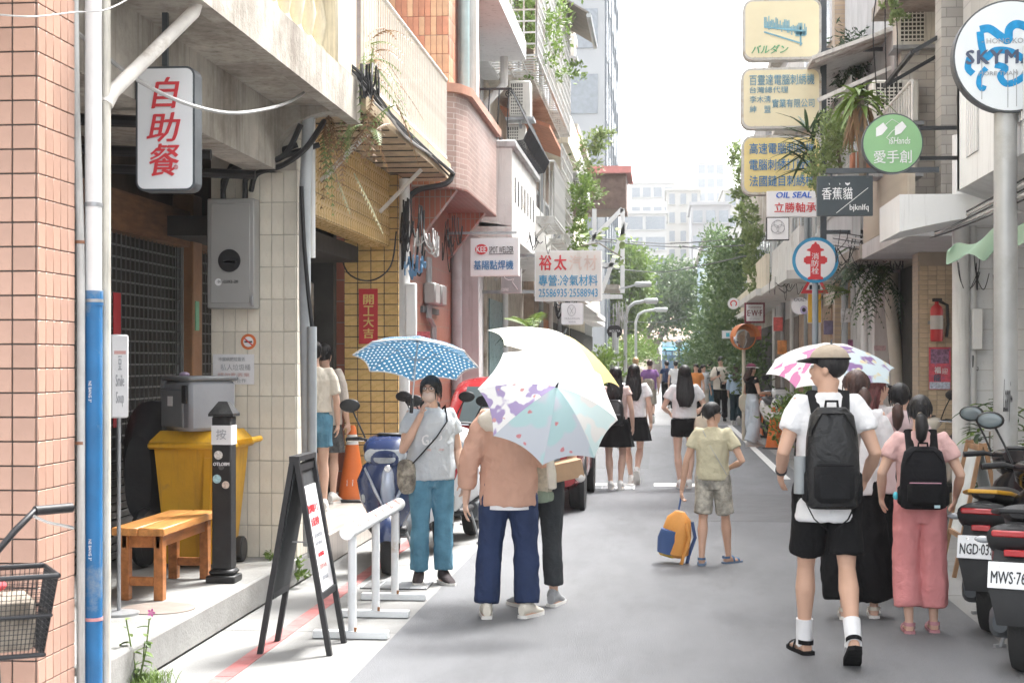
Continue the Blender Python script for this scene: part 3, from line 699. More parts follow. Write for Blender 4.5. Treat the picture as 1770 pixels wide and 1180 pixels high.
# nearest white house: solid parapet over the pavement
t = thing('white_house', 'white painted house with deep parapet balcony behind the round sign pole', 'building', (3.5, 10, 0))
part('wall', MB().box(3.3, 2, 0, 8, 13.2, 9.5), M_rw, t)
pp = part('parapet', MB().box(2.65, 4, 3.22, 2.77, 14.05, 4.18).box(2.65, 13.95, 3.221, 3.3, 14.05, 4.179), M_rw, t)
part('soffit', MB().prism([(2.652, 3.218), (3.3, 3.0), (3.3, 3.4), (2.77, 3.4)], 4, 14.04), mat('grey_soffit', (.55, .56, .56), .85, var=.12), t)
for y in (7.0, 9.0, 11.3, 13.1):
    w = part('window', MB().box(2.64, y, 3.46, 2.655, y+.5, 4.0), mat('pale_recess', (.5, .5, .5), .8), pp); me = MB().box(2.632, 0, 3.46, 2.645, .03, 4.0).mesh('bar', M_white)
    for k in range(6): inst('bar', me, w, T(0, y+.05+k*.08, 0))
part('upper_wall', MB().box(2.85, 3, 5.6, 3.31, 14.0, 9.4), M_rw, t)
# white block wall and post beyond
t = thing('block_wall_house', 'white painted block wall house with arched porch slab by the plants', 'building', (3.6, 15.6, 0))
wl = part('wall', MB().box(3.05, 15.4, 0, 5.5, 15.8, 3.4), M_lgrout, t)
tiles(wl, (3.05, 15.4, 0), (1, 0, 0), (0, 0, 1), 4, 17, .2, .2, M_rw, .004, .008, 'block')
part('return_wall', MB().box(3.5, 15.82, 0, 5.5, 17.9, 3.3), M_rw, t)
part('back_wall', MB().box(4.1, 13.25, 0, 5.5, 15.39, 3.3), mat('pale_wall', (.6, .61, .6), .8, var=.1), t)
arch = [(2.15, 2.86)]+[(2.15+1.1*i/10, 2.86+.16*sin(pi*i/10*.5)) for i in range(1, 11)]+[(4.2, 3.02), (4.2, 3.2), (2.15, 3.2)]
part('porch_slab', MB().prism(arch, 14.1, 15.38), M_rw, t)
part('upper_wall', MB().box(3.0, 13.3, 3.21, 6, 15.6, 9), tilemat('grey_block_wall', (.5, .49, .47), .4, .2, .008, (.3, .3, .29), 'YZ'), t)
# house with ribbed metal parapet and the brick pillar
t = thing('brick_pillar_house', 'house with beige brick pillar and ribbed metal parapet under a balcony', 'building', (3.5, 18.2, 0))
pil = part('pillar', MB().box(3.0, 18.2, 0, 3.5, 18.6, 3.0), mat('brick_mortar', (.36, .31, .25), .9), t)
tiles(pil, (3.0, 18.2, 0), (1, 0, 0), (0, 0, 1), 5, 50, .1, .056, M_bbrick, .006, .012, 'brick')
part('pillar_side', MB().box(2.985, 18.2, 0, 2.999, 18.6, 2.95), tilemat('beige_brick_side', (.5, .4, .28), .1, .056, .006, (.36, .31, .25), 'YZ', offset=.5), t)
part('slab', MB().box(2.5, 15.85, 2.96, 4.2, 19.4, 3.14), M_gconc, t)
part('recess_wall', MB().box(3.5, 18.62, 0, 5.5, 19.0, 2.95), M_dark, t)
sd = part('parapet', MB().box(2.52, 15.9, 3.142, 2.58, 19.35, 3.95), mat('tan_siding', (.5, .44, .36), .5, var=.1), t)
me = MB().box(2.5, 0, 3.15, 2.522, .035, 3.94).mesh('rib', MATS['tan_siding'])
for i in range(49): inst('rib', me, sd, T(0, 15.92+i*.07, 0))
railing(t, (2.55, 15.9, 0), (2.55, 19.3, 0), 3.95, 4.55, 20, M_wrail, .012, .02)
part('pier', MB().box(2.9, 18.9, 3.142, 3.3, 19.3, 9), tilemat('grey_tile_pier', (.47, .44, .4), .2, .1, .006, (.3, .28, .26), 'XZ', offset=.5), t)
part('pier', MB().box(2.85, 15.95, 3.142, 3.25, 16.3, 9), tilemat('grey_tile_pier', (.47, .44, .4), .2, .1, .006), t)
part('upper_wall', MB().box(3.35, 15.9, 3.142, 6, 19.4, 9.5), tilemat('buff_tile_wall', (.5, .46, .4), .2, .1, .006, (.35, .33, .3), 'YZ', offset=.5), t)
part('upper_slab', MB().box(2.6, 15.95, 5.9, 3.4, 19.3, 6.05), M_oldc, t)
pane_window(t, 3.35, 16.6, 18.4, 4.2, 5.6, -1)
part('awning_frame', MB().bar((2.6, 16.2, 4.9), (3.3, 16.2, 5.3), .04).bar((2.6, 16.2, 4.9), (2.6, 18.2, 4.9), .04).bar((2.6, 18.2, 4.9), (3.3, 18.2, 5.3), .04), M_iron, t)
# plastered house with posters
t = thing('plaster_house', 'pale stained plaster house with cables and hanging plants under its slab', 'building', (3.5, 22, 0))
M_plas = mat('stained_plaster', (.6, .58, .57), .85, var=.12, scale=1.6, stain=.35, staincol=(.38, .36, .34), streak=.4, streakcol=(.25, .23, .22))
part('wall', MB().box(2.95, 21.6, 0, 5.5, 22.0, 2.95), M_plas, t)
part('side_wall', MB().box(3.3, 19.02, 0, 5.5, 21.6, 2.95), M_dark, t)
part('slab', MB().box(2.48, 19.45, 2.97, 4, 24.6, 3.15), M_oldc, t)
part('upper_wall', MB().box(2.9, 19.45, 3.152, 6, 24.6, 9), M_gconc, t)
part('balcony', MB().box(2.48, 20.2, 3.152, 2.58, 24.5, 3.8), M_gconc, t)
lattice(t, 2.46, 20.2, 24.5, 3.8, 5.4, .15, M_cage, .01)
part('hood', MB().prism([(2.9, 5.9), (1.9, 5.55), (1.9, 5.5), (2.9, 5.85)], 19.6, 23.5), M_wconc, t)
part('front_wall', MB().box(3.0, 22.02, 0, 5.5, 26, 2.95), M_plas, t)
pane_window(t, 2.9, 20.4, 22.2, 4.0, 5.3, -1); pane_window(t, 2.9, 22.8, 24.2, 4.0, 5.3, -1)
mb = MB()
for k in range(3): mb.bar((1.95+k*.03, 19.7, 5.5-k*.5), (2.9, 19.7, 5.9-k*.5), .05)
part('brace', mb, M_wconc, t)
far_house('tan_brick_house', 'tan brick house with barred window behind the hydrant sign', 2.75, 24.7, 31, 8.2, tilemat('tan_brick_wall', (.5, .38, .26), .22, .07, .007, (.36, .3, .25), 'YZ', offset=.5), -1, 3, .55, shop=mat('wood_shop', (.3, .2, .13), .6, var=.3))
far_house('grey_lattice_house', 'grey house with long window band beyond the hydrant sign', 2.8, 31.1, 38, 8.6, M_gconc, -1, 3, .7, shop=mat('dim_shop', (.14, .11, .09), .6, var=.4))
far_house('ivy_house', 'house smothered in ivy behind the convex mirror', 2.9, 38.1, 55, 7.5, M_oldc, -1, 3, .3)
far_house('pale_blue_house', 'narrow pale blue walled house beyond the ivy near the crossing', 2.6, 88, 112, 8.5, mat('pale_blue_wall', (.36, .43, .5), .7, var=.06, scale=.5), -1, 1, .1, win=False)
far_house('overgrown_house', 'low overgrown house along the far hedge', 3.4, 55.1, 87, 6.5, M_oldc, -1, 2, .3)

# ================================================================== blue shop and tiled roof across the crossing
t = thing('blue_shop', 'blue fronted shop with tiled roof facing the crossing', 'building', (1, 128, 0))
Y = 128.0
def xz(x, y): p = onY(x, y, Y); return p.x, p.z
a, b = xz(1140, 600)[0], xz(1206, 600)[0]
part('wall', MB().box(a-3, Y, 0, b+6, Y+8, xz(0, 585)[1]), mat('cream_shop_wall', (.62, .52, .4), .8), t)
part('roof', MB().prism([(Y-.6, xz(0, 588)[1]), (Y+5, xz(0, 560)[1]+.9), (Y+5, xz(0, 560)[1]+.6), (Y-.6, xz(0, 592)[1])], a-4, b+5, 'YZ'), tilemat('scaled_roof', (.55, .36, .24), .35, .3, .05, (.36, .24, .17), 'XY', offset=.5), t)
part('fascia', MB().box(a, Y-.25, xz(0, 603)[1], b, Y-.02, xz(0, 584)[1]), mat('sky_blue_board', (.45, .64, .72), .5), t)
part('front', MB().box(a, Y-.08, .05, b, Y-.03, xz(0, 603)[1]), mat('dark_blue_front', (.04, .09, .14), .4, var=.2), t)
for k in range(6):
    xx = a+(b-a)*(k+.5)/6; part('window', MB().box(xx-.2, Y-.12, xz(0, 614)[1], xx+.2, Y-.08, xz(0, 608)[1]), mat('blue_glass', (.2, .35, .45), .2), t)
part('awning', MB().prism([(Y-.3, xz(0, 602)[1]), (Y-1.3, xz(0, 606)[1]), (Y-1.3, xz(0, 605)[1]), (Y-.3, xz(0, 600)[1])], a, b, 'YZ'), mat('teal_awning', (.12, .35, .45), .6), t)
far_block(950, 1140, 135, 560, 650, 'low cream corner building behind the lamp posts', M_pale2, 2, 8)
# ================================================================== signs
M_ltbox = mat('sign_white', (.80, .81, .82), .35, var=.02, bump=.02)
M_redtx = mat('sign_red', (.62, .05, .06), .5, var=.05, bump=0)
M_blutx = mat('sign_blue', (.05, .20, .42), .5, var=.08, bump=0)
M_gold = mat('gold_ink', (.68, .5, .18), .5, var=.1, bump=0)
M_ink = mat('black_ink', (.03, .03, .035), .6, var=.1, bump=0)
M_gink = mat('grey_ink', (.35, .36, .38), .6, var=.1, bump=0)
M_dgrey = mat('dark_grey_metal', (.09, .10, .11), .45, metal=.3, var=.15)
M_redpap = MATS['red_paper']
def txt(t, s, x0, y0, x1, y1, D, m, yaw=0, **k):
    M, w, h = sframe(x0, y0, x1, y1, D, yaw); return text(s, m, t, M, w, h, **k)
def board(name, label, x0, y0, x1, y1, D, th=.06, face=M_ltbox, frame=M_alu, fw=.015, r=0, yaw=0, cat='sign', round_=False):
    """flat sign: casing with real thickness, face 3 mm proud inside its rim; D is the depth of the face"""
    M, w, h = sframe(x0, y0, x1, y1, D, yaw); t = thing(name, label, cat, M.translation - V(0, 0, h/2), yaw)
    P = (lambda d: circ(w/2-d, 48)) if round_ else ((lambda d: rrect(w-2*d, h-2*d, max(.004, r-d), 6)) if r else (lambda d: [(w/2-d, h/2-d), (-w/2+d, h/2-d), (-w/2+d, -h/2+d), (w/2-d, -h/2+d)]))
    face_plane(M, D, yaw); part('casing', MB(M).prism(P(0), .002, th), frame, t)
    part('face', MB(M).prism(P(fw), -.002, .004), face, t)
    return t
# --- 自助餐
t = board('lightbox_sign', 'white lightbox sign with red vertical characters hung under the arcade slab', 233, 115, 338, 330, 8.3, .13, M_ltbox, M_dgrey, .012, .05)
for s, b in (('自', (262, 134, 310, 187)), ('助', (254, 195, 312, 245)), ('餐', (258, 249, 310, 304))): txt(t, s, *b, 8.293, M_redtx, bold=.018, shear=.18)
txt(t, '©', 300, 285, 308, 293, 8.293, M_redtx)
p = atD(286, 115, 8.37); part('hanger', MB().bar(p, p+V(0, 0, .34), .03), M_dgrey, t)
# --- meter cabinet
D = 11.45
M, w, h = sframe(357, 343, 440, 533, D); t = thing('meter_cabinet', 'grey electricity meter cabinet mounted on the cream tiled pillar', 'meter box', M.translation-V(0, 0, h/2))
M_cab = mat('cabinet_grey', (.36, .36, .35), .45, metal=.2, var=.06, scale=3)
part('body', MB(M).box(-w/2, 0, -h/2, w/2, .16, h/2, .008), M_cab, t)
dr = part('door', MB(M).box(-w/2+.03, -.012, -h/2+.04, w/2-.03, .002, h/2-.04, .004), M_cab, t)
gx, gz = -.005, -.055
part('meter_window', MB(M).lathe([(.086, -.02), (.086, -.012), (.075, -.016), (0, -.016)], (gx, 0, gz), 32, 'Y'), [M_black], dr)
part('meter_dial', MB(M).box(gx-.045, -.02, gz-.02, gx+.045, -.0165, gz+.0), mat('dial_white', (.5, .5, .5)), dr)
txt(t, '01-0392-20', 376, 484, 412, 489, D-.02, M_ink); part('sticker', MB(M).lathe([(.027, -.0135), (0, -.0136)], (-.09, 0, -.215), 20, 'Y'), M_ltbox, dr)
part('latch', MB(M).box(w/2-.025, -.02, -.39, w/2-.005, 0, -.32, .003), M_steel, t)
for k, dx in enumerate((-.08, .09)):
    p = M @ V(dx, .08, h/2); part('conduit', MB().tube([p, p+V(0, 0, .14), p+V(.06, 0, .25), p+V(.28, .05, .33), p+V(.55, .1, .42)], .022, 8), M_black, t)
# papers and stickers on the pillar
def paper(label, x0, y0, x1, y1, D, m, lines=(), cat='notice', name='paper_notice', yaw=0):
    M, w, h = sframe(x0, y0, x1, y1, D, yaw); o = thing(name, label, cat, M.translation-V(0, 0, h/2)); part('sheet', MB(M).box(-w/2, -.001, -h/2, w/2, .002, h/2), m, o)
    for s, b, mm in lines: txt(o, s, *b, D-.004, mm, yaw=yaw)
    return o
M_paper = mat('paper', (.72, .72, .73), .8, var=.04)
Dp = 11.36/ray(405, 600).y-.02
paper('handwritten white notice taped to the cream tiled pillar', 367, 612, 440, 664, Dp, M_paper, (('不當病把垃圾丟', (377, 617, 424, 624), M_gink), ('私人垃圾桶', (381, 629, 433, 640), M_gink), ('請勿亂丟棄', (376, 644, 432, 651), mat('pale_red_ink', (.6, .4, .38))), ('謝謝合作', (390, 654, 426, 661), M_gink)))
t = thing('no_smoking_sticker', 'round red no smoking sticker on cream tiles above the notice', 'sticker', atD(429, 603, Dp)); M, w, h = sframe(416, 577, 443, 604, Dp)
part('disc', MB(M).prism(circ(w/2, 32), -.002, .001), mat('orange_red', (.62, .16, .05), bump=0), t); part('centre', MB(M).prism(circ(w*.33, 28), -.004, -.001), M_paper, t)
part('cigarette', MB(M).box(-.03, -.006, -.006, .03, -.003, .006), M_ink, t); part('slash', MB(M @ RY(R(40))).box(-.042, -.007, -.005, .042, -.004, .005), M_redtx, t)
# --- red new year banner on the yellow pillar
Dy = 15.9/ray(636, 550).y-.03
t = board('red_banner', 'red paper banner with gold characters on the yellow tiled pillar', 620, 499, 653, 594, Dy, .006, M_redpap, M_redpap, .004, cat='banner')
for i, s in enumerate('開工大吉'): txt(t, s, 628, 509+i*19.5, 646, 526+i*19.5, Dy-.006, M_gold, bold=.02)
t = board('red_banner', 'narrow red paper banner with gold brush strokes on the grey column', 801, 577, 823, 638, 20.75, .006, M_redpap, M_redpap, .004, cat='banner')
for i, s in enumerate('恭喜發財'): txt(t, s, 807, 583+i*13, 817, 594+i*13, 20.74, M_gold)
M, w, h = sframe(711, 573, 743, 590, 17.15); t = solo('red_poster', MB(M).box(-w/2, 0, -h/2, w/2, .004, h/2), mat('rosy_poster', (.5, .12, .14), .6, var=.5, scale=25), 'small rosy printed poster on the red tiled wall', 'poster')
# --- KEE
t = board('hanging_sign', 'white hanging sign with red oval and blue characters by the grey column', 812, 411, 897, 477, 18.6, .09, M_ltbox, M_white, .012, 0, R(-6))
M, w, h = sframe(821, 422, 843, 440, 18.575, R(-6)); part('red_oval', MB(M).prism([(x*w/2, z*h/2) for x, z in circ(1, 32)], -.004, .0), M_redtx, t)
txt(t, 'KEE', 823.5, 426, 840.5, 436, 18.565, M_ltbox, R(-6), bold=.02); txt(t, 'SPOT WELDER', 845, 426, 888, 437, 18.575, M_ink, R(-6))
txt(t, '基陽點焊機', 818, 450, 888, 466, 18.575, M_blutx, R(-6), bold=.012); M, w, h = sframe(845, 438.5, 888, 439.5, 18.575, R(-6)); part('underline', MB(M).box(-w/2, -.003, -h/2, w/2, 0, h/2), M_ink, t)
p = atD(858, 411, 18.64); part('arm', MB().bar((-2.6, p.y, p.z+.06), (p.x+.25, p.y, p.z+.06), .03), M_steel, t)
# --- 裕太汽材
t = board('shop_sign', 'large pale shop sign with faded red heading and blue telephone numbers', 924, 433, 1040, 520, 23, .16, mat('faded_sign_face', (.72, .7, .66), .5, var=.06, scale=2, streak=.25, streakcol=(.5, .42, .34)), M_white, .02)
M_fad = mat('faded_red', (.66, .34, .3), .6, bump=0); M_fad2 = mat('very_faded_red', (.68, .56, .5), .6, bump=0)
for s, x, m in (('裕', 932, M_redtx), ('太', 958, M_redtx), ('汽', 984, M_fad2), ('材', 1010, M_fad2)): txt(t, s, x, 441, x+21, 467, 22.985, m, bold=.025)
txt(t, '專營:冷氣材料', 931, 475, 1033, 494, 22.985, mat('sign_mid_blue', (.08, .33, .55), bump=0), bold=.015); txt(t, '25586935·25588943', 931, 499, 1033, 513, 22.985, MATS['sign_mid_blue'], bold=.012)
p = atD(924, 470, 23.1); part('arm', MB().bar((-2.9, p.y, p.z+.25), (p.x+.3, p.y, p.z+.25), .05).bar((-2.9, p.y, p.z-.3), (p.x+.3, p.y, p.z-.3), .05), M_steel, t)
t = board('lightbox_sign', 'small white square lightbox with an oval emblem under the big shop sign', 970, 523, 1008, 561, 23, .12, M_ltbox, M_alu, .01, .03)
M, w, h = sframe(981, 527, 995, 546, 22.985); part('emblem', MB(M).tube([(.06*cos(a), -.003, .082*sin(a)) for a in [2*pi*i/24 for i in range(25)]], .0035, 5).bar((-.03, -.003, .05), (.025, -.003, -.05), .006).bar((.03, -.003, .05), (-.025, -.003, -.05), .006), M_gink, t)
txt(t, 'MUNUMNAN', 976, 549, 1002, 552, 22.985, M_gink); txt(t, '明明南', 983, 555, 995, 557.5, 22.985, M_gink)
p = atD(989, 523, 23.06); part('hanger', MB().bar(p, p+V(0, 0, .12), .03), M_steel, t)
t = board('shop_board', 'grey shop board with white line drawing beside the teal shop front', 866, 463, 901, 507, 20.3, .05, mat('grey_board', (.3, .32, .32), .6), M_gconc, .005)
M, w, h = sframe(866, 463, 901, 507, 20.29); part('drawing', MB(M).tube([(-.02+.07*cos(a), -.004, .06+.05*sin(a)) for a in [i*.4 for i in range(15)]]+[(.02, -.004, -.02), (.09, -.004, -.12)], .004, 5), M_ltbox, t)
txt(t, 'COFFEE', 867, 498, 879, 503, 20.285, M_ltbox)
t = board('awning_sign', 'small black rounded sign with white letters near the far lamp posts', 1049, 562, 1075, 583, 40, .25, M_black, M_black, .01, .15); txt(t, 'AGLLTA', 1053, 570, 1072, 574, 39.98, M_ltbox)
# --- right: three yellow boxes on a post
M_yface = mat('yellowed_face', (.76, .70, .48), .45, var=.06, scale=2, bump=.02); M_yface3 = mat('stained_yellow_face', (.72, .60, .26), .45, var=.12, scale=1.6, stain=.25, staincol=(.55, .42, .16), bump=.02)
M_rim = mat('pale_metal_rim', (.5, .49, .46), .5, metal=.4, var=.15, scale=20, stain=.4, staincol=(.36, .28, .18))
M_soft = mat('soft_blue', (.16, .34, .46), .5, bump=0)
D = 20.0
t1 = board('yellow_sign_box', 'yellowed sign box with machine drawing and green lettering, topmost on its post', 1285, -2, 1419, 103, D, .22, M_yface, M_rim, .03, .13)
txt(t1, 'バルダン', 1299, 78, 1362, 93, D-.02, mat('sign_green', (.12, .4, .2), bump=0), bold=.02, shear=.2)
M, w, h = sframe(1321, 38, 1392, 80, D-.02); mb = MB(M); rg = random.Random(3)
for i in range(30):
    u = i/29; x = -w/2+w*u; z0 = h*.22-h*.45*u; mb.box(x, -.003, z0+rg.uniform(0, .06), x+w*.024, 0, z0+rg.uniform(.1, .2))
mb.bar((-w/2, -.002, h*.1), (w*.42, -.002, -h*.42), .02, .004, (0, 1, 0)); mb.bar((-w/2, -.002, h*.3), (w*.45, -.002, h*.1), .02, .004, (0, 1, 0)); mb.box(w*.36, -.003, -h*.5, w*.4, 0, h*.28); mb.box(w*.25, -.003, -h*.1, w*.5, 0, h*.1)
o = part('machine_drawing', mb, mat('drawing_blue', (.2, .42, .52), bump=0), t1); o['kind'] = 'stuff'
t2 = board('yellow_sign_box', 'yellowed sign box with four rows of blue characters, middle of its post', 1282, 117, 1419, 222, D, .22, M_yface, M_rim, .03, .13)
for s, b in (('百靈達電腦刺綉機', (1296, 129, 1407, 147)), ('台灣總代理', (1296, 150, 1362, 161)), ('李木淸', (1296, 166, 1332, 178)), ('紳', (1296, 183, 1307, 195)), ('盟', (1321, 183, 1332, 195)), ('實業有限公司', (1335, 171, 1407, 186))): txt(t2, s, *b, D-.02, M_soft, bold=.006)
t3 = board('yellow_sign_box', 'stained deep yellow sign box with three rows of blue characters behind spiky leaves', 1283, 234, 1419, 336, D, .22, M_yface3, M_rim, .03, .13)
for s, y in (('高速電腦刺綉機', 247), ('電腦刺綉打版機', 275), ('法國鏈目刺綉機', 303)): txt(t3, s, 1296, y, 1407, y+19, D-.02, M_blutx, bold=.008)
for tt, (ya, yb) in ((t1, (-2, 103)), (t2, (117, 222)), (t3, (234, 336))):
    M, w, h = sframe(1285, ya, 1419, yb, D-.01); ribs = MB().box(-.006, -.012, -.02, .006, .0, .02).mesh('rim_rib', M_rim)
    for px in range(1300, 1407, 5):
        for yy in (ya+1.5, yb-1.5):
            if px % 15 == 0: inst('rim_rib', ribs, tt, T(atD(px, yy, D)))
t = thing('sign_post', 'grey steel post carrying the three yellow sign boxes', 'post', (atD(1423, 336, 20.15).x, 20.3, 0))
p = atD(1423, 336, 20.15); part('shaft', MB().box(p.x-.04, p.y-.04, p.z-.6, p.x+.04, p.y+.04, 7.5), M_dgrey, t)
for z in (p.z-.5, p.z+.9, p.z+1.9): part('arm', MB().bar((p.x, p.y, z), (2.95, p.y, z), .05), M_dgrey, t)
t = board('bearing_sign', 'white sign with blue oil seal lettering and red characters below the yellow boxes', 1326, 330, 1411, 375, 19.7, .1, M_ltbox, M_white, .01)
txt(t, 'OIL SEAL', 1342, 332, 1402, 342, 19.685, mat('strong_blue', (.05, .16, .6), bump=0), bold=.03, shear=.15); txt(t, '立勝軸承', 1339, 350, 1410, 367, 19.685, M_redtx, bold=.012)
t = board('knot_sign', 'narrow black edged white sign with grey knot emblem', 1325, 375.5, 1364, 415, 19.7, .1, M_ltbox, M_ink, .01)
M, w, h = sframe(1332, 379, 1357, 406, 19.685); mb = MB(M)
for k in range(3): a = 2*pi*k/3+pi/2; mb.tube([(.042*cos(a)+.05*cos(b), -.003, .042*sin(a)+.05*sin(b)) for b in [2*pi*i/24 for i in range(25)]], .003, 5)
mb.tube([(.085*cos(b), -.003, .085*sin(b)) for b in [2*pi*i/30 for i in range(31)]], .003, 5); part('knot', mb, M_gink, t)
# --- green round
D = 14
t = board('round_sign', 'round green sign with white houses and white characters', 1491, 196, 1595, 300, D, .1, mat('leaf_green_face', (.26, .48, .25), .5, var=.05, bump=.02), M_dgrey, .012, round_=True)
txt(t, '愛手創', 1511, 260, 1575, 282, D-.012, M_ltbox, bold=.006); txt(t, 'iSHands', 1537, 237, 1573, 249, D-.012, M_ltbox, shear=.2)
M, w, h = sframe(1514, 206, 1570, 248, D-.012)
for x, z in ((-.09, 0), (.08, .01)): part('house_shape', MB(M).prism([(x-.055, z-.05), (x+.0, z-.03), (x+.05, z+.03), (x+.01, z+.08), (x-.055, z+.03)], -.002, .001), M_ltbox, t)
part('roof_line', MB(M).tube([(-.06, -.002, .06), (.0, -.002, .11), (.08, -.002, .06), (0, -.002, 0), (-.05, -.002, -.06), (0, -.002, -.1)], .003, 5), M_ltbox, t)
for y in (222, 274): p = atD(1590, y, D+.06); part('arm', MB().bar(p, (3.05, p.y, p.z), .035), M_iron, t)
# --- dark cat cafe board
D = 15
t = board('dark_sign', 'dark slate hanging sign with white characters under a black bar', 1413, 304, 1508, 373, D, .06, mat('slate_face', (.055, .07, .08), .5, var=.1), M_dgrey, .004)
txt(t, '香蕉貓', 1421, 324, 1473, 345, D-.012, M_ltbox, bold=.008); txt(t, 'bjknlfq', 1469, 353, 1501, 366, D-.012, M_ltbox, bold=.01)
M, w, h = sframe(1446, 325, 1500, 368, D-.01); part('slash', MB(M).bar((-w/2, 0, -h/2), (w/2, 0, h/2), .006, .003, (0, 1, 0)), M_ltbox, t)
for x in (1431, 1449): M, w, h = sframe(x-3, 316, x+3, 322, D-.01); part('banana_mark', MB(M).tube([(.016*cos(a), 0, .016*sin(a)) for a in [-.3, .1, .5, 1.0]], [.001, .004, .004, .001], 5), M_ltbox, t)
M, w, h = sframe(1461, 315, 1469, 321, D-.01); part('cat_mark', MB(M).prism([(-w/2, 0), (-w/2, h/2), (-w/4, h/4), (w/4, h/4), (w/2, h/2), (w/2, 0), (0, -h/2)], -.002, .002), M_ltbox, t)
p = atD(1428, 296, D+.02); part('arm', MB().bar(p, (2.7, p.y, p.z), .05).bar(p+V(.05, 0, 0), p+V(.05, 0, -.07), .02).bar(p+V(.4, 0, 0), p+V(.4, 0, -.07), .02), M_dgrey, t)
# --- big round sign on a pole
D = 11.2
t = thing('pole_sign', 'large round pale sign with blue spray paint on a tall grey pole', 'sign', (atD(1738, 600, D+.12).x, atD(1738, 600, D+.12).y, 0))
CUR.clear(); M, w, h = sframe(1650, 0, 1844, 194, D); R0 = w/2; face_plane(M, D)
part('casing', MB(M).prism(circ(R0, 56), .002, .13), M_dgrey, t); part('face', MB(M).prism(circ(R0-.012, 56), -.003, .004), mat('pale_round_face', (.72, .77, .80), .35, var=.02, bump=.01), t)
M_navy = mat('dark_navy_ink', (.08, .10, .16), bump=0)
txt(t, 'SKYMALL', 1672, 86, 1824, 110, D-.016, M_navy, bold=.035, spacing=1.15); txt(t, '- HONG KONG -', 1698, 66, 1796, 75, D-.014, M_gink); txt(t, 'MORE THAN A MALL', 1693, 123, 1803, 130, D-.014, M_gink)
M_spray = mat('blue_spray', (.01, .26, .55), .6, var=.2, scale=20, bump=0)
def spray(pts, r):
    out = []
    P_ = [proj(x, y, .006) for x, y in pts]
    for i in range(len(P_)-1):                       # Catmull-Rom through the points
        a, b, c, d = P_[max(i-1, 0)], P_[i], P_[i+1], P_[min(i+2, len(P_)-1)]
        for k in range(6):
            s = k/6; out.append(.5*((2*b)+(c-a)*s+(2*a-5*b+4*c-d)*s*s+(3*b-a-3*c+d)*s**3))
    out.append(P_[-1]); part('spray_stroke', MB().tube(out, [(r, .0012)]*len(out), 8, flat=(0, 1, 0)), M_spray, t)
spray([(1694, 52), (1710, 50), (1728, 62), (1742, 70), (1745, 50), (1760, 42), (1785, 55), (1800, 80)], .03)
spray([(1694, 55), (1697, 80), (1704, 100), (1720, 88), (1748, 90), (1780, 110)], .026)
spray([(1676, 100), (1673, 118), (1682, 128)], .024); spray([(1705, 118), (1695, 130), (1692, 145), (1698, 154), (1701, 148)], .02)
spray([(1720, 112), (1738, 118), (1729, 132), (1740, 145), (1762, 138), (1780, 120)], .024)
for x, y0, y1 in ((1697, 95, 172), (1742, 128, 186), (1752, 120, 150), (1757, 120, 184)): part('drip', MB().bar(proj(x, y0, .006), proj(x, y1, .006), .005, .002, (0, 1, 0)), M_gink, t)
p = atD(1738, 600, D+.12); part('pole', MB().cyl((p.x, p.y, 0), (p.x, p.y, 5.5), .088, 24, .082), mat('galvanised_pole', (.45, .46, .46), .5, metal=.4, var=.12, scale=3, stain=.3, staincol=(.36, .36, .35)), t)
CUR.clear(); txt(t, 'Laanj~', 1734, 655, 1750, 730, D+.02, M_ink, name='scribble', shear=.5)
# --- fire hydrant sign
D = 19.8
t = thing('hydrant_sign', 'round blue rimmed sign with red hydrant on a grey pole', 'sign', (atD(1409, 700, D+.06).x, atD(1409, 700, D+.06).y, 0))
M, w, h = sframe(1370, 410, 1449, 489, D); face_plane(M, D)
part('rim', MB(M).prism(circ(w/2, 48), 0, .02), mat('sign_rim_blue', (.04, .28, .5), .45, bump=0), t); part('face', MB(M).prism(circ(w/2*.86, 48), -.004, .003), M_ltbox, t)
u = w/232.0; hp = [(-38, -98), (-38, -88), (-26, -82), (-26, -20), (-46, -20), (-52, -12), (-58, -12), (-58, 12), (-52, 12), (-46, 20), (-26, 20), (-26, 44), (-44, 48), (-40, 56), (-26, 60), (-18, 78), (-6, 84), (-4, 92), (4, 92), (6, 84), (18, 78), (26, 60), (40, 56), (44, 48), (26, 44), (26, 20), (46, 20), (52, 12), (58, 12), (58, -12), (52, -12), (46, -20), (26, -20), (26, -82), (38, -88), (38, -98)]
part('hydrant_shape', MB(M).prism([(x*u, z*u) for x, z in hp], -.008, -.001), M_redtx, t)
for i, s in enumerate('消防栓'): txt(t, s, 1403, 437+i*12.5, 1415, 448.5+i*12.5, D-.012, M_ltbox, bold=.01)
p = atD(1409, 600, D+.06); part('pole', MB().cyl((p.x, p.y, 0), (p.x, p.y, 3.0), .04, 16), mat('blue_grey_pole', (.3, .36, .4), .5, var=.1), t)
t = thing('warning_sign', 'red edged triangular road sign behind the hydrant sign', 'sign', atD(1408, 507, 20.8)); M, w, h = sframe(1384, 464, 1432, 507, 20.8)
tri = lambda k: [(0, h/2*k+h*.0), (-w/2*k, -h/2*k), (w/2*k, -h/2*k)]
part('plate', MB(M).prism(tri(1), 0, .01), M_redtx, t); part('face', MB(M @ T(0, 0, -h*.05)).prism(tri(.62), -.004, .001), M_ltbox, t); part('mark', MB(M @ T(0, 0, -h*.25)).box(-.07, -.007, -.03, .07, -.004, .03), M_ink, t)
t = board('yellow_plate', 'narrow yellow plate sign on the pole under the hydrant sign', 1396, 507, 1420, 558, 21, .03, mat('sign_yellow', (.7, .45, .05), .5), M_alu, .006)
t = board('round_sign', 'round white sign with a one eyed cartoon motif beside the yellow plate', 1368, 509, 1398, 548, 23, .08, M_ltbox, M_alu, .006, round_=True)
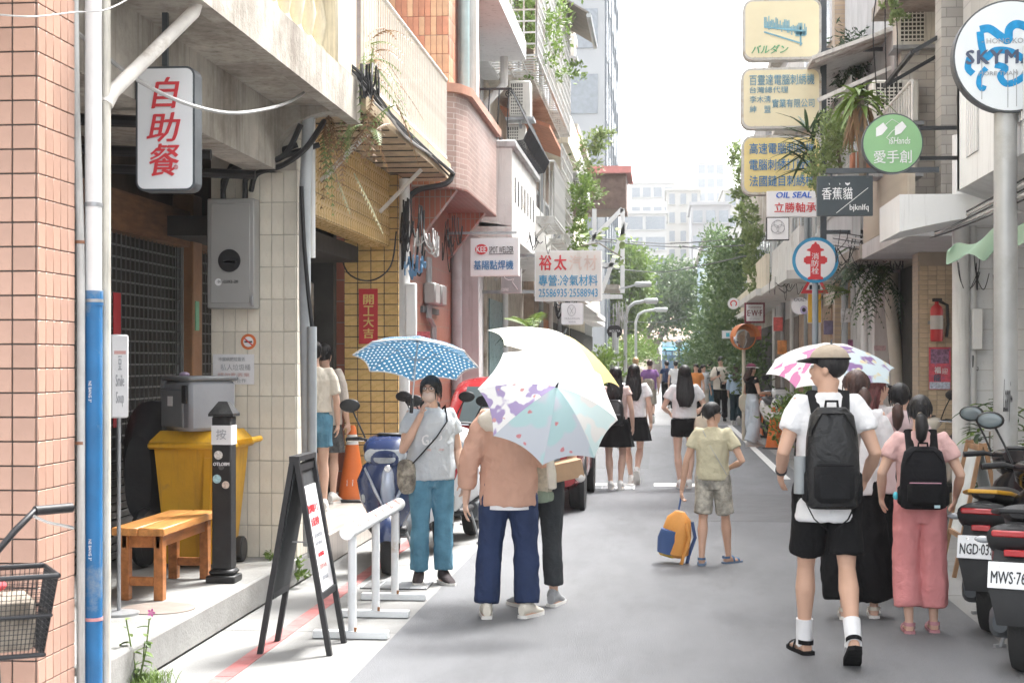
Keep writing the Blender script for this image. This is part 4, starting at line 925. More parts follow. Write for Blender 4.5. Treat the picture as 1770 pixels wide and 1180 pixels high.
M, w, h = sframe(1383, 528, 1396, 543, 22.98); part('eye', MB(M).prism([(x*w/2, z*h/2) for x, z in circ(1, 24)], -.003, 0), mat('lilac', (.45, .4, .6)), t); part('pupil', MB(M).prism([(x*w/4, z*h/4) for x, z in circ(1, 20)], -.005, -.001), M_ink, t)
txt(t, 'K.MONST', 1373, 515, 1393, 521, 22.98, M_ink)
# --- farther right signs
t = board('framed_sign', 'square white sign with maroon frame and maroon letters', 1287, 523, 1322, 558, 34, .1, M_ltbox, mat('maroon', (.2, .03, .05), .5), .04)
txt(t, 'E·W·F', 1292, 536, 1317, 546, 33.98, MATS['maroon'], bold=.02); txt(t, 'Yummmy', 1293, 529, 1316, 533, 33.98, MATS['maroon']); txt(t, 'EST. STUDIO', 1296, 550, 1313, 552.5, 33.98, M_gink)
t = board('round_sign', 'small round white sign with a red ring emblem', 1258, 514, 1278, 535, 45, .1, M_ltbox, M_alu, .01, round_=True); M, w, h = sframe(1263, 519, 1273, 530, 44.98); part('ring', MB(M).tube([(.085*cos(a), 0, .085*sin(a)) for a in [-.9+i*.33 for i in range(16)]], .02, 6), M_redtx, t)
t = board('small_sign', 'small white sign with a blue mark beyond the convex mirror', 1248, 571, 1270, 585, 40, .05, M_ltbox, M_alu, .01); M, w, h = sframe(1255, 575, 1261, 582, 39.98); part('mark', MB(M).box(-w/2, -.004, -h/2, w/2, 0, h/2), mat('cyan_mark', (.1, .5, .6)), t)
D = 32; M, w, h = sframe(1268, 560, 1304, 604, D, R(18)); p = M.translation
t = thing('convex_mirror', 'round convex traffic mirror with orange hood on a pole', 'mirror', (p.x, p.y+.1, 0))
part('back', MB(M).lathe([(w*.62, .1), (w*.62, .0), (w*.57, -.005)], n=32, axis='Y'), mat('mirror_orange', (.62, .2, .06), .5), t)
part('glass', MB(M).lathe([(w*.58, .0), (w*.45, -.03), (w*.25, -.05), (0, -.058)], n=32, axis='Y'), mat('mirror_glass', (.75, .75, .75), .03, metal=1, var=0, bump=0), t)
part('hood', MB(M).grid(lambda u, v: V(w*.63*cos(pi*u), .05-v*.28, w*.63*sin(pi*u)), 16, 3), MATS['mirror_orange'], t)
part('pole', MB().cyl((p.x, p.y+.14, 0), (p.x, p.y+.14, p.z+.2), .038, 12), mat('pole_cream', (.6, .55, .45), .5), t)
# posters on the right
Db = 18.2/ray(1624, 630).y-.03
t = board('red_poster', 'red new year poster with dragon motif below the fire extinguisher', 1606, 600, 1643, 673, Db, .006, mat('poster_red', (.58, .10, .14), .6, var=.25, scale=20, stain=.25, staincol=(.2, .15, .3)), M_redpap, .003, cat='poster')
txt(t, '福', 1615, 634, 1626, 645, Db-.006, M_paper, bold=.02); txt(t, '迎', 1628, 636, 1638, 646, Db-.006, M_paper); txt(t, '龍', 1614, 647, 1626, 659, Db-.006, M_navy, bold=.03)
M, w, h = sframe(1609, 603, 1640, 628, Db-.005); part('picture', MB(M).box(-w/2, -.001, -h/2, w/2, .001, h/2), mat('poster_dark', (.22, .12, .2), .6, var=.8, scale=30), t)
M, w, h = sframe(1607, 660, 1642, 672, Db-.005); part('wave', MB(M).box(-w/2, -.001, -h/2, w/2, .001, h/2), mat('poster_wave', (.45, .5, .6), .6, var=.5, scale=30), t)
Dq = 21.6/ray(1520, 630).y-.03
M, w, h = sframe(1511, 597, 1531, 620, Dq); o = solo('graffiti_tag', MB(M).box(-w/2, 0, .02, w/2, .003, h/2), mat('pink_graffiti', (.55, .4, .42), .8, var=.3, scale=30), 'faded pink paint mark on the stained plaster wall', 'graffiti')
t = board('security_plate', 'small red over white security plate on the plaster wall', 1537, 616, 1551, 643, Dq, .01, M_paper, M_paper, .002, cat='plate'); M, w, h = sframe(1537, 616, 1551, 630, Dq-.004); part('red_field', MB(M).box(-w/2, -.001, -h/2, w/2, .002, h/2), M_redtx, t); txt(t, 'SECOM', 1538, 633, 1550, 638, Dq-.005, M_blutx); txt(t, '中興', 1540, 619, 1549, 626, Dq-.008, M_paper)
M, w, h = sframe(1465, 587, 1487, 606, 24); solo('purple_poster', MB(M).box(-w/2, 0, -h/2, w/2, .005, h/2), mat('purple_poster', (.35, .12, .25), .6, var=.7, scale=18), 'purple and red printed poster on the far plaster wall', 'poster')
t = thing('parking_plate', 'small dark lettered plate low on the plaster wall', 'plate', atD(1532, 672, Dq)); M, w, h = sframe(1523, 666, 1540, 674, Dq); part('plate', MB(M).box(-w/2, 0, -h/2, w/2, .006, h/2), M_ink, t); txt(t, '請勿停車', 1524.5, 667.5, 1538.5, 672.5, Dq-.004, M_paper)
# fire extinguisher
p = atD(1619, 590, Db-.1); t = thing('fire_extinguisher', 'red fire extinguisher hung on the beige brick pillar', 'fire extinguisher', p)
part('cylinder', MB().lathe([(.06, 0), (.072, .015), (.072, .36), (.06, .40), (.025, .43), (.022, .46)], p, 24), mat('extinguisher_red', (.42, .03, .035), .35, var=.1), t)
part('label', MB().lathe([(.0735, .14), (.0735, .30)], p, 24), mat('label_grey', (.45, .44, .42)), t); part('handle', MB().box(p.x-.05, p.y-.015, p.z+.46, p.x+.06, p.y+.015, p.z+.5, .006), M_black, t)
part('hose', MB().tube([p+V(.03, 0, .47), p+V(.12, 0, .42), p+V(.13, 0, .2), p+V(.11, 0, .05)], .018, 8), M_black, t); part('bracket', MB().box(p.x-.08, p.y+.05, p.z+.2, p.x+.08, 18.2, p.z+.24), M_steel, t)
# ================================================================== street furniture, left
# pipes on the pink pillar
t = thing('drain_pipe', 'tall drain pipe painted blue below and white above beside the pink pillar', 'pipe', (onX(161, 900, -2.72).x, 7.3, 0))
px = onY(161.5, 600, 7.05).x; M_bluep = mat('blue_pipe', (.02, .14, .33), .45, var=.18, scale=5, streak=.22, streakcol=(.3, .34, .38), stain=.12, staincol=(.2, .26, .32))
part('lower_pipe', MB().cyl((px, 7.05, 0), (px, 7.05, 2.01), .0425, 20), M_bluep, t); part('upper_pipe', MB().cyl((px, 7.05, 2.012), (px, 7.05, 4.2), .040, 20), M_wpvc, t)
part('collar', MB().cyl((px, 7.05, 1.96), (px, 7.05, 2.03), .046, 20), M_bluep, t); part('clamp', MB().cyl((px, 7.05, 1.975), (px, 7.05, 1.99), .0475, 20), M_steel, t)
part('clamp', MB().cyl((px, 7.05, 2.43), (px, 7.05, 2.45), .043, 20), M_steel, t); part('twine', MB().cyl((px, 7.05, .46), (px, 7.05, .475), .0455, 16), mat('pink_twine', (.6, .3, .3)), t)
for z in (1.55, .8): text('NE BANG 3"', M_paper, t, T(px, 7.0065, z) @ RY(pi/2), .1, .014)
gx_ = onY(138, 600, 6.99).x
t = thing('conduit', 'thin bent grey conduit between the pink pillar and the blue pipe', 'pipe', (gx_, 6.99, 0))
part('tube', MB().tube([(gx_+.005, 6.99, 0), (gx_+.005, 6.99, 2.0), (gx_-.0, 6.99, 2.35), (gx_-.02, 6.99, 2.9), (gx_-.035, 6.99, 4.2)], .02, 12), mat('pale_conduit', (.5, .5, .48), .5, var=.15, streak=.4), t)
for z in (2.25, 1.3): part('clip', MB().cyl((gx_, 6.99, z), (gx_, 6.99, z+.015), .024, 10), mat('rusty_clip', (.25, .12, .07)), t)
cx_ = onY(184, 600, 7.12).x
t = thing('conduit', 'cream conduit on the far side of the blue pipe tied with twine', 'pipe', (cx_, 7.12, 0)); part('tube', MB().cyl((cx_, 7.12, 0), (cx_, 7.12, 4.2), .021, 12), mat('cream_conduit', (.58, .55, .48), .5, var=.12, streak=.3), t)
part('branch', MB().tube([(cx_, 7.12, 2.93), (cx_+.02, 7.16, 3.0), (cx_+.25, 7.7, 3.5), (cx_+.27, 7.8, 3.7)], .035, 10), mat('pale_branch_pipe', (.6, .57, .53), .5, var=.2, stain=.3), t)
# thin sign on post
p = onZ(202, 1000, .2); D = 9.0; M, w, h = sframe(190, 578, 221, 722, D, R(38)); c = M.translation
t = thing('post_sign', 'narrow white plastic notice on a thin steel post in the arcade', 'sign', (c.x, c.y, .2))
part('board', MB(M).box(-.055, -.02, -h/2, .055, .02, h/2, .01), M_paper, t); part('post', MB().cyl((c.x, c.y, .2), (c.x, c.y, c.z-h/2), .012, 10), M_steel, t)
text('豆\nSmile\nSoup', M_gink, t, M @ T(0, -.022, -.03), .05, .3, stretch=True); part('heading', MB(M).box(-.035, -.022, .13, .035, -.019, .15), mat('pale_red', (.6, .35, .33)), t)
part('base', MB().lathe([(.12, .2), (.12, .215), (.02, .225)], (c.x, c.y, 0), 20), M_steel, t)
# bench
t = thing('bench', 'varnished orange brown wooden bench on the arcade platform', 'bench', (-3.23, 9.75, .2))
M_bw = mat('varnished_wood', (.40, .15, .045), .38, var=.35, scale=3, stretch=(7, 1, 7), bump=.12, bscale=30, rnd=.05)
M_bt = mat('varnished_seat', (.52, .23, .07), .35, var=.35, scale=3, stretch=(9, 1, 9), bump=.12, bscale=30)
x0, x1, y0, y1 = -3.40, -3.06, 9.18, 10.32
for k in range(2): part('plank', MB().box(x0+k*.171, y0, .61, x0+k*.171+.168, y1, .66, .006), M_bt, t)
part('apron', MB().box(x0+.05, y0+.06, .53, x0+.075, y1-.06, .608).box(x1-.075, y0+.06, .53, x1-.05, y1-.06, .608), M_bw, t)
for yy in (y0+.06, y1-.13):
    for xx in (x0+.03, x1-.09): part('leg', MB().box(xx, yy, .2, xx+.06, yy+.07, .608, .004), M_bw, t)
    part('stretcher', MB().box(x0+.09, yy+.015, .29, x1-.09, yy+.05, .345, .003), M_bw, t); part('end_rail', MB().box(x0+.09, yy+.01, .53, x1-.09, yy+.055, .606, .003), M_bw, t)
# wheelie bin
t = thing('wheelie_bin', 'yellow wheeled rubbish bin standing against the cream tiled pillar', 'bin', (-3.38, 10.95, .2))
M_byel = mat('bin_yellow', (.62, .34, .02), .48, var=.12, scale=3, bump=.2, bscale=30, streak=.35, streakcol=(.34, .19, .03), stain=.12, staincol=(.3, .2, .07)); bx, by = -3.36, 10.93
def frustum(mb, b, tp, z0, z1):
    (ax0, ay0, ax1, ay1), (bx0, by0, bx1, by1) = b, tp
    mb.add([(ax0, ay0, z0), (ax1, ay0, z0), (ax1, ay1, z0), (ax0, ay1, z0), (bx0, by0, z1), (bx1, by0, z1), (bx1, by1, z1), (bx0, by1, z1)], [(0, 3, 2, 1), (4, 5, 6, 7), (0, 1, 5, 4), (1, 2, 6, 5), (2, 3, 7, 6), (3, 0, 4, 7)])
mb = MB(); frustum(mb, (bx-.2, by-.2, bx+.2, by+.2), (bx-.27, by-.27, bx+.27, by+.3), .23, 1.08); part('body', mb, M_byel, t)
part('rim', MB().box(bx-.31, by-.31, 1.06, bx+.31, by+.33, 1.11, .015), M_byel, t)
mb = MB(); frustum(mb, (bx-.30, by-.30, bx+.30, by+.32), (bx-.24, by-.22, bx+.24, by+.26), 1.112, 1.19); part('lid', mb, M_byel, t)
part('rib', MB().prism([(bx+.08, .3), (bx+.12, .3), (bx+.16, 1.0), (bx+.10, 1.0)], by-.275, by-.2), M_byel, t)
part('handle', MB().tube([(bx+.26, by-.1, 1.09), (bx+.4, by-.12, 1.12), (bx+.4, by+.14, 1.12), (bx+.26, by+.1, 1.09)], .022, 8), M_byel, t)
for s in (-1, 1): w_ = part('wheel', MB().lathe([(.085, -.03), (.095, -.02), (.095, .02), (.085, .03)], (bx+s*.24, by+.18, .297), 20, 'X'), M_black, t)
# case on the bin
M = T(-3.36, 10.83, 1.19) @ RZ(R(-38)); t = thing('equipment_case', 'grey hard plastic case with clasps on top of the yellow bin', 'case', (-3.36, 10.83, 1.19))
M_case = mat('case_grey', (.17, .18, .19), .5, var=.06); part('body', MB(M).box(-.14, -.2, 0, .2, .2, .36, .025), mat('case_light_grey', (.27, .28, .3), .55, var=.12, scale=3, stain=.2, staincol=(.18, .18, .18)), t)
part('front', MB(M).box(-.17, -.2, .0, -.141, .2, .30, .012).box(-.175, -.21, .302, -.141, .21, .37, .012), M_case, t); part('end_panel', MB(M).box(-.14, -.222, .03, .13, -.201, .3, .008), M_case, t)
part('lid', MB(M).box(-.16, -.215, .362, .21, .215, .395, .012), M_case, t); part('clasp', MB(M).box(.12, -.225, .2, .18, -.205, .33, .006), M_black, t); part('label', MB(M).box(-.05, -.2255, .18, .01, -.2225, .25), M_paper, t)
part('cloth', MB(M).ell((-.02, -.1, .405), (.05, .03, .02), 10, 6), mat('lilac_cloth', (.45, .35, .5)), t)
# dark covered scooter shape behind the bin is a draped tarp
t = thing('draped_tarp', 'black tarpaulin draped over something with a wheel behind the bin', 'tarpaulin', (-3.75, 11.1, .2))
mb = MB(); mb.loft([(10.75, -3.78, .85, .1, .3), (11.0, -3.76, .95, .22, .45), (11.3, -3.74, .95, .24, .45), (11.32, -3.74, .9, .1, .2)], 20, 2.4); part('sheet', mb, mat('black_tarp', (.02, .02, .022), .6, var=.3, bump=.5, bscale=12), t)
part('wheel', MB().lathe([(.12, -.04), (.2, -.04), (.22, 0), (.2, .04), (.12, .04)], (-3.72, 10.72, .42), 24, 'X'), M_black, t)
# bollard
t = thing('bollard', 'square black iron bollard with pyramid cap and stickers by the bin', 'bollard', (-2.95, 10.1, .2)); M = T(-2.95, 10.1, .2)
M_bol = mat('bollard_black', (.018, .018, .019), .45, var=.35, stain=.25, staincol=(.07, .07, .068), scale=6)
part('base', MB(M).box(-.1, -.1, 0, .1, .1, .05, .008).box(-.085, -.085, .051, .085, .085, .09, .015), M_bol, t); part('shaft', MB(M).box(-.066, -.066, .09, .066, .066, 1.12, .008), M_bol, t)
mb = MB(M); frustum(mb, (-.085, -.085, .085, .085), (-.03, -.03, .03, .03), 1.14, 1.22); mb.box(-.085, -.085, 1.121, .085, .085, 1.139); part('cap', mb, M_bol, t)
part('paper_wrap', MB(M).box(-.0685, -.0685, .93, .0685, .0685, 1.06), M_paper, t); text('按', M_gink, t, M @ T(0, -.07, 1.0), .07, .07)
for i, (dx, dz, c, r_) in enumerate(((-.02, .86, (.6, .58, .55), .03), (.0, .78, (.1, .1, .1), .02), (-.03, .7, (.35, .55, .6), .03), (.03, .66, (.6, .5, .42), .026))):
    part('sticker', MB(M).lathe([(r_, -.0675), (0, -.068)], (dx, 0, dz), 14, 'Y'), mat('sticker_%d' % i, c, .6, var=.4, scale=60), t)
text('OTLOBM', M_paper, t, M @ T(0, -.068, .8), .11, .022, bold=.03)
# A-frame board, leaning legs
def aframe(name, label, xa, xb, y0, y1, zt, frame, panel_l, panel_r, paper_=None):
    """two boards hinged at the top; they stand at x = xa and xb on the ground"""
    t = thing(name, label, 'sandwich board', ((xa+xb)/2, (y0+y1)/2, 0)); xm = (xa+xb)/2
    for s, x in ((-1, xa), (1, xb)):
        bd = part('board', MB().add([(x+(xm-x)*k, y, zt*k) for k in (.3, .97) for y in (y0+.03, y1-.03)]+[(x+(xm-x)*k-s*.012, y, zt*k) for k in (.3, .97) for y in (y0+.03, y1-.03)], [(0, 1, 3, 2), (4, 6, 7, 5), (0, 4, 5, 1), (2, 3, 7, 6), (0, 2, 6, 4), (1, 5, 7, 3)]), panel_l if s < 0 else panel_r, t)
        for y in (y0+.015, y1-.015): part('leg', MB().bar((x, y, 0), (xm+s*.012, y, zt), .035, .03), frame, t)
        for k in (.3, .96): part('rail', MB().bar((x+(xm-x)*k, y0+.03, zt*k), (x+(xm-x)*k, y1-.03, zt*k), .03, .04), frame, t)
    return t
t = aframe('sandwich_board', 'black folding sandwich board with white menu sheet on the pavement', -2.31, -1.90, 8.62, 9.05, 1.12, mat('black_wood', (.02, .02, .022), .5, var=.2), mat('slate', (.035, .037, .04), .7, var=.2), mat('slate2', (.035, .037, .04), .7))
# menu sheet on the +X board
sl = V(-1.90, 0, 0); top = V(-2.105, 0, 1.12); nrm = V(1.12, 0, .205).normalized(); upv = (top-sl).normalized()
def onboard(y, k): q = sl.lerp(top, k); return V(q.x, y, q.z)+nrm*.006
mb = MB(); a = [onboard(8.655, .30), onboard(9.015, .30), onboard(9.015, .86), onboard(8.655, .86)]; mb.add(a+[q-nrm*.003 for q in a], [(0, 1, 2, 3), (7, 6, 5, 4), (0, 4, 5, 1), (1, 5, 6, 2), (2, 6, 7, 3), (3, 7, 4, 0)]); part('menu_sheet', mb, M_paper, t)
for s, k, w_, h_, m_ in (('全部現作手工', .74, .26, .05, M_redtx), ('豆花專賣', .67, .2, .05, M_redtx), ('一碗紅豆湯圓', .6, .24, .025, M_gink), ('每日熬煮', .56, .18, .02, M_gink), ('冰熱甜品', .5, .15, .025, M_redtx), ('歡迎入內', .44, .16, .03, MATS['pale_red']), ('營業時間', .38, .14, .025, M_gink)):
    q = onboard(8.835, k)+nrm*.002; text(s, m_, t, Matrix(((0, -nrm.x, upv.x, q.x), (1, 0, 0, q.y), (0, -nrm.z, upv.z, q.z), (0, 0, 0, 1))), w_, h_)
part('top_handle', MB().bar((-2.105, 8.62, 1.13), (-2.105, 9.05, 1.13), .06, .03), MATS['black_wood'], t); part('hinge', MB().bar((-2.2, 8.9, .62), (-2.01, 8.9, .62), .008), M_steel, t)
# white barrier
t = thing('white_barrier', 'white tube barrier with red lettering on three posts with flat feet', 'barrier', (-1.88, 10, 0)); M_wb = mat('barrier_white', (.72, .74, .75), .4, var=.06, scale=5, stain=.15, staincol=(.5, .42, .35))
for y in (9.18, 9.95, 10.68):
    part('post', MB().cyl((-1.88, y, .05), (-1.88, y, .64), .027, 16), M_wb, t); part('foot', MB().box(-2.12, y-.035, .004, -1.655, y+.035, .05, .004), M_wb, t); part('bolt', MB().box(-1.86, y-.045, .05, -1.845, y-.03, .075), mat('rust', (.3, .14, .06)), t)
part('top_tube', MB().cyl((-1.88, 9.02, .665), (-1.88, 10.85, .665), .045, 24), M_wb, t)
for k, s in enumerate('請勿停車請勿'): text(s, MATS['faded_red'], t, T(-1.88, 9.2+k*.28, .665) @ RZ(R(90)) @ RX(R(-55)) @ T(0, -.0462, 0), .07, .055, bold=.01)
# traffic cones
M_cone = mat('cone_orange', (.66, .16, .035), .5, var=.08, scale=6); M_coneb = mat('cone_base_black', (.05, .05, .05), .7); M_band = mat('cone_band', (.7, .7, .68), .4)
def cone(x, y, z, h, label, group=None, faded=False):
    t = thing('traffic_cone', label, 'traffic cone', (x, y, z), group=group); k = h/.75
    part('base', MB().box(x-.19*k, y-.19*k, z, x+.19*k, y+.19*k, z+.03*k, .008), M_coneb, t)
    part('body', MB().lathe([(.15*k, .03*k), (.14*k, .06*k), (.035*k, h-.02), (.025*k, h), (0, h)], (x, y, z), 24), M_cone, t)
    part('band', MB().lathe([(.063*k, .56*k), (.048*k, .66*k)], (x, y, z), 24), M_band, t); return t
pc = onY(609, 860, 15.45)
t = cone(pc.x, 15.45, .25, .78, 'orange cone with white characters against the yellow pillar')
for i, s in enumerate('請勿停'): text(s, M_paper, t, T(pc.x, 15.45-.118+.025*i, .25+.2+.13*i) @ RX(R(-9)), .07, .07, bold=.02)
cone(onZ(1333, 772, 0).x, 29.6, 0, .8, 'orange cone nearer the road edge of the paired cones'); cone(onZ(1346, 772, 0).x+.02, 30.05, 0, .8, 'orange cone tucked behind its pair by the orange barrier')
p = onZ(1318, 755, 0); t = thing('orange_barrier', 'orange plastic road barrier behind the paired cones', 'barrier', p)
part('panel', MB().box(p.x-.04, p.y-.35, .05, p.x+.04, p.y+.35, .95, .02), M_cone, t); part('foot', MB().box(p.x-.25, p.y-.3, 0, p.x+.25, p.y-.2, .05), M_coneb, t)
# wooden sandwich board on the right
t = aframe('wooden_board', 'wooden sandwich board with pale panel beside the right hand plants', 2.28, 2.72, 12.2, 12.75, 1.05, mat('board_wood', (.34, .2, .11), .6, var=.3, scale=5), mat('pale_panel_board', (.62, .66, .66), .6), mat('pale_panel_board', (.62, .66, .66), .6))
# grey pipes between the pillars
def pipe(label, pts, r, m, name='pipe', n=12):
    return solo(name, MB().tube(pts, r, n), m, label, 'pipe')
pa = onY(533, 400, 11.6)
pipe('thick grey drain pipe bent under the slab on the cream pillar', [(onY(541, 180, 11.45).x, 11.3, 3.55), (onY(536, 230, 11.4).x, 11.3, 3.3), (onY(527, 300, 11.3).x, 11.3, 2.95), (onY(527, 500, 11.3).x, 11.3, 2.2), (onY(534, 800, 11.3).x, 11.3, .3)], .045, M_pvc)
pipe('square topped grey conduit beside the thick drain pipe', [(onY(541, 560, 11.28).x, 11.25, 1.95), (onY(541, 800, 11.28).x, 11.25, .22)], .036, mat('mid_grey_pipe', (.32, .34, .35), .5))
pipe('black cable pair running down into the grey conduit', [(onY(522, 330, 11.24).x, 11.22, 3.0), (onY(527, 420, 11.24).x, 11.22, 2.55), (onY(534, 500, 11.24).x, 11.22, 2.2), (onY(540, 560, 11.24).x, 11.24, 1.93)], .016, M_black, 'cable')
pipe('white plastic conduit at the edge of the dark doorway', [(onY(543, 200, 11.8).x, 11.75, 3.6), (onY(543, 430, 11.8).x, 11.75, 2.5)], .022, M_wpvc)
p1 = onY(700, 700, 15.85); pipe('white drain pipe beside the yellow tiled pillar', [(p1.x, 15.82, .25), (p1.x, 15.82, 3.6)], .058, M_wpvc)
pipe('grey downpipe on the red tiled wall by the grey column', [(-2.68, 19.9, .0), (-2.68, 19.9, 3.5)], .07, M_pvc)
for i, (dy, z0) in enumerate(((.0, .3), (.18, .3))): pipe(['thin grey conduit nearer the meters on red tiles', 'thin grey conduit past the meters on red tiles'][i], [(-2.71, 18.0+dy, z0), (-2.71, 18.0+dy, 2.1), (-2.71, 17.6+dy, 2.2), (-2.71, 17.6+dy, 2.9)], .022, M_pvc, 'conduit', 8)
t = thing('electric_meter', 'pair of small electricity meters on the red tiled wall', 'meter', (-2.7, 17.9, 2.2))
for k in range(2): part('meter', MB().box(-2.75, 17.5+k*.55, 2.35, -2.6, 17.85+k*.55, 2.6, .02), M_cab, t)
part('backplate', MB().box(-2.749, 17.3, 2.25, -2.72, 18.6, 2.32), M_dgrey, t)
t = thing('junction_box', 'white junction box on the drain pipe by yellow tiles', 'junction box', (p1.x+.08, 15.75, 1.9)); part('body', MB().box(p1.x+.03, 15.7, 1.95, p1.x+.14, 15.78, 2.5, .01), M_white, t)
p = onX(760, 620, -2.2)
# right pipes
pr_ = onY(1661, 600, 15.3); pipe('tall white pipe in front of the white block wall', [(pr_.x, 15.3, 0), (pr_.x, 15.3, 3.9)], .085, M_wpvc)
pr2 = onY(1680, 600, 15.35); pipe('slim white conduit beside the tall white pipe', [(pr2.x, 15.33, 0), (pr2.x, 15.33, 3.2)], .04, M_wpvc)
pr3 = onY(1556, 600, 21.5); pipe('cream drain pipe down the stained plaster wall', [(pr3.x-.12, 21.48, 2.9), (pr3.x-.12, 21.48, 2.4), (pr3.x, 21.48, 1.0), (pr3.x, 21.48, 0)], .09, mat('cream_drain', (.58, .54, .46), .5, var=.1))
t = thing('junction_box', 'small white box with cable loops on the tall white pipe', 'junction box', (pr2.x, 15.25, 1.7)); part('body', MB().box(pr2.x-.02, 15.22, 1.8, pr2.x+.08, 15.3, 2.2, .01), M_white, t)
# air conditioners
M_ac = mat('ac_cream', (.66, .64, .58), .5, var=.06, streak=.2)
def aircon(label, x, y, z, w=.8, h=.6, d=.3, rz=0):
    t = thing('air_conditioner', label, 'air conditioner', (x, y, z), rz)
    part('case', MB().box(-w/2, -d/2, 0, w/2, d/2, h, .015), M_ac, t, world=False); part('grille_back', MB().box(-w*.42, -d/2-.004, h*.08, w*.15, -d/2+.01, h*.92), M_dark, t, world=False)
    me = MB().box(-w*.42, -d/2-.012, -.008, w*.15, -d/2-.002, .008).mesh('louvre', M_ac)
    for k in range(9): inst('louvre', me, t, T(0, 0, h*(.12+.085*k)), world=False)
    me = MB().box(-.006, -d/2-.014, h*.08, .006, -d/2-.003, h*.92).mesh('grille_bar', M_ac)
    for k in range(7): inst('grille_bar', me, t, T(-w*.42+w*.57*k/6, 0, 0), world=False)
    part('shelf', MB().box(-w/2-.05, -d/2-.05, -.05, w/2+.05, d/2+.05, -.005), M_steel, t, world=False); part('bracket', MB().bar((0, -d/2, -.05), (0, d/2+.25, -.35), .04), M_steel, t, world=False)
    return t
p = onY(900, 205, 22.75); aircon('cream air conditioner on a shelf under the grey roof slab', p.x, 22.75, p.z, .32, .54, .3)
p = onY(893, 275, 22.9); aircon('lower air conditioner behind the iron balcony', p.x, 22.9, p.z, .28, .5, .3)
p = onY(1550, 110, 20.5); aircon('pale air conditioner on the right upper wall by the green sign', p.x, 19.0, p.z-.1, .5, .6, .35)
p = onY(1540, 190, 19.0); aircon('second pale air conditioner above the round green sign', p.x, 18.8, p.z-.2, .55, .5, .35)
# street lamps, both with curved arms
def lamp(label, px_, ytop, D, reach=1.0):
    p = atD(px_, ytop, D); t = thing('street_lamp', label, 'street lamp', (p.x, p.y, 0)); m = mat('lamp_grey', (.5, .52, .52), .5, var=.08)
    part('pole', MB().tube([(p.x, p.y, 0), (p.x, p.y, p.z-.4), (p.x+.1, p.y, p.z-.12), (p.x+.35*reach, p.y, p.z), (p.x+.8*reach, p.y, p.z+.06)], .05, 8), m, t)
    part('lamp_head', MB().box(p.x+.75*reach, p.y-.12, p.z, p.x+1.35*reach, p.y+.12, p.z+.14, .04), m, t); part('lens', MB().box(p.x+.85*reach, p.y-.09, p.z-.02, p.x+1.3*reach, p.y+.09, p.z-.001), M_paper, t)
lamp('grey street lamp with a tall curved arm, nearer along the far shops', 1081, 524, 44, .7); lamp('lower street lamp with a thin arm, second along the far shops', 1099, 538, 58, .9)
t = thing('street_lamp', 'street lamp head on an arm fixed to the shop wall', 'street lamp', atD(1075, 500, 40)); p = atD(1070, 500, 40); part('arm', MB().bar(p, p+V(.45, 0, .12), .05), MATS['lamp_grey'], t); part('lamp_head', MB().box(p.x+.4, p.y-.1, p.z+.06, p.x+.85, p.y+.1, p.z+.2, .04), MATS['lamp_grey'], t)
for i, (x_, D_) in enumerate(((1062, 39), (1066, 48))):
    p = atD(x_, 600, D_); solo('steel_pole', MB().cyl((p.x, p.y, 0), (p.x, p.y, 2.4+.4*i), .06, 10), MATS['lamp_grey'], ['plain grey pole by the black rounded sign', 'second plain grey pole behind the black rounded sign'][i], 'pole')
# crossing poles and signs
D = 118; p = atD(1141, 640, D); t = thing('crossing_pole', 'tall white pole with triangular and round road signs at the crossing', 'pole', (p.x, p.y, 0)); zt = atD(1141, 461, D).z
part('pole', MB().cyl((p.x, p.y, 0), (p.x, p.y, zt), .13, 10), M_white, t); M, w, h = sframe(1136, 566, 1148, 577, D-.3); part('triangle', MB(M).prism([(0, h/2), (-w/2, -h/2), (w/2, -h/2)], 0, .03), M_redtx, t)
part('triangle_face', MB(M @ T(0, 0, -.06)).prism([(0, h*.26), (-w*.28, -h*.26), (w*.28, -h*.26)], -.03, -.005), M_paper, t); M, w, h = sframe(1137, 577, 1147, 588, D-.3); part('round_sign', MB(M).prism(circ(w/2, 24), 0, .03), M_redtx, t); part('round_face', MB(M).prism(circ(w*.35, 24), -.03, -.005), M_paper, t)
p = atD(1204, 650, 116); solo('white_mast', MB().cyl((p.x, p.y, 0), (p.x, p.y, atD(1204, 430, 116).z), .22, 12), M_white, 'thick white mast beside the ivy at the crossing', 'pole')
t = thing('turn_sign', 'round red edged no turn sign over the crossing with green plate', 'sign', atD(1183, 565, 116)); M, w, h = sframe(1176, 551, 1191, 567, 116); part('disc', MB(M).prism(circ(w/2, 28), 0, .04), M_redtx, t); part('face', MB(M).prism(circ(w*.37, 28), -.03, -.005), M_paper, t); part('arrow', MB(M).bar((-.12, -.035, -.12), (.12, -.035, .12), .07, .01, (0, 1, 0)).bar((.0, -.035, .14), (.14, -.035, .14), .06, .01, (0, 1, 0)), M_ink, t)
M, w, h = sframe(1192, 554, 1202, 565, 116); part('green_plate', MB(M).box(-w/2, 0, -h/2, w/2, .04, h/2), mat('plate_green', (.05, .35, .25)), t); part('arm', MB().bar(atD(1170, 550, 116.2), atD(1204, 550, 116.2), .1), M_white, t)
M, w, h = sframe(1156, 556, 1174, 563, 116); t = thing('traffic_light', 'horizontal traffic light with amber lenses over the crossing', 'traffic light', M.translation); part('housing', MB(M).box(-w/2, .05, -h/2, w/2, .3, h/2, .05), M_black, t)
for k, c in enumerate(((.65, .3, .04), (.65, .35, .05), (.05, .1, .08))): part('lens', MB(M).lathe([(h*.42, .04), (h*.36, .0), (0, -.02)], ((k-1)*w*.31, 0, 0), 16, 'Y'), mat('lens_%d' % k, c, .3), t)
part('arm', MB().bar(atD(1141, 556, 116.5), atD(1204, 556, 116.5), .1), M_white, t)
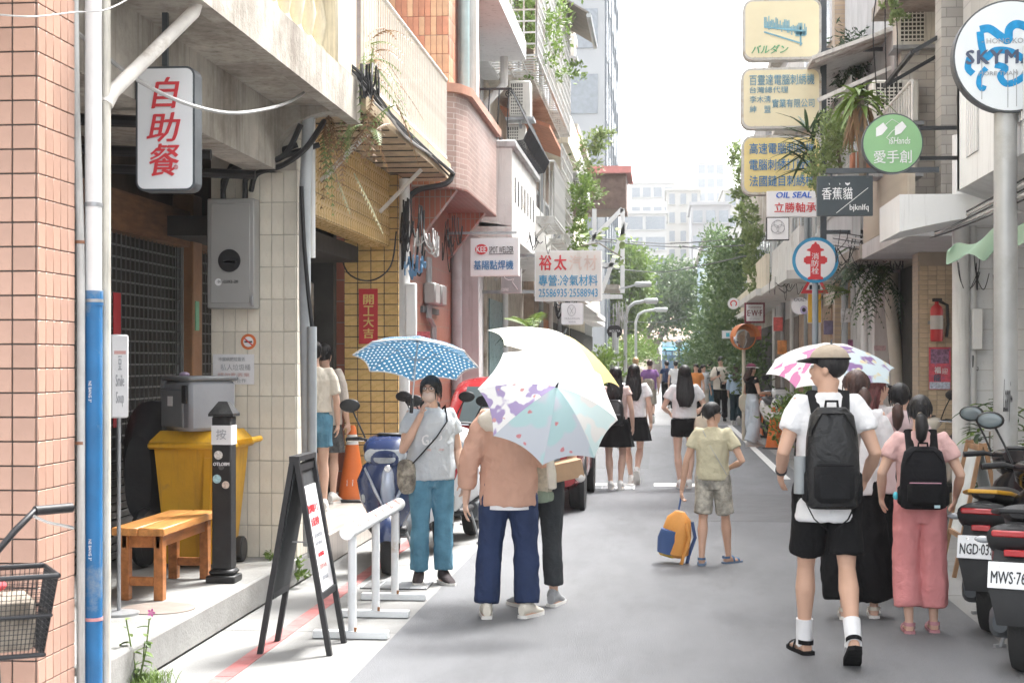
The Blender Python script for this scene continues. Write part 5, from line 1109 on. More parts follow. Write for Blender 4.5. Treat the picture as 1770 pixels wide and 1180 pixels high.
p = atD(1174, 655, 95); t = thing('black_lamp', 'short black lantern lamp post before the blue shop', 'street lamp', (p.x, p.y, 0)); zt = atD(1174, 596, 95).z; part('pole', MB().cyl((p.x, p.y, 0), (p.x, p.y, zt), .07, 10), M_black, t); part('lantern', MB().lathe([(.1, 0), (.26, .35), (.3, .38), (0, .6)], (p.x, p.y, zt-.2), 16), M_dgrey, t)
# ================================================================== people
SC2 = bpy.data.scenes.new('workbench')
def solid(name, mb, m, parent, voxel=.012, smooth=3, fold=0, fs=(9, 9, 4), seed=0, world=False):
    """joins overlapping closed tubes into ONE continuous surface; fold pushes cloth wrinkles into it"""
    me = bpy.data.meshes.new(name); me.from_pydata(mb.v, [], mb.f)
    bm = bmesh.new(); bm.from_mesh(me); bmesh.ops.recalc_face_normals(bm, faces=bm.faces); bm.to_mesh(me); bm.free()
    o = bpy.data.objects.new('w', me); SC2.collection.objects.link(o)
    r = o.modifiers.new('r', 'REMESH'); r.mode = 'VOXEL'; r.voxel_size = voxel
    if smooth: k = o.modifiers.new('s', 'SMOOTH'); k.factor = .5; k.iterations = smooth
    vl = SC2.view_layers[0]; vl.update(); dg = vl.depsgraph
    out = bpy.data.meshes.new_from_object(o.evaluated_get(dg)); bpy.data.objects.remove(o); bpy.data.meshes.remove(me)
    if fold:
        nn = [v.normal.copy() for v in out.vertices]; sv = Vector((seed*3.7, seed*1.3, seed*2.1))
        for v, n in zip(out.vertices, nn):
            p = v.co; q = Vector((p.x*fs[0], p.y*fs[1], p.z*fs[2]))+sv
            w_ = Vector((mnoise.noise(q*.5), mnoise.noise(q*.5+Vector((9, 1, 4))), 0))*1.2; a = mnoise.noise(q); b = 1-2.2*abs(mnoise.noise(q*1.1+w_+Vector((5, 2, 8)))); c = 1-2.2*abs(mnoise.noise(Vector((q.x*.6+q.z*.8, q.y, q.z*1.9))+w_))
            v.co = p+n*(fold*(a*.6+b*.6+c*.45))
    out.polygons.foreach_set('use_smooth', [True]*len(out.polygons)); out.materials.clear(); out.materials.append(m); out.name = name
    return _link(name, out, parent, world)
def cloth(name, col, rough=.85, var=.08, **k): return mat('cloth_'+name, col, rough, var=var, scale=6, bump=.25, bscale=220, spec=.2, wrinkle=.55, **k)
def skinm(i): return mat('skin_%d' % i, [(.62, .40, .30), (.55, .34, .245), (.66, .44, .34)][i], .5, var=.06, scale=8, bump=.05, bscale=120, spec=.35)
M_hairb = mat('hair_black', (.012, .011, .012), .42, var=.5, scale=30, stretch=(1, 1, .08), bump=.5, bscale=90); M_hairbr = mat('hair_brown', (.06, .03, .024), .42, var=.5, scale=30, stretch=(1, 1, .08), bump=.5, bscale=90)
M_hairbl = mat('hair_blond', (.42, .28, .14), .5, var=.3, scale=30, stretch=(1, 1, .1)); M_hairpk = mat('hair_reddish', (.14, .045, .045), .45, var=.6, scale=30, stretch=(1, 1, .1))
M_wht = cloth('white', (.74, .74, .75)); M_blk = cloth('black', (.008, .008, .009)); M_sole = mat('white_sole', (.7, .69, .66), .6)
DEF = dict(hL=(-.088, 0, .9), hR=(.088, 0, .9), kL=(-.095, .015, .485), kR=(.095, .015, .485), aL=(-.1, -.02, .09), aR=(.1, -.02, .09),
           sL=(-.165, -.01, 1.395), sR=(.165, -.01, 1.395), eL=(-.225, -.03, 1.12), eR=(.225, -.03, 1.12), wL=(-.235, .06, .88), wR=(.235, .06, .88))
def hand(mb, w, d, n, th, curl=.5, sc=1.0, fine=True):
    """w wrist, d along the hand, n palm normal, th +1/-1 side of the thumb"""
    d = d.normalized(); n = (n-d*n.dot(d)).normalized(); s = d.cross(n).normalized()*th
    fr = Matrix((s, d, n)).transposed()
    mb.ell(w+d*.045*sc, (.039*sc, .055*sc, .018*sc), 12, 8, fr)
    if not fine:
        mb.tube([w+d*.07*sc, w+d*.12*sc+n*.015, w+d*.15*sc+n*.05*curl], [(.035*sc, .016), (.033*sc, .014), (.024*sc, .011)], 8, flat=tuple(n)); mb.tube([w+d*.03+s*.03, w+d*.08*sc+s*.05], .012, 6); return
    for i, (o, L) in enumerate(((.03, .07), (.011, .08), (-.009, .075), (-.028, .058))):
        p = w+d*.085*sc+s*o*sc; a = 0; pts = [p]
        for k, f in enumerate((.45, .32, .23)):
            a += curl*(.55+.25*k); p = p+(d*cos(a)+n*sin(a))*L*f*sc; pts.append(p)
        mb.tube(pts, [.0095, .009, .0085, .0065], 7)
    b = w+d*.03*sc+s*.03*sc; mb.tube([b, b+(d*.6+s*.75+n*.2)*.035*sc, b+(d*.9+s*.5+n*.45)*.065*sc], [.014, .011, .008], 7)
def person(label, loc, rz, H, pose={}, top=None, bottom=None, shoes=None, hair=('short', None), head=(0, 0), skin=0, near=True, male=False, group=None, lean=(0, 0), hands={}, girth=1.0, face=False):
    """one figure, facing +Y in its own frame; all joint places are for a 1.70 m body and scaled to H"""
    J = {k: Vector(v) for k, v in {**DEF, **pose}.items()}; lx, ly = lean
    def ln(p): f = max(0, (p.z-.9)/.5); return Vector((p.x+lx*f, p.y+ly*f, p.z))
    for k in ('sL', 'sR', 'eL', 'eR', 'wL', 'wR'):
        if k not in pose: J[k] = ln(J[k])
    t = thing('person', label, 'person', loc, rz, group, scale=H/1.7); g = girth*(1.06 if male else 1.0); vx = (.0085 if near else .014)*1.0
    sm = skinm(skin); mb = MB()
    tor = [(.86, .15, .10), (.94, .155, .105), (1.05, .125, .092), (1.2, .138, .1), (1.32, .15, .1), (1.39, .13, .08), (1.435, .06, .058), (1.5, .05, .054), (1.55, .05, .054)]
    C_ = lambda z: ln(Vector((0, -.012 if z > 1.4 else 0, z)))
    mb.tube([C_(z) for z, a, b in tor], [(a*g, b*g) for z, a, b in tor], 18, flat=(0, 1, 0))
    for S in 'LR':
        sx = -1 if S == 'L' else 1
        s, e, w = J['s'+S], J['e'+S], J['w'+S]; h_, k_, a_ = J['h'+S], J['k'+S], J['a'+S]
        mb.tube([C_(1.36)+V(sx*.08, 0, 0), s, s.lerp(e, .5), e, e.lerp(w, .35), w, w+(w-e).normalized()*.02], [.05*g, .048*g, .043*g, .035*g, .037*g, .025, .022], 12)
        hd = hands.get(S, {}); d = hd.get('d', (w-e).normalized()*.9+V(0, 0, -.15)); n = hd.get('n', V(-sx, .25, 0)); hand(mb, w, Vector(d), Vector(n), hd.get('th', -sx if False else (1 if S == 'L' else -1)), hd.get('curl', .45), 1.0, near)
        mb.tube([h_+V(0, 0, .04), h_, h_.lerp(k_, .5), k_, k_.lerp(a_, .3), k_.lerp(a_, .65), a_, a_-V(0, 0, .05)], [.085*g, .083*g, .066*g, .046*g, .055*g, .040*g, .030, .034], 14)
    hm = T(C_(1.595)) @ RZ(head[0]) @ RX(head[1]); f3 = hm.to_3x3()
    for c, r in (((0, -.012, .028), (.072, .09, .086)), ((0, .02, -.03), (.06, .068, .08)), ((0, .04, -.078), (.04, .042, .032)), ((0, .088, -.022), (.013, .018, .024)), ((0, .08, -.06), (.022, .014, .012)), ((-.07, -.008, -.018), (.012, .02, .03)), ((.07, -.008, -.018), (.012, .02, .03))):
        mb.ell(hm @ Vector(c), r, 16, 10, f3)
    mb.tube([C_(1.46), hm @ V(0, -.02, -.06)], .05, 12)
    # feet belong to the body
    shoes = shoes or ('sneaker', cloth('shoe_white', (.7, .69, .67)), M_sole)
    for S in 'LR':
        a_ = J['a'+S]; yaw, pit = pose.get('f'+S, (0, 0)); FM = T(a_) @ RZ(yaw) @ RX(pit); mb.M = FM
        mb.loft([(-.055, 0, -.05, .028, .03), (0, 0, -.045, .034, .042), (.08, 0, -.06, .038, .026), (.14, 0, -.068, .04, .018), (.18, 0, -.072, .03, .012)], 12, 2.2); mb.M = None
    solid('body', mb, sm, t, vx if near else .013, 2)
    for S in 'LR':
        a_ = J['a'+S]; yaw, pit = pose.get('f'+S, (0, 0)); FM = T(a_) @ RZ(yaw) @ RX(pit); kind = shoes[0]
        sl = MB(FM); sl.prism([(x, y) for x, y in [(.036, -.07), (.04, 0), (.048, .1), (.044, .165), (.02, .2), (-.02, .2), (-.044, .165), (-.048, .1), (-.04, 0), (-.036, -.07), (0, -.085)]], -.092, -.064 if kind != 'sandal' else -.066, 'XY')
        if kind == 'sneaker':
            u = MB(FM); u.loft([(-.078, 0, -.03, .026, .036), (-.04, 0, -.012, .04, .055), (.02, 0, -.018, .043, .05), (.07, 0, -.038, .046, .034), (.13, 0, -.052, .045, .024), (.18, 0, -.06, .034, .014), (.195, 0, -.064, .015, .006)], 16, 2.3)
            sh = part('shoe', u, shoes[1], t, world=False); part('sole', sl, shoes[2], sh, world=False)
            lc = MB(FM)
            for q in range(4): lc.bar((-.022, .05+q*.022, -.006-q*.009), (.022, .05+q*.022, -.006-q*.009), .006)
            part('lace', lc, shoes[2], sh, world=False)
        else:
            sh = part('sandal', sl, shoes[2], t, world=False); u = MB(FM)
            for y0 in (.03, .105): u.grid(lambda a, b: V(.047*cos(pi*a), y0+b*.028, -.066+(.062 if y0 < .05 else .036)*sin(pi*a)), 10, 2)
            u.grid(lambda a, b: V(.042*cos(pi*a+pi), -.02+.062*sin(pi*a+pi), -.03+b*.025), 10, 2); part('strap', u, shoes[1], sh, world=False)
    # ---- trousers, shorts or skirt
    if bottom:
        kind, m = bottom[0], bottom[1]; o_ = bottom[2] if len(bottom) > 2 else {}
        wz = o_.get('waist', 1.04); lf = o_.get('len', 1.9); wd = o_.get('w', 1.0); mb = MB()
        if kind == 'skirt':
            z1 = o_.get('z', .62); fl = o_.get('flare', .27); mx = .5*(J['kL']+J['kR'])
            def sk(u, v):
                a = 2*pi*u; z = wz+(z1-wz)*v; rr = .14+(fl-.14)*v**.8; rp = 1+.05*v*sin(a*11)+.02*sin(a*5+1); return V(rr*cos(a)*rp*1.05, mx.y*.3*v+rr*.78*sin(a)*rp, z)
            mb.grid(sk, 44, 12, True); part('skirt', mb, m, t, world=False)
        else:
            hp = [(wz, .132, .1), (.95, .156, .114), (.87, .162, .118), (.80, .13, .1)]
            mb.tube([ln(V(0, 0, z)) for z, a, b in hp], [(a*g, b*g) for z, a, b in hp], 18, flat=(0, 1, 0))
            for S in 'LR':
                h_, k_, a_ = J['h'+S], J['k'+S], J['a'+S]; sx = -1 if S == 'L' else 1; pts, rs = [h_+V(0, 0, .06)], [.095*g]
                segs = [(0, .098), (.5, .088*(1+.25*(wd-1))), (1.0, .066*wd), (1.3, .068*wd*1.03), (1.65, .06*wd*1.15), (2.0, .055*wd*1.25)]
                for f, r in segs:
                    if f > lf: break
                    pts.append(h_.lerp(k_, f) if f <= 1 else k_.lerp(a_, f-1)); rs.append(r*g)
                if pts and lf not in [q[0] for q in segs]:
                    pts.append(h_.lerp(k_, lf) if lf <= 1 else k_.lerp(a_, lf-1)); rs.append((.088 if lf < 1 else .06*wd*1.15)*g*(1.08 if lf < 1 else 1))
                mb.tube(pts, rs, 16)
            solid('trousers' if lf > 1.2 else 'shorts', mb, m, t, .012 if near else .018, 2, o_.get('fold', .008), (15, 15, 4.5), sum(map(ord, label)) % 17)
    # ---- shirt
    if top:
        m = top[0]; o_ = top[1] if len(top) > 1 else {}; hz = o_.get('hem', .93); lo = o_.get('loose', 1.0)*g; sl = o_.get('sleeve', .55); mb = MB()
        rows = [(hz, .158, .118), (max(hz+.01, .98), .158, .118), (1.08, .15, .112), (1.2, .155, .115), (1.32, .165, .113), (1.385, .145, .092), (1.43, .085, .072), (1.452, .066, .064)]
        rows = [r for r in rows if r[0] >= hz]
        mb.tube([C_(z)+V(0, -.004, 0) for z, a, b in rows], [(a*lo if z < 1.4 else a, b*lo if z < 1.4 else b) for z, a, b in rows], 20, flat=(0, 1, 0))
        for S in 'LR':
            sx = -1 if S == 'L' else 1; s, e, w = J['s'+S], J['e'+S], J['w'+S]; sw = o_.get('sw', 1.0)
            pts = [C_(1.36)+V(sx*.07, 0, 0), s+V(-sx*.012, 0, -.004)]; rs = [.066, .062]; ls = lo**.4
            for f in (.3, .55, .8, 1.0, 1.3, 1.6, 1.9):
                if f > sl+.001: break
                pts.append(s.lerp(e, f) if f <= 1 else e.lerp(w, f-1)); rs.append((.061-.008*f)*ls*(1+(sw-1)*min(1, f*1.4)))
            mb.tube(pts, rs, 14)
        sh = solid(o_.get('name', 'shirt'), mb, m, t, .0115 if near else .018, 2, o_.get('fold', .007), (14, 14, 6), sum(map(ord, label)) % 13)
        if o_.get('hood'):
            part('hood', MB().ell(C_(1.42)+V(0, -.1, -.02), (.13, .075, .1), 16, 10), o_['hood'], t, world=False)
    # ---- hair
    st, hmx = hair[0], hair[1]; ho = hair[2] if len(hair) > 2 else {}
    if st:
        def shell(r, front, side, back, grow=1.0, nz_=.006):
            def fn(u, v):
                a = 2*pi*u; fr_ = max(0, sin(a)); bk = max(0, -sin(a)); zl = side+(front-side)*fr_**1.5+(back-side)*bk**.7
                tmax = math.acos(max(-1, min(1, (zl-.028)/(.092*grow)))); th = tmax*v
                x, y, z = r[0]*sin(th)*cos(a), -.014+r[1]*sin(th)*sin(a), .028+r[2]*cos(th); k = 1+nz_*12*mnoise.noise(Vector((a*5, th*2.0, 3)))*.25+.012*sin(a*23+th*2)
                return hm @ V(x*k, y*k if y < 0 else y, z)
            return fn
        mb = MB(); mb.grid(shell((.083*ho.get('vol', 1), .104*ho.get('vol', 1), .097), ho.get('front', .05), ho.get('side', -.03), ho.get('back', -.085)), 40, 12, True)
        hr = part('hair', mb, hmx, t, world=False, ang=80)
        if near and not ho.get('cap'):               # loose locks over the shell break its outline
            rs_ = random.Random(len(label)); sb = MB()
            for q in range(70):
                a = rs_.uniform(0, 2*pi)
                if sin(a) > .75: continue
                z0 = rs_.uniform(.0, .1); r0 = .083*ho.get('vol', 1)*math.sqrt(max(.05, 1-((z0-.028)/.1)**2)); L_ = rs_.uniform(.05, .09)
                p0 = V(r0*cos(a), -.014+r0*1.24*sin(a), z0); p1 = V(.086*cos(a)*1.02, -.014+.107*sin(a), z0-L_*.6); p2 = V(.084*cos(a+.08), -.014+.104*sin(a+.08), z0-L_-.01)
                if p2.z < (ho.get('back', -.085) if sin(a) < 0 else ho.get('side', -.03))-.02: continue
                sb.tube([hm @ p0, hm @ p1, hm @ p2], [(.004, .002), (.005, .0025), (.001, .001)], 5)
            if sb.v: o2 = part('hair_locks', sb, hmx, hr, world=False); o2['kind'] = 'stuff'
        if st == 'long':
            z1 = ho.get('z', 1.2); nS = 14; top_ = hm @ V(0, -.03, .03); wd = ho.get('w', .1)
            def lh(u, v):
                a = 2*pi*u; z = top_.z+(z1-top_.z)*v; w_ = (.084+(wd-.084)*min(1, v*1.6))*(1-.35*max(0, v-.75)/.25); dp = .07+.01*v-.03*max(0, v-.7)
                yb = -.035-.10*min(1, v*1.2)*ho.get('off', 1)+ly*max(0, (z-.9)/.5); st_ = 1+.06*sin(a*9+v*3)+.05*mnoise.noise(Vector((a*4, v*3, z1*7)))
                zz = z-(.03*mnoise.noise(Vector((a*6, 1, 2))) if v > .95 else 0); return V(top_.x+lx*0+w_*cos(a)*st_, yb+dp*sin(a)*st_*.75, zz)
            mb = MB(); mb.grid(lh, 44, nS, True); mb.f.append(tuple(range((nS-1)*44, nS*44))); mb.fm.append(0); hl = part('hair_length', mb, hmx, t, world=False, ang=80); rs_ = random.Random(len(label)+5); sb = MB()
            for q in range(60):
                u_ = rs_.uniform(.5, 1.0) if q % 3 else rs_.random(); va, vb = rs_.uniform(0, .5), rs_.uniform(.75, 1.02); pts = []
                for i in range(6):
                    p_ = lh(u_+.01*sin(i+q), va+(vb-va)*i/5); c_ = V(top_.x, p_.y*.0-.1, p_.z); pts.append(p_+(p_-c_)*.05+V(rs_.uniform(-.003, .003), rs_.uniform(-.003, .003), 0))
                sb.tube(pts, [(.004, .0025)]*5+[(.001, .001)], 5)
            o2 = part('hair_locks', sb, hmx, hl, world=False); o2['kind'] = 'stuff'
        if st in ('pony', 'bun'):
            b = hm @ V(0, -.115, ho.get('h', .0)); L = ho.get('L', .26); part('hair_tie', MB().ell(b, .024, 12, 8), ho.get('tie', M_wht), t, world=False)
            pts = [b+V(0, -.01, 0), b+V(0, -.05, -.02), b+V(.005, -.06, -L*.4), b+V(.0, -.045, -L*.8), b+V(0, -.04, -L)]
            mb = MB(); mb.tube(pts, [.024, .042, .048, .036, .006], 16); part('pony_tail', mb, ho.get('tailm', hmx), t, world=False, ang=80)
    if ho.get('cap'):
        mc, mbm = ho['cap']; cm = hm @ RZ(ho.get('capyaw', 0)); mb = MB(); mb.grid(lambda u, v: cm @ V(.088*sin(1.5*v)*cos(2*pi*u), -.012+.11*sin(1.5*v)*sin(2*pi*u), .036+.088*cos(1.5*v)), 32, 10, True)
        cp = part('cap', mb, mc, t, world=False, ang=60); mb = MB()
        mb.grid(lambda u, v: cm @ V(.085*cos(pi*u)*(1-.1*v), .03+(.065+.085*v)*sin(pi*u)**.8, .05-.018*v+.012*sin(pi*u)-.01), 16, 5); mb.grid(lambda u, v: cm @ V(.085*cos(pi*u)*(1-.1*v), .03+(.065+.085*v)*sin(pi*u)**.8, .044-.018*v+.012*sin(pi*u)-.01), 16, 5); part('brim', mb, mbm, cp, world=False)
        part('cap_band', MB().tube([cm @ V(.0895*cos(a), -.012+.112*sin(a), .045) for a in [2*pi*i/32 for i in range(33)]], [(.003, .007)]*33, 6, flat=(0, 0, 1)), mbm, cp, world=False)
    if face:
        for s in (-1, 1):
            ey = part('eye', MB(hm).ell((s*.03, .076, .002), (.014, .008, .008), 12, 8), mat('eye_white', (.6, .58, .56), .3, var=0), t, world=False); part('iris', MB(hm).ell((s*.03, .0815, .002), (.0065, .005, .0068), 10, 6), M_ink, ey, world=False)
            part('eyebrow', MB(hm).tube([(s*.015, .082, .02), (s*.03, .082, .026), (s*.046, .074, .02)], [.002, .0032, .0015], 6), M_hairb, t, world=False)
        part('lips', MB(hm).ell((0, .088, -.062), (.02, .007, .0065), 10, 6), mat('lip', (.5, .2, .18), .4), t, world=False)
    t['hm'] = 0
    return t, hm, J
def clean(t):
    if 'hm' in t: del t['hm']
def worn(name, label, cat, who):
    """a thing carried by a person: a thing of its own, in the same frame"""
    return thing(name, label, cat, who.location, who.rotation_euler.z, scale=who.scale[0])
def backpack(who, label, m, m2, w=.29, h=.44, d=.16, z=1.12, y=-.12, trim=None, name='backpack', tilt=0):
    t = worn(name, label, 'backpack', who); L = dict(world=False); M0 = T(0, y, z) @ RX(tilt)
    mb = MB(M0 @ RX(pi/2)); mb.loft([(-h*.5, 0, 0, w*.38, d*.3, 3), (-h*.47, 0, .0, w*.47, d*.42, 3.4), (-h*.2, 0, .01, w*.5, d*.5, 3.2), (h*.2, 0, .01, w*.47, d*.46, 3), (h*.42, 0, -.005, w*.4, d*.38, 2.6), (h*.5, 0, -.015, w*.26, d*.24, 2.4)], 28)
    # loft runs along local y -> stands upright after the turn; z axis of the loft points backwards
    mb.v = [tuple(p) for p in mb.v]; bd = part('bag', mb, m, t, **L)
    Bk = lambda x, zz, dd: M0 @ V(x, -d*.5-dd, zz)
    part('front_pocket', MB(M0).box(-w*.36, -d*.5-.05, -h*.43, w*.36, -d*.3, -h*.04, .03), m2, bd, **L)
    part('zip', MB().tube([Bk(-w*.33, -h*.06, .052), Bk(w*.33, -h*.06, .052)], .004, 6), trim or M_gink, bd, **L)
    part('main_zip', MB().tube([M0 @ V(-w*.42, -d*.36, -h*.1), M0 @ V(-w*.38, -d*.36, h*.28), M0 @ V(-w*.2, -d*.34, h*.44), M0 @ V(w*.2, -d*.34, h*.44), M0 @ V(w*.38, -d*.36, h*.28), M0 @ V(w*.42, -d*.36, -h*.1)], .005, 6), M_blk, bd, **L)
    for s in (-1, 1):
        part('side_pocket', MB(M0).box(s*w*.4, -d*.3, -h*.45, s*w*.54, d*.2, -h*.12, .02), m2, bd, **L)
        pts = [M0 @ V(s*w*.25, d*.3, h*.4), V(s*.085, -.03, 1.462), V(s*.1, .075, 1.41), V(s*.125, .125, 1.28), V(s*.15, .09, 1.1), M0 @ V(s*w*.42, d*.3, -h*.38)]
        part('strap', MB().tube(pts, [(.03, .008)]*6, 10, flat=None), m2, t, **L)
    part('handle', MB().tube([M0 @ V(-.035, d*.1, h*.46), M0 @ V(-.03, d*.06, h*.56), M0 @ V(.03, d*.06, h*.56), M0 @ V(.035, d*.1, h*.46)], .008, 8), m2, t, **L)
    return t, M0
def umbrella(label, apex, axis, R0, shaft, mats_, m_under=None, n=8, dome=.36, pick=None, name='umbrella', rot=0, trim=None, uvs=1.0):
    """canopy of n gores with sagging hems between ribs; axis points from the handle to the top"""
    ax = Vector(axis).normalized(); u = ax.cross(V(0, 1, 0.01)).normalized(); v = ax.cross(u); ap = Vector(apex); t = thing(name, label, 'umbrella', ap-ax*shaft)
    def pt(a, r, sag): return ap+(u*cos(a)+v*sin(a))*(R0*r)-ax*(dome*R0*(r**1.9)*1.15-sag)
    for g_ in range(n):
        a0, a1 = rot+2*pi*g_/n, rot+2*pi*(g_+1)/n; mb = MB(); vs, uv = [], []; nu, nv = 9, 9
        for j in range(nv):
            for i in range(nu):
                s = i/(nu-1); r = j/(nv-1); mid = 4*s*(1-s); ch = 1-(1-cos(pi/n))*mid; hem = 1-.05*mid*r*r
                a = a0+(a1-a0)*s; p = pt(a, r*ch*hem, -.035*R0*mid*r); vs.append(p); uv.append([(s-.5)*r*R0*2*math.sin(pi/n)*uvs, r*R0*uvs])
        fs = [(j*nu+i, j*nu+i+1, (j+1)*nu+i+1, (j+1)*nu+i) for j in range(nv-1) for i in range(nu-1)]; mb.add(vs, fs); mb.uv = uv
        gore = part('canopy_panel', mb, mats_[(pick[g_] if pick else g_) % len(mats_)], t)
        if trim:
            hem_ = [Vector(vs[(nv-1)*nu+i]) for i in range(nu)]; part('hem', MB().tube(hem_, .006, 5), trim, gore)
        part('rib', MB().tube([pt(a0, k/6, 0)-ax*.006 for k in range(7)], .0022, 5), M_steel, t)
    part('tip', MB().tube([ap-ax*.005, ap+ax*.02, ap+ax*.045], [.009, .008, .004], 8), M_dgrey, t)
    part('shaft', MB().tube([ap, ap-ax*shaft], .006, 8), M_alu, t); part('grip', MB().tube([ap-ax*(shaft-.08), ap-ax*(shaft+.03)], .014, 10), M_black, t)
    for g_ in range(n):
        a0 = rot+2*pi*g_/n; part('stretcher', MB().tube([pt(a0, .5, 0)-ax*.008, ap-ax*(dome*R0*1.0+.02)], .002, 4), M_steel, t)
    return t
def dotmat(name, base, dot, sc=22.0, rad=.2):
    m, nt, b = _new(name); MATS[name] = m; L = nt.links.new; N = nt.nodes.new; uv = N('ShaderNodeUVMap'); vo = N('ShaderNodeTexVoronoi'); vo.voronoi_dimensions = '2D'; vo.inputs['Scale'].default_value = sc; vo.inputs['Randomness'].default_value = .0
    mp = N('ShaderNodeMapping'); mp.inputs['Rotation'].default_value = (0, 0, .78); L(uv.outputs[0], mp.inputs[0]); L(mp.outputs[0], vo.inputs['Vector'])
    lt = N('ShaderNodeMath'); lt.operation = 'LESS_THAN'; lt.inputs[1].default_value = rad; L(vo.outputs['Distance'], lt.inputs[0]); mx = N('ShaderNodeMix'); mx.data_type = 'RGBA'; L(lt.outputs[0], mx.inputs['Factor']); mx.inputs[6].default_value = _rgb(base); mx.inputs[7].default_value = _rgb(dot)
    L(mx.outputs[2], b.inputs['Base Color']); b.inputs['Roughness'].default_value = .6; tr = N('ShaderNodeBsdfTranslucent'); L(mx.outputs[2], tr.inputs[0]); ms = N('ShaderNodeMixShader'); ms.inputs[0].default_value = .35; L(b.outputs[0], ms.inputs[1]); L(tr.outputs[0], ms.inputs[2]); L(ms.outputs[0], nt.nodes['Material Output'].inputs[0]); return m
def printmat(name, base, cols, sc=9.0, th=.55, trans=.3):
    """soft printed blotches on thin cloth (UV)"""
    m, nt, b = _new(name); MATS[name] = m; L = nt.links.new; N = nt.nodes.new; uv = N('ShaderNodeUVMap'); cur = None
    for i, (c, s_, lo, hi, off) in enumerate(cols):
        mp = N('ShaderNodeMapping'); mp.inputs['Location'].default_value = (off, off*.7, 0); L(uv.outputs[0], mp.inputs[0]); nz = N('ShaderNodeTexNoise'); nz.inputs['Scale'].default_value = s_; nz.inputs['Detail'].default_value = 1.5; L(mp.outputs[0], nz.inputs['Vector'])
        mr = N('ShaderNodeMapRange'); mr.inputs['From Min'].default_value = lo; mr.inputs['From Max'].default_value = hi; L(nz.outputs['Fac'], mr.inputs['Value']); mx = N('ShaderNodeMix'); mx.data_type = 'RGBA'; L(mr.outputs[0], mx.inputs['Factor'])
        if cur is None: mx.inputs[6].default_value = _rgb(base)
        else: L(cur, mx.inputs[6])
        mx.inputs[7].default_value = _rgb(c); cur = mx.outputs[2]
    if cur is None: b.inputs['Base Color'].default_value = _rgb(base)
    else: L(cur, b.inputs['Base Color'])
    b.inputs['Roughness'].default_value = .6; tr = N('ShaderNodeBsdfTranslucent'); ms = N('ShaderNodeMixShader'); ms.inputs[0].default_value = trans
    if cur is not None: L(cur, tr.inputs[0])
    else: tr.inputs[0].default_value = _rgb(base)
    L(b.outputs[0], ms.inputs[1]); L(tr.outputs[0], ms.inputs[2]); L(ms.outputs[0], nt.nodes['Material Output'].inputs[0]); return m
def at0(x, y, z=0): p = onZ(x, y, z); return (p.x, p.y, z)
M_jean = cloth('blue_jeans', (.10, .24, .34), var=.25, streak=.2, streakcol=(.25, .4, .5)); M_navyc = cloth('navy', (.025, .04, .095)); M_greyj = cloth('charcoal_jeans', (.05, .055, .06), var=.2)
M_greyt = cloth('grey_tee', (.50, .53, .56)); M_peach = cloth('peach', (.52, .31, .23)); M_creamc = cloth('cream', (.66, .61, .52)); M_pinkc = cloth('pink_tee', (.66, .42, .40)); M_pinkp = cloth('pink_trousers', (.66, .26, .26)); M_khaki = cloth('khaki_tee', (.52, .48, .34))
M_camo = mat('camo_cloth', (.44, .41, .35), .85, var=.5, scale=14, stain=.7, staincol=(.16, .16, .15), bump=.25, bscale=200); M_pat = mat('patterned_blouse', (.68, .66, .66), .8, var=.15, scale=20, stain=.5, staincol=(.12, .11, .13), bump=.2, bscale=150)
SN = lambda nm, c: ('sneaker', cloth('shoe_'+nm, c), M_sole)
# ---- woman under the blue dotted umbrella
loc = at0(745, 1008); w1, hm, J = person('woman in grey tee and blue jeans holding a blue dotted umbrella', loc, pi+.42, 1.57,
    dict(wR=(.13, .17, 1.40), eR=(.25, .05, 1.10), wL=(-.25, .06, .86), eL=(-.24, -.03, 1.1), kL=(-.1, .02, .485), aL=(-.1, .03, .09), aR=(.085, -.06, .09), fL=(.1, 0), fR=(-.35, 0)),
    (M_greyt, dict(hem=.86, loose=1.2, sleeve=.72, sw=1.15)), ('long', M_jean, dict(len=1.93, w=.98, fold=.009, waist=.97)), ('sneaker', cloth('shoe_dark', (.05, .04, .042)), M_sole), ('pony', M_hairb, dict(L=.12, h=-.02, front=.036, side=-.07, vol=1.04)), (-.55, .12), 0, girth=1.06, face=True, hands={'R': dict(d=V(-.1, .3, .6), n=V(-.8, .3, 0), curl=1.25), 'L': dict(curl=.5)})
part('face_mask', MB(hm).ell((0, .045, -.06), (.058, .058, .05), 18, 12), mat('mask_pink', (.66, .5, .42), .8, bump=.1), w1, world=False)
gl = MB(hm)
for s in (-1, 1): gl.tube([(s*.032+.025*cos(a), .094-.012*abs(cos(a))*(1 if cos(a)*s > 0 else 0), .0+.019*sin(a)) for a in [2*pi*i/18 for i in range(19)]], .0018, 5); gl.tube([(s*.057, .086, .004), (s*.074, .0, .006)], .0018, 5)
gl.tube([(-.008, .095, .003), (.008, .095, .003)], .0018, 5); part('glasses', gl, M_ink, w1, world=False)
k = MB(); text('GAP', M_paper, w1, T(.03, .138, 1.19) @ RZ(pi), .17, .085, world=False, name='shirt_print', bold=.03); text('·NEW YORK·', MATS['faded_red'], w1, T(.0, .139, 1.11) @ RZ(pi), .15, .018, world=False, name='shirt_print')
bg_ = worn('shoulder_bag', 'camouflage shoulder bag on a black strap at the grey tee hip', 'bag', w1)
part('bag', MB().loft([(-.02, .21, .93, .04, .03), (0, .22, .9, .07, .13, 3), (.1, .23, .89, .075, .14, 3), (.14, .23, .9, .05, .1)], 18), mat('camo_bag', (.3, .27, .22), .7, var=.6, scale=22, stain=.6, staincol=(.08, .07, .06), bump=.5, bscale=30), bg_, world=False)
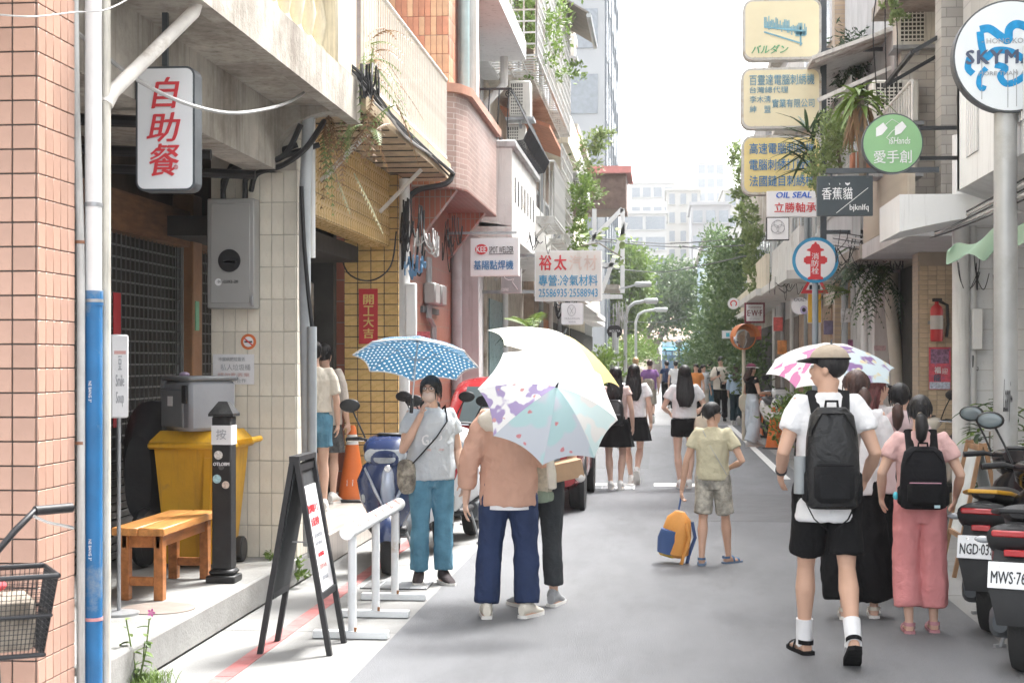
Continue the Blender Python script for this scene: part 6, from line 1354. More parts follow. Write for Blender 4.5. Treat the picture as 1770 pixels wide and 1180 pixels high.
part('strap', MB().tube([(.2, .1, .98), (.1, .15, 1.1), (0, .16, 1.21), (-.1, .135, 1.34), (-.11, .03, 1.46), (-.05, -.13, 1.35), (.1, -.16, 1.1), (.2, -.05, .98)], [(.017, .005)]*8, 8), M_blk, bg_, world=False); clean(w1)
hx = w1.location+(RZ(pi+.42) @ V(.13, .2, 1.42))*(1.57/1.7)
M_dot = dotmat('blue_dotted_cloth', (.035, .13, .23), (.7, .74, .78), 26, .21)
ap = atD(722, 589, 11.45); umbrella('blue umbrella with white dots and white hem held by the masked woman', ap, (.03, .34, .94), .47, (ap-hx).length, [M_dot], trim=M_wht, rot=.2, dome=.3)
# ---- peach jacket and companion
loc = at0(879, 1066); w2, hm, J = person('person in peach jacket and navy trousers walking under a pale printed umbrella', loc, .05, 1.62, dict(wL=(-.30, .04, .80), eL=(-.27, -.06, 1.08), wR=(.12, .22, 1.22), eR=(.24, .04, 1.1), aL=(-.15, -.05, .09), kL=(-.13, .01, .485), aR=(.13, -.02, .09), kR=(.12, .03, .485), fL=(.1, 0), fR=(-.5, 0)),
    (M_peach, dict(hem=.78, loose=1.17, sleeve=1.85, sw=1.2, name='jacket', hood=M_creamc, fold=.010)), ('long', M_navyc, dict(len=1.95, w=1.15, fold=.010)), ('sneaker', cloth('shoe_cream', (.66, .62, .54)), M_sole), ('short', M_hairb), (0, 0), 0, girth=1.06, hands={'R': dict(curl=1.2, d=V(-.2, .3, .7), n=V(-.7, .5, 0))})
part('shirt_tail', MB().tube([(0, -.005, .755), (0, -.005, .80)], [(.175, .138)]*2, 24, flat=(0, 1, 0)), M_wht, w2, world=False)
for s in (-1, 1): part('sleeve_panel', MB().tube([(s*.285, -.09, 1.16), (s*.30, -.07, 1.0), (s*.305, -.02, .9)], [(.02, .012), (.034, .02), (.03, .02)], 8), M_creamc, w2, world=False)
part('yoke', MB().ell((0, -.03, 1.36), (.222, .155, .11), 20, 10), M_creamc, w2, world=False); part('drawcord', MB().tube([(-.2, -.12, 1.05), (-.205, -.14, .95), (-.2, -.14, .86)], .004, 6), M_wht, w2, world=False); clean(w2)
loc = at0(932, 1047); w3, hm, J = person('person in charcoal jeans and grey top beside the peach jacket', loc, -.25, 1.6, dict(wR=(.16, .25, 1.15), eR=(.25, .02, 1.08), aL=(-.09, -.1, .09), aR=(.1, .04, .09), fL=(.9, 0), fR=(0, 0)), (cloth('steel_top', (.34, .38, .42)), dict(hem=.88, sleeve=.9)), ('long', M_greyj, dict(len=1.82, w=1.0)), ('sneaker', cloth('shoe_grey', (.34, .35, .36)), M_sole), ('long', M_hairbr, dict(z=1.3)), (0, 0), 0, hands={'R': dict(curl=1.2)}); clean(w3)
tb = worn('tote_bag', 'beige patterned tote with sage green base hanging by charcoal jeans', 'bag', w3)
part('bag', MB().loft([(-.32, .04, .98, .02, .02), (-.29, .04, .98, .13, .17, 4), (-.22, .04, .98, .14, .18, 4), (-.16, .04, .98, .12, .16, 4)], 20), mat('tote_print', (.56, .51, .4), .8, var=.25, scale=26), tb, world=False); part('base', MB().loft([(-.325, .04, .83, .02, .02), (-.30, .04, .83, .135, .045, 4), (-.21, .04, .83, .145, .045, 4), (-.15, .04, .83, .12, .04, 4)], 20), mat('sage', (.24, .30, .23), .8), tb, world=False); part('strap', MB().tube([(.0, -.24, 1.14), (.1, -.13, 1.42), (.14, .0, 1.45), (.14, .05, 1.2), (.1, -.2, 1.14)], [(.02, .004)]*5, 8), MATS['tote_print'], tb, world=False)
solo('bag_charm', MB().ell(atD(1003, 824, 10.3), .035, 14, 10), cloth('fluff', (.66, .64, .62)), 'white fluffy ball charm hanging at the carton beside the tote', 'charm')
p = atD(975, 812, 10.35); t = thing('carton', 'small brown cardboard carton carried beside the printed umbrella', 'box', p-V(0, 0, .06)); part('box', MB(T(p) @ RZ(.3) @ RY(-.2)).box(-.11, -.1, -.06, .11, .1, .06, .003), mat('cardboard', (.4, .27, .17), .8), t)
M_u1 = printmat('aqua_cloth', (.40, .58, .60), [((.5, .54, .6), 5, .5, .56, 1.0), ((.55, .22, .24), 11, .68, .7, 4.0)]); M_u2 = printmat('white_print_blown_top', (.82, .82, .81), [((.7, .68, .76), 6, .62, .66, 2.0)]); M_u3 = printmat('purple_print_cloth', (.78, .78, .78), [((.36, .29, .5), 9, .5, .53, 7.0), ((.6, .3, .3), 16, .66, .68, 3)]); M_u4 = printmat('pale_aqua_cloth', (.55, .68, .68), [((.66, .66, .64), 6, .52, .56, 9.0)])
umbrella('large pale umbrella with aqua and purple printed panels tilted over the peach jacket', atD(962, 668, 9.5), (.30, -.72, .55), .46, .62, [M_u1, M_u4, M_u2, M_u3], dome=.38, rot=.35, pick=[3, 0, 0, 1, 2, 2, 2, 2])  # upper panels all white: print ground plus blown-out light put into the cloth colour
M_uy = printmat('yellow_cloth', (.80, .62, .24), [], trans=.4); M_uyw = printmat('pale_yellow_cloth', (.82, .8, .7), [], trans=.4)
umbrella('yellow and white umbrella behind the large printed umbrella', atD(975, 578, 11.0), (.40, -.1, .9), .52, .62, [M_uy, M_uyw], dome=.32, rot=.1, pick=[1, 1, 1, 0, 0, 0, 1, 1])
# ---- boy
loc = at0(1232, 976); b1, hm, J = person('boy in khaki tee and camouflage shorts holding a small rucksack', loc, -.2, 1.34, dict(wL=(-.33, .0, .78), eL=(-.27, -.05, 1.1), wR=(.16, .16, 1.02), eR=(.32, -.06, 1.1), aL=(-.1, -.1, .1), aR=(.14, .16, .09), kR=(.115, .12, .49), kL=(-.1, -.01, .485), fL=(.15, 0), fR=(-.6, 0)), (M_khaki, dict(hem=.9, sleeve=.6, loose=1.1, sw=1.15)), ('short', M_camo, dict(len=.86, w=1.1)), ('sandal', cloth('sandal_blue', (.10, .17, .28)), cloth('sandal_sole', (.16, .22, .32))), ('short', M_hairb, dict(front=.06, side=.0, back=-.06, vol=1.03)), (-.85, 0), 1, hands={'L': dict(curl=1.2, d=V(-.05, .05, -1))})
gl = MB(hm); gl.tube([(.06, .085, .004), (.076, 0, .006)], .003, 5); gl.tube([(-.06, .085, .004), (-.076, 0, .006)], .003, 5)
for s in (-1, 1): gl.tube([(s*.03+.024*cos(a), .092, .0+.017*sin(a)) for a in [2*pi*i/14 for i in range(15)]], .003, 5)
part('glasses', gl, M_ink, b1, world=False); part('strap', MB().tube([(-.09, -.085, 1.42), (.0, -.128, 1.25), (.1, -.132, 1.08), (.16, -.09, .96)], [(.006, .003)]*4, 6), M_gink, b1, world=False); clean(b1)
hp_ = b1.location+(RZ(-.2) @ V(-.335, .0, .70))*(1.34/1.7)
t = thing('rucksack', 'small orange blue and yellow rucksack hanging from the boy hand', 'backpack', hp_-V(0, 0, .5)); M = T(hp_-V(.04, 0, .3)) @ RZ(-.5) @ RY(.18)
part('bag', MB(M @ RX(pi/2)).loft([(-.19, 0, 0, .09, .07), (-.16, 0, 0, .125, .1, 2.6), (0, 0, 0, .125, .1, 2.6), (.13, 0, 0, .1, .08, 2.4), (.19, 0, 0, .04, .03)], 22), mat('bag_orange', (.68, .30, .07), .6), t)
part('blue_panel', MB(M @ RX(pi/2)).loft([(-.17, -.035, .02, .09, .09), (-.05, -.035, .02, .105, .1, 2.6), (.03, -.03, .02, .09, .095, 2.6), (.04, -.03, .02, .05, .05)], 20), mat('bag_blue', (.05, .10, .25), .6), t); part('yellow_base', MB(M @ RX(pi/2)).loft([(.08, -.02, .01, .105, .09, 2.5), (.15, -.02, .01, .09, .085, 2.5), (.17, -.02, .01, .05, .05)], 20) if False else MB(M).box(-.12, -.09, -.2, .06, .09, -.13, .03), mat('bag_yellow', (.68, .45, .06), .6), t)
part('handle', MB().tube([hp_-V(0, 0, -.02), hp_-V(.02, 0, .1)], .008, 6), MATS['bag_blue'], t)
for s in (-1, 1): part('strap', MB(M).tube([(.1, s*.05, .12), (.15, s*.05, .0), (.12, s*.05, -.16), (.11, s*.05, -.3)], [(.016, .005)]*4, 8), MATS['bag_orange'] if s < 0 else MATS['bag_blue'], t)
# ---- man with the cap and backpack
loc = at0(1430, 1138); m1, hm, J = person('man in white tee and black shorts with beige cap turned backward', loc, .02, 1.77, dict(sL=(-.155, -.01, 1.395), sR=(.155, -.01, 1.395), wL=(-.235, .17, 1.0), eL=(-.245, -.07, 1.13), wR=(.22, .1, .98), eR=(.245, -.09, 1.13), aL=(-.11, .14, .09), kL=(-.105, .1, .49), aR=(.1, -.28, .16), kR=(.1, -.04, .5), fL=(.25, 0), fR=(-.05, -.55)), (M_wht, dict(hem=.76, loose=1.08, sleeve=.74, sw=1.12, fold=.010)), ('short', M_blk, dict(len=.8, w=1.1)), ('sandal', M_blk, M_blk), ('short', M_hairb, dict(front=.05, side=-.01, back=-.075, cap=(cloth('cap_beige', (.38, .32, .25)), M_blk), capyaw=0)), (1.15, 0), 1, male=True, face=True, girth=.96)
for S in 'LR':
    a_, k_ = J['a'+S], J['k'+S]; part('sock', MB().tube([a_.lerp(k_, .27), a_, a_-V(0, 0, .04)], [.047, .044, .046], 14).ell(a_+V(0, .04, -.045), (.041, .09, .03)), M_wht, m1, world=False)
wv = J['wL'].lerp(J['eL'], .12); part('watch', MB().tube([wv, J['wL'].lerp(J['eL'], .2)], .033, 14), M_ink, m1, world=False); clean(m1)
M_bp1 = mat('backpack_black', (.009, .0095, .0105), .42, var=.2, bump=.3, bscale=60, wrinkle=1.0); M_bp2 = cloth('backpack_trim', (.013, .0135, .015))
t, M0 = backpack(m1, 'large black sport backpack on the man in white tee', M_bp1, M_bp2, .29, .54, .17, 1.11, -.19, trim=M_blk)
for s in (-1, 1): part('tail_strap', MB().tube([(s*.13, -.15, .86), (s*.09, -.16, .78), (s*.02, -.17, .72)], [(.01, .003)]*3, 6), M_bp2, t, world=False)
part('bottle', MB().cyl((-.17, -.2, .92), (-.17, -.2, 1.12), .033, 14), mat('bottle_clear', (.25, .27, .28), .15), t, world=False)
# ---- women around the white umbrella
loc = at0(1478, 1068); w4, hm, J = person('woman in white lace hem top and wide black trousers beside the capped man', loc, -.1, 1.62, dict(wR=(.12, .24, 1.2), eR=(.25, .02, 1.1), aL=(-.07, -.03, .09), aR=(.13, .06, .09)), (M_wht, dict(hem=.86, loose=1.1, sleeve=.8)), ('long', M_blk, dict(len=1.86, w=2.0, fold=.014)), ('sandal', M_creamc, M_sole), ('pony', M_hairbr, dict(L=.14, h=-.02)), (.5, 0), 0, hands={'R': dict(curl=1.2)}); clean(w4)
loc = at0(1516, 1016); w5, hm, J = person('woman with reddish hair in black and white printed blouse looking aside', loc, -.7, 1.6, dict(wL=(-.1, .25, 1.2), eL=(-.25, .04, 1.12)), (M_pat, dict(hem=.84, loose=1.18, sleeve=1.3, sw=1.4)), ('long', M_blk, dict(len=1.8, w=1.7)), ('sandal', M_creamc, M_sole), ('long', M_hairpk, dict(z=1.32, w=.09)), (-.7, 0), 0, face=True); clean(w5)
loc = at0(1556, 1024); w6, hm, J = person('girl in pale pink hoodie with tied dark hair', loc, -.15, 1.52, {}, (cloth('pale_pink', (.68, .52, .52)), dict(hem=.82, loose=1.25, sleeve=1.8, sw=1.25, hood=cloth('pale_pink', (.68, .52, .52)))), ('long', M_blk, dict(len=1.9)), ('sandal', M_pinkc, M_sole), ('pony', M_hairb, dict(L=.2, h=-.06, tailm=M_hairbr)), (-.2, .05), 0); clean(w6)
loc = at0(1590, 1092); w7, hm, J = person('girl in pink tee and pink cropped trousers with black school backpack', loc, -.05, 1.47, dict(wL=(-.26, .12, .97), eL=(-.27, -.03, 1.15), wR=(.27, .13, .98), eR=(.28, -.04, 1.14), aL=(-.08, -.04, .09), aR=(.1, .03, .09)), (M_pinkc, dict(hem=.9, loose=1.08, sleeve=.6, sw=1.15)), ('long', M_pinkp, dict(len=1.74, w=1.4, fold=.009)), ('sandal', cloth('sandal_pink', (.5, .25, .28)), cloth('sandal_pink_sole', (.45, .22, .24))), ('pony', M_hairb, dict(L=.2, h=-.02, tie=mat('pearl_tie', (.65, .55, .45)))), (-.1, .05), 0); clean(w7)
t, M0 = backpack(w7, 'black school backpack with pink zip on the girl in pink', cloth('school_bag', (.011, .011, .013)), cloth('school_bag2', (.009, .009, .01)), .33, .44, .17, 1.13, -.2, trim=mat('pink_zip', (.5, .25, .32)))
part('tag', MB(M0).box(.06, -.14, -.2, .1, -.137, -.18), mat('tag_blue', (.4, .55, .6)), t, world=False); part('charm', MB().ell((-.19, -.2, 1.0), (.02, .02, .03), 10, 8), mat('charm_cyan', (.1, .5, .6)), t, world=False)
M_u5 = printmat('white_cloth', (.82, .81, .8), [], trans=.35); M_u6 = printmat('pink_striped_cloth', (.8, .78, .79), [((.6, .2, .4), 8, .48, .5, 12.0)]); M_u7 = printmat('violet_cloth', (.6, .7, .74), [((.25, .14, .34), 6, .5, .53, 5.0), ((.7, .62, .4), 8, .56, .6, 1.0)])
umbrella('white umbrella with pink and violet printed hems above the group', atD(1437, 597, 10.7), (.0, -.30, .95), .46, .62, [M_u5, M_u6, M_u7], pick=[1, 0, 2, 2, 0, 0, 0, 0], rot=.15, dome=.36)
# ---- middle distance
loc = at0(1183, 844); w8, hm, J = person('woman in white tee and black shorts with long dark hair walking away', loc, .05, 1.62, dict(wL=(-.2, .2, 1.05), eL=(-.29, .0, 1.12), wR=(.24, .18, 1.1), eR=(.29, .02, 1.12), aL=(-.06, .0, .09), aR=(.06, -.08, .1)), (M_wht, dict(hem=.98, loose=1.08, sleeve=.6, sw=1.2)), ('short', M_blk, dict(len=.42, w=1.1)), SN('white', (.7, .69, .67)), ('long', M_hairb, dict(z=1.14, w=.115)), (0, 0), 2); clean(w8)
tb = worn('tote_bag', 'cream canvas tote on the arm of the woman in black shorts', 'bag', w8); part('bag', MB().loft([(-.22, .22, .86, .03, .03), (-.18, .23, .85, .1, .16, 3), (-.02, .24, .84, .12, .17, 3), (.1, .24, .86, .08, .13, 3)], 18), mat('canvas', (.62, .55, .43), .85, var=.1, bump=.3, bscale=20), tb, world=False); part('strap', MB().tube([(.22, -.15, .98), (.26, -.05, 1.18), (.25, .04, 1.0)], [(.014, .004)]*3, 6), MATS['canvas'], tb, world=False)
loc = at0(1064, 846); w9, hm, J = person('girl in black pleated skirt wearing a black leather rucksack', loc, -.05, 1.6, dict(aL=(-.07, 0, .09), aR=(.07, -.06, .1)), (cloth('pinkish', (.6, .45, .42)), dict(hem=.98, sleeve=.5, loose=1.05)), ('skirt', M_blk, dict(z=.6, flare=.24)), SN('white', (.7, .69, .67)), ('long', M_hairb, dict(z=1.26, w=.1)), (0, 0), 2); clean(w9)
backpack(w9, 'black leather rucksack on the girl in pleated skirt', mat('black_leather', (.02, .02, .022), .35, bump=.3, bscale=30), M_bp2, .27, .36, .15, 1.08, -.19)
loc = at0(1096, 836); w10, hm, J = person('girl in white blouse and black skirt lifting her heel, carrying a plastic bag', loc, -.1, 1.63, dict(aR=(.06, -.17, .2), kR=(.08, .05, .5), fR=(0, -.9), aL=(-.05, .06, .09)), (M_wht, dict(hem=.96, sleeve=.7, loose=1.1, sw=1.3)), ('skirt', M_blk, dict(z=.62, flare=.23)), SN('white', (.7, .69, .67)), ('long', M_hairb, dict(z=1.2, w=.11)), (0, 0), 2); clean(w10)
tb = worn('plastic_bag', 'translucent white plastic bag swinging from a girl hand', 'bag', w10); part('bag', MB().loft([(-.1, -.2, .68, .02, .03), (-.06, -.2, .64, .08, .12), (.04, -.2, .62, .09, .13), (.1, -.2, .66, .04, .06)], 16), mat('thin_plastic', (.7, .68, .67), .3, bump=.5, bscale=25), tb, world=False); part('handle', MB().tube([(-.2, .0, .73), (-.22, .03, .86)], .006, 5), MATS['thin_plastic'], tb, world=False)
F_ = dict(near=False)
loc = at0(1123, 731); person('person in purple tee and khaki shorts with a mesh rucksack', loc, .05, 1.7, dict(aR=(.08, -.2, .2), kR=(.09, .05, .5), fR=(0, -.9)), (cloth('purple', (.26, .13, .33)), dict(hem=.9, loose=1.15, sleeve=.75)), ('short', cloth('khaki_shorts', (.42, .38, .31)), dict(len=.95, w=1.2)), SN('black', (.02, .02, .02)), ('short', M_hairbr), male=True, **F_)
loc = at0(1099, 728); person('person with blond hair in cream tee beside the purple tee', loc, -.15, 1.76, {}, (M_creamc, dict(hem=.9, loose=1.15, sleeve=.8)), ('long', cloth('khaki_trousers', (.45, .4, .33)), dict(len=1.9)), SN('black', (.02, .02, .02)), ('short', M_hairbl, dict(vol=1.08)), male=True, **F_)
p_ = at0(1122, 731); t = thing('rucksack', 'mesh patterned rucksack on the purple tee', 'backpack', (p_[0], p_[1]-.2, .9)); part('bag', MB(T(p_[0]-.02, p_[1]-.2, 1.02) @ RX(pi/2)).loft([(-.2, 0, 0, .1, .05), (-.15, 0, 0, .17, .09, 3), (.12, 0, 0, .16, .08, 3), (.18, 0, 0, .08, .04)], 16), mat('mesh_bag', (.3, .26, .2), .7, var=.5, scale=20), t)
loc = at0(1203, 727); w, hm, J = person('girl in orange tee and dark trousers walking with friends', loc, pi-.1, 1.58, {}, (cloth('orange_tee', (.66, .26, .08)), dict(hem=.95, sleeve=.6)), ('long', M_blk, dict(len=1.9)), SN('white', (.7, .69, .67)), ('long', M_hairb, dict(z=1.4, w=.085)), (-.2, 0), 0, face=True, **F_); clean(w)
loc = at0(1216, 724); w, hm, J = person('girl in white layered top behind the orange tee', loc, pi+.5, 1.56, {}, (M_wht, dict(hem=.9, sleeve=1.2)), ('long', M_creamc, dict(len=1.9)), SN('white', (.7, .69, .67)), ('long', M_hairb, dict(z=1.35, w=.09)), (.2, 0), 0, **F_); clean(w)
loc = at0(1246, 729); w, hm, J = person('man in open cream shirt looking at his phone', loc, pi, 1.78, dict(wR=(.1, .28, 1.2), eR=(.24, .06, 1.1), wL=(-.12, .2, 1.05), eL=(-.27, .0, 1.1)), (M_creamc, dict(hem=.85, loose=1.22, sleeve=.9, sw=1.3)), ('long', M_blk, dict(len=1.9)), SN('black', (.02, .02, .02)), ('short', M_hairb, dict(vol=1.08)), (0, -.35), 0, male=True, face=True, **F_); clean(w)
part('undershirt', MB().tube([(0, .1, .95), (0, .115, 1.2), (0, .1, 1.38)], [(.05, .03), (.06, .03), (.04, .03)], 10), M_wht, w, world=False)
tb = worn('shoulder_bag', 'black shoulder bag across the man in open cream shirt', 'bag', w); part('bag', MB().box(-.2, .13, .86, .02, .22, 1.06, .03), M_blk, tb, world=False); part('strap', MB().tube([(.0, .17, 1.05), (.08, .16, 1.25), (.12, .1, 1.42)], .012, 6), M_blk, tb, world=False)
tb = worn('phone', 'dark phone held by the man in open cream shirt', 'phone', w); part('case', MB(T(.08, .36, 1.27) @ RX(-.6)).box(-.04, -.006, -.08, .04, .006, .08, .006), M_ink, tb, world=False)
loc = at0(1273, 734); w, hm, J = person('woman in pale blue shirt and dark cap with long brown hair walking away', loc, -.1, 1.6, dict(aR=(.07, -.2, .2), kR=(.09, .05, .5), fR=(0, -.9)), (cloth('pale_blue', (.42, .54, .66)), dict(hem=.86, loose=1.15, sleeve=1.8)), ('long', cloth('dark_teal', (.03, .05, .06)), dict(len=1.9, w=1.2)), SN('white', (.7, .69, .67)), ('long', M_hairbr, dict(z=1.2, w=.1, cap=(M_blk, M_blk))), (0, 0), 0, **F_); clean(w)
loc = at0(1300, 772); w, hm, J = person('woman in black crop top, wide pale jeans and maroon cap', loc, -1.15, 1.62, dict(wR=(.14, .28, 1.1), eR=(.26, .03, 1.1), wL=(-.22, .16, 1.0), eL=(-.27, -.05, 1.13), aL=(-.08, .12, .09), aR=(.08, -.1, .09)), (M_blk, dict(hem=1.1, sleeve=.45, loose=1.02)), ('long', cloth('pale_denim', (.58, .64, .70)), dict(len=1.92, w=1.75, waist=1.1)), SN('grey_white', (.6, .59, .57)), ('long', M_hairbr, dict(z=1.36, w=.085, cap=(cloth('maroon_cap', (.2, .05, .09)), M_wht))), (.1, 0), 0, face=True); clean(w)
tb = worn('tote_bag', 'cream tote hanging from the crop top woman shoulder', 'bag', w); part('bag', MB().loft([(-.2, -.18, .92, .03, .1), (-.14, -.2, .9, .05, .17, 3), (.08, -.2, .9, .05, .17, 3), (.14, -.19, .92, .03, .1)], 16), MATS['canvas'], tb, world=False); part('strap', MB().tube([(-.2, .08, 1.05), (-.17, .08, 1.3), (-.13, .0, 1.46), (-.18, -.1, 1.25), (-.2, -.12, 1.05)], [(.015, .004)]*5, 6), MATS['canvas'], tb, world=False)
# ---- pair in the dark doorway
p = onY(543, 800, 14.4); w, hm, J = person('woman in white blouse and denim shorts in the dark doorway', (p.x, 14.4, .25), .2, 1.62, {}, (M_creamc, dict(hem=1.0, loose=1.12, sleeve=.9)), ('short', M_jean, dict(len=.6)), SN('white', (.7, .69, .67)), ('short', M_hairb), (0, 0), 0); clean(w)
p = onY(562, 800, 15.2); w, hm, J = person('person in pale shirt and dark plaid skirt in the doorway', (p.x, 15.2, .25), -.2, 1.6, {}, (cloth('oat', (.5, .45, .4)), dict(hem=.85, loose=1.2, sleeve=1.5)), ('skirt', mat('plaid', (.07, .07, .07), .8, var=.6, scale=30), dict(z=.55, flare=.2)), SN('white', (.7, .69, .67)), ('short', M_hairb), (0, 0), 0); clean(w)
# ================================================================== vehicles
M_tyre = mat('tyre_rubber', (.022, .022, .022), .8, var=.2, bump=.4, bscale=80); M_rimm = mat('wheel_rim', (.14, .14, .15), .4, metal=.6); M_plast = mat('black_plastic', (.017, .0175, .019), .5, var=.15, bump=.15, bscale=90); M_chr = mat('chrome', (.6, .6, .6), .15, metal=1, var=0, bump=0)
M_lensc = mat('clear_lens', (.3, .32, .34), .08, var=.2, scale=20, spec=.8, bump=0); M_lensr = mat('red_lens', (.4, .015, .02), .15, var=.1, spec=.8, bump=0); M_seat = mat('seat_vinyl', (.025, .025, .027), .5, bump=.2, bscale=100)
UPR = RX(pi/2)
def wheel(par, x, y, r, w, name='wheel', local=True, spokes=5):
    t_ = part(name, MB().lathe([(r*.62, -w*.42), (r*.8, -w*.5), (r*.94, -w*.42), (r, 0), (r*.94, w*.42), (r*.8, w*.5), (r*.62, w*.42), (r*.62, -w*.42)], (x, y, r), 32, 'X'), M_tyre, par, world=False)
    mb = MB().lathe([(r*.63, -w*.36), (r*.63, w*.36), (r*.55, w*.3), (r*.55, -w*.3), (r*.63, -w*.36)], (x, y, r), 28, 'X').lathe([(r*.16, -w*.4), (r*.16, w*.4)], (x, y, r), 16, 'X')
    for k in range(spokes): a = 2*pi*k/spokes+.3; mb.bar((x, y+r*.1*cos(a), r+r*.1*sin(a)), (x, y+r*.58*cos(a), r+r*.58*sin(a)), r*.14, w*.3, (1, 0, 0))
    part('rim', mb, M_rimm, t_, world=False); return t_
def scooter(label, loc, rz, body, body2, plate=None, steer=0.0, yellow=False, group=None, decal=False):
    """step-through scooter, nose to +Y, wheels on the ground"""
    t = thing('scooter', label, 'scooter', loc, rz, group); L = dict(world=False)
    wheel(t, 0, .62, .25, .105, 'front_wheel'); wheel(t, 0, -.62, .25, .115, 'rear_wheel')
    for s in (-1, 1): part('fork', MB().tube([(s*.075, .62, .25), (s*.07, .50, .62)], .02, 8), M_steel, t, **L)
    part('front_fender', MB().grid(lambda u, v: V(.085*(2*v-1)*(1-.25*abs(2*u-1)), .62+.285*cos(R(10)+u*R(140)), .25+.285*sin(R(10)+u*R(140))-.03*(2*v-1)**2), 14, 6), body, t, **L)
    # apron: sections by height
    mb = MB(UPR); mb.loft([(.34, 0, -.42, .09, .05), (.42, 0, -.45, .15, .08, 2.4), (.58, 0, -.50, .225, .1, 2.4), (.74, 0, -.52, .25, .11, 2.4), (.86, 0, -.5, .2, .1, 2.4), (.93, 0, -.46, .12, .07)], 24); ap = part('apron', mb, body, t, **L)
    mb = MB(UPR); mb.loft([(.40, 0, -.53, .03, .02), (.52, 0, -.585, .05, .03, 3), (.66, 0, -.62, .06, .03, 3), (.80, 0, -.62, .045, .03, 3), (.88, 0, -.57, .02, .02)], 16); part('nose_panel', mb, body2, ap, **L)
    for s in (-1, 1):
        part('side_stripe', MB().tube([(s*.02, .60, .50), (s*.10, .625, .66), (s*.185, .575, .84)], [(.02, .008), (.045, .012), (.03, .008)], 8), body2, ap, **L); part('turn_signal', MB().ell((s*.185, .545, .62), (.03, .03, .06), 12, 8), M_lensc, ap, **L)
    part('badge', MB().lathe([(.03, .652), (.026, .66), (0, .661)], (0, 0, .84), 18, 'Y'), M_chr, ap, **L)
    # handlebar cowl with the headlight
    H = T(0, .42, 0) @ RZ(steer) @ T(0, -.42, 0); mb = MB(H); mb.loft([(.26, 0, 1.05, .1, .04), (.34, 0, 1.04, .19, .06, 2.6), (.46, 0, .99, .2, .09, 2.6), (.55, 0, .94, .17, .085, 2.6), (.6, 0, .9, .11, .05)], 24); cw = part('cowl', mb, body, t, **L)
    part('headlight', MB(H @ T(0, .555, .945) @ RX(.35)).loft([(-.06, 0, 0, .12, .05), (0, 0, -.01, .175, .075, 2.6), (.02, 0, -.01, .165, .068, 2.6), (.035, 0, -.01, .1, .04)], 22), M_lensc, cw, **L); part('dash', MB(H).box(-.1, .3, 1.09, .1, .42, 1.11, .01), M_plast, cw, **L)
    for s in (-1, 1):
        part('handlebar', MB(H).tube([(s*.1, .38, 1.03), (s*.24, .36, 1.06), (s*.36, .30, 1.05)], .014, 8), M_plast, t, **L); part('grip', MB(H).tube([(s*.24, .36, 1.06), (s*.37, .295, 1.05)], .02, 10), M_plast, t, **L); part('brake_lever', MB(H).tube([(s*.2, .42, 1.05), (s*.35, .37, 1.045)], .007, 6), M_chr, t, **L)
        mr = part('mirror', MB(H).ell((s*.33, .37, 1.33), (.085, .018, .055), 16, 10), M_plast, t, **L); part('mirror_stem', MB(H).tube([(s*.2, .38, 1.07), (s*.25, .39, 1.18), (s*.31, .38, 1.3)], .007, 6), M_plast, mr, **L); part('mirror_glass', MB(H).ell((s*.33, .354, 1.33), (.072, .006, .044), 16, 8), M_glass, mr, **L)
    part('floorboard', MB().box(-.15, -.05, .3, .15, .45, .36, .02), M_plast, t, **L)
    part('body_shell', MB().loft([(.02, 0, .46, .1, .1), (-.08, 0, .54, .16, .19, 2.6), (-.35, 0, .58, .19, .2, 2.6), (-.65, 0, .66, .17, .15, 2.5), (-.86, 0, .76, .11, .08, 2.4), (-.93, 0, .79, .06, .04)], 24), body, t, **L)
    part('seat', MB().loft([(.04, 0, .76, .08, .03), (0, 0, .77, .13, .05, 2.6), (-.3, 0, .8, .15, .06, 2.6), (-.42, 0, .84, .14, .055, 2.6), (-.7, 0, .87, .11, .045, 2.5), (-.78, 0, .87, .05, .02)], 22), M_seat, t, **L)
    part('grab_rail', MB().tube([(-.13, -.45, .84), (-.14, -.75, .88), (-.08, -.9, .9), (.08, -.9, .9), (.14, -.75, .88), (.13, -.45, .84)], .013, 8), body2 if yellow else M_plast, t, **L)
    tl = part('tail_panel', MB().loft([(-.84, 0, .74, .16, .09, 2.6), (-.92, 0, .76, .15, .07, 2.6), (-.95, 0, .77, .1, .04)], 20), M_plast, t, **L); part('tail_light', MB().box(-.12, -.962, .765, .12, -.93, .80, .008), M_lensr, tl, **L)
    for s in (-1, 1): part('rear_signal', MB().ell((s*.17, -.88, .74), (.05, .03, .02), 12, 8), M_lensr if s > 0 else M_lensc, tl, **L)
    mg = part('mudguard', MB().add([(-.11, -.9, .70), (.11, -.9, .70), (.13, -.99, .5), (-.13, -.99, .5), (.09, -.97, .3), (-.09, -.97, .3), (-.11, -.88, .70), (.11, -.88, .70), (.13, -.97, .5), (-.13, -.97, .5), (.09, -.95, .3), (-.09, -.95, .3)], [(0, 1, 2, 3), (3, 2, 4, 5), (6, 9, 8, 7), (9, 11, 10, 8), (0, 3, 9, 6), (1, 7, 8, 2), (3, 5, 11, 9), (2, 8, 10, 4), (0, 6, 7, 1), (5, 4, 10, 11)]), M_plast, t, **L)
    part('reflector', MB().box(-.055, -.965, .665, .055, -.93, .70, .004), M_lensr, mg, **L)
    if plate:
        PM = T(0, -1.005, .57) @ RX(R(-16)); pl = part('number_plate', MB(PM).box(-.13, -.003, -.07, .13, .003, .07, .002), M_ltbox, t, **L); text(plate, M_ink, pl, PM @ T(0, -.005, -.012), .225, .065, world=False, bold=.012)
        for s in (-1, 1): part('bolt', MB(PM).lathe([(.008, -.006), (0, -.008)], (s*.07, 0, .05), 8, 'Y'), M_chr, pl, **L)
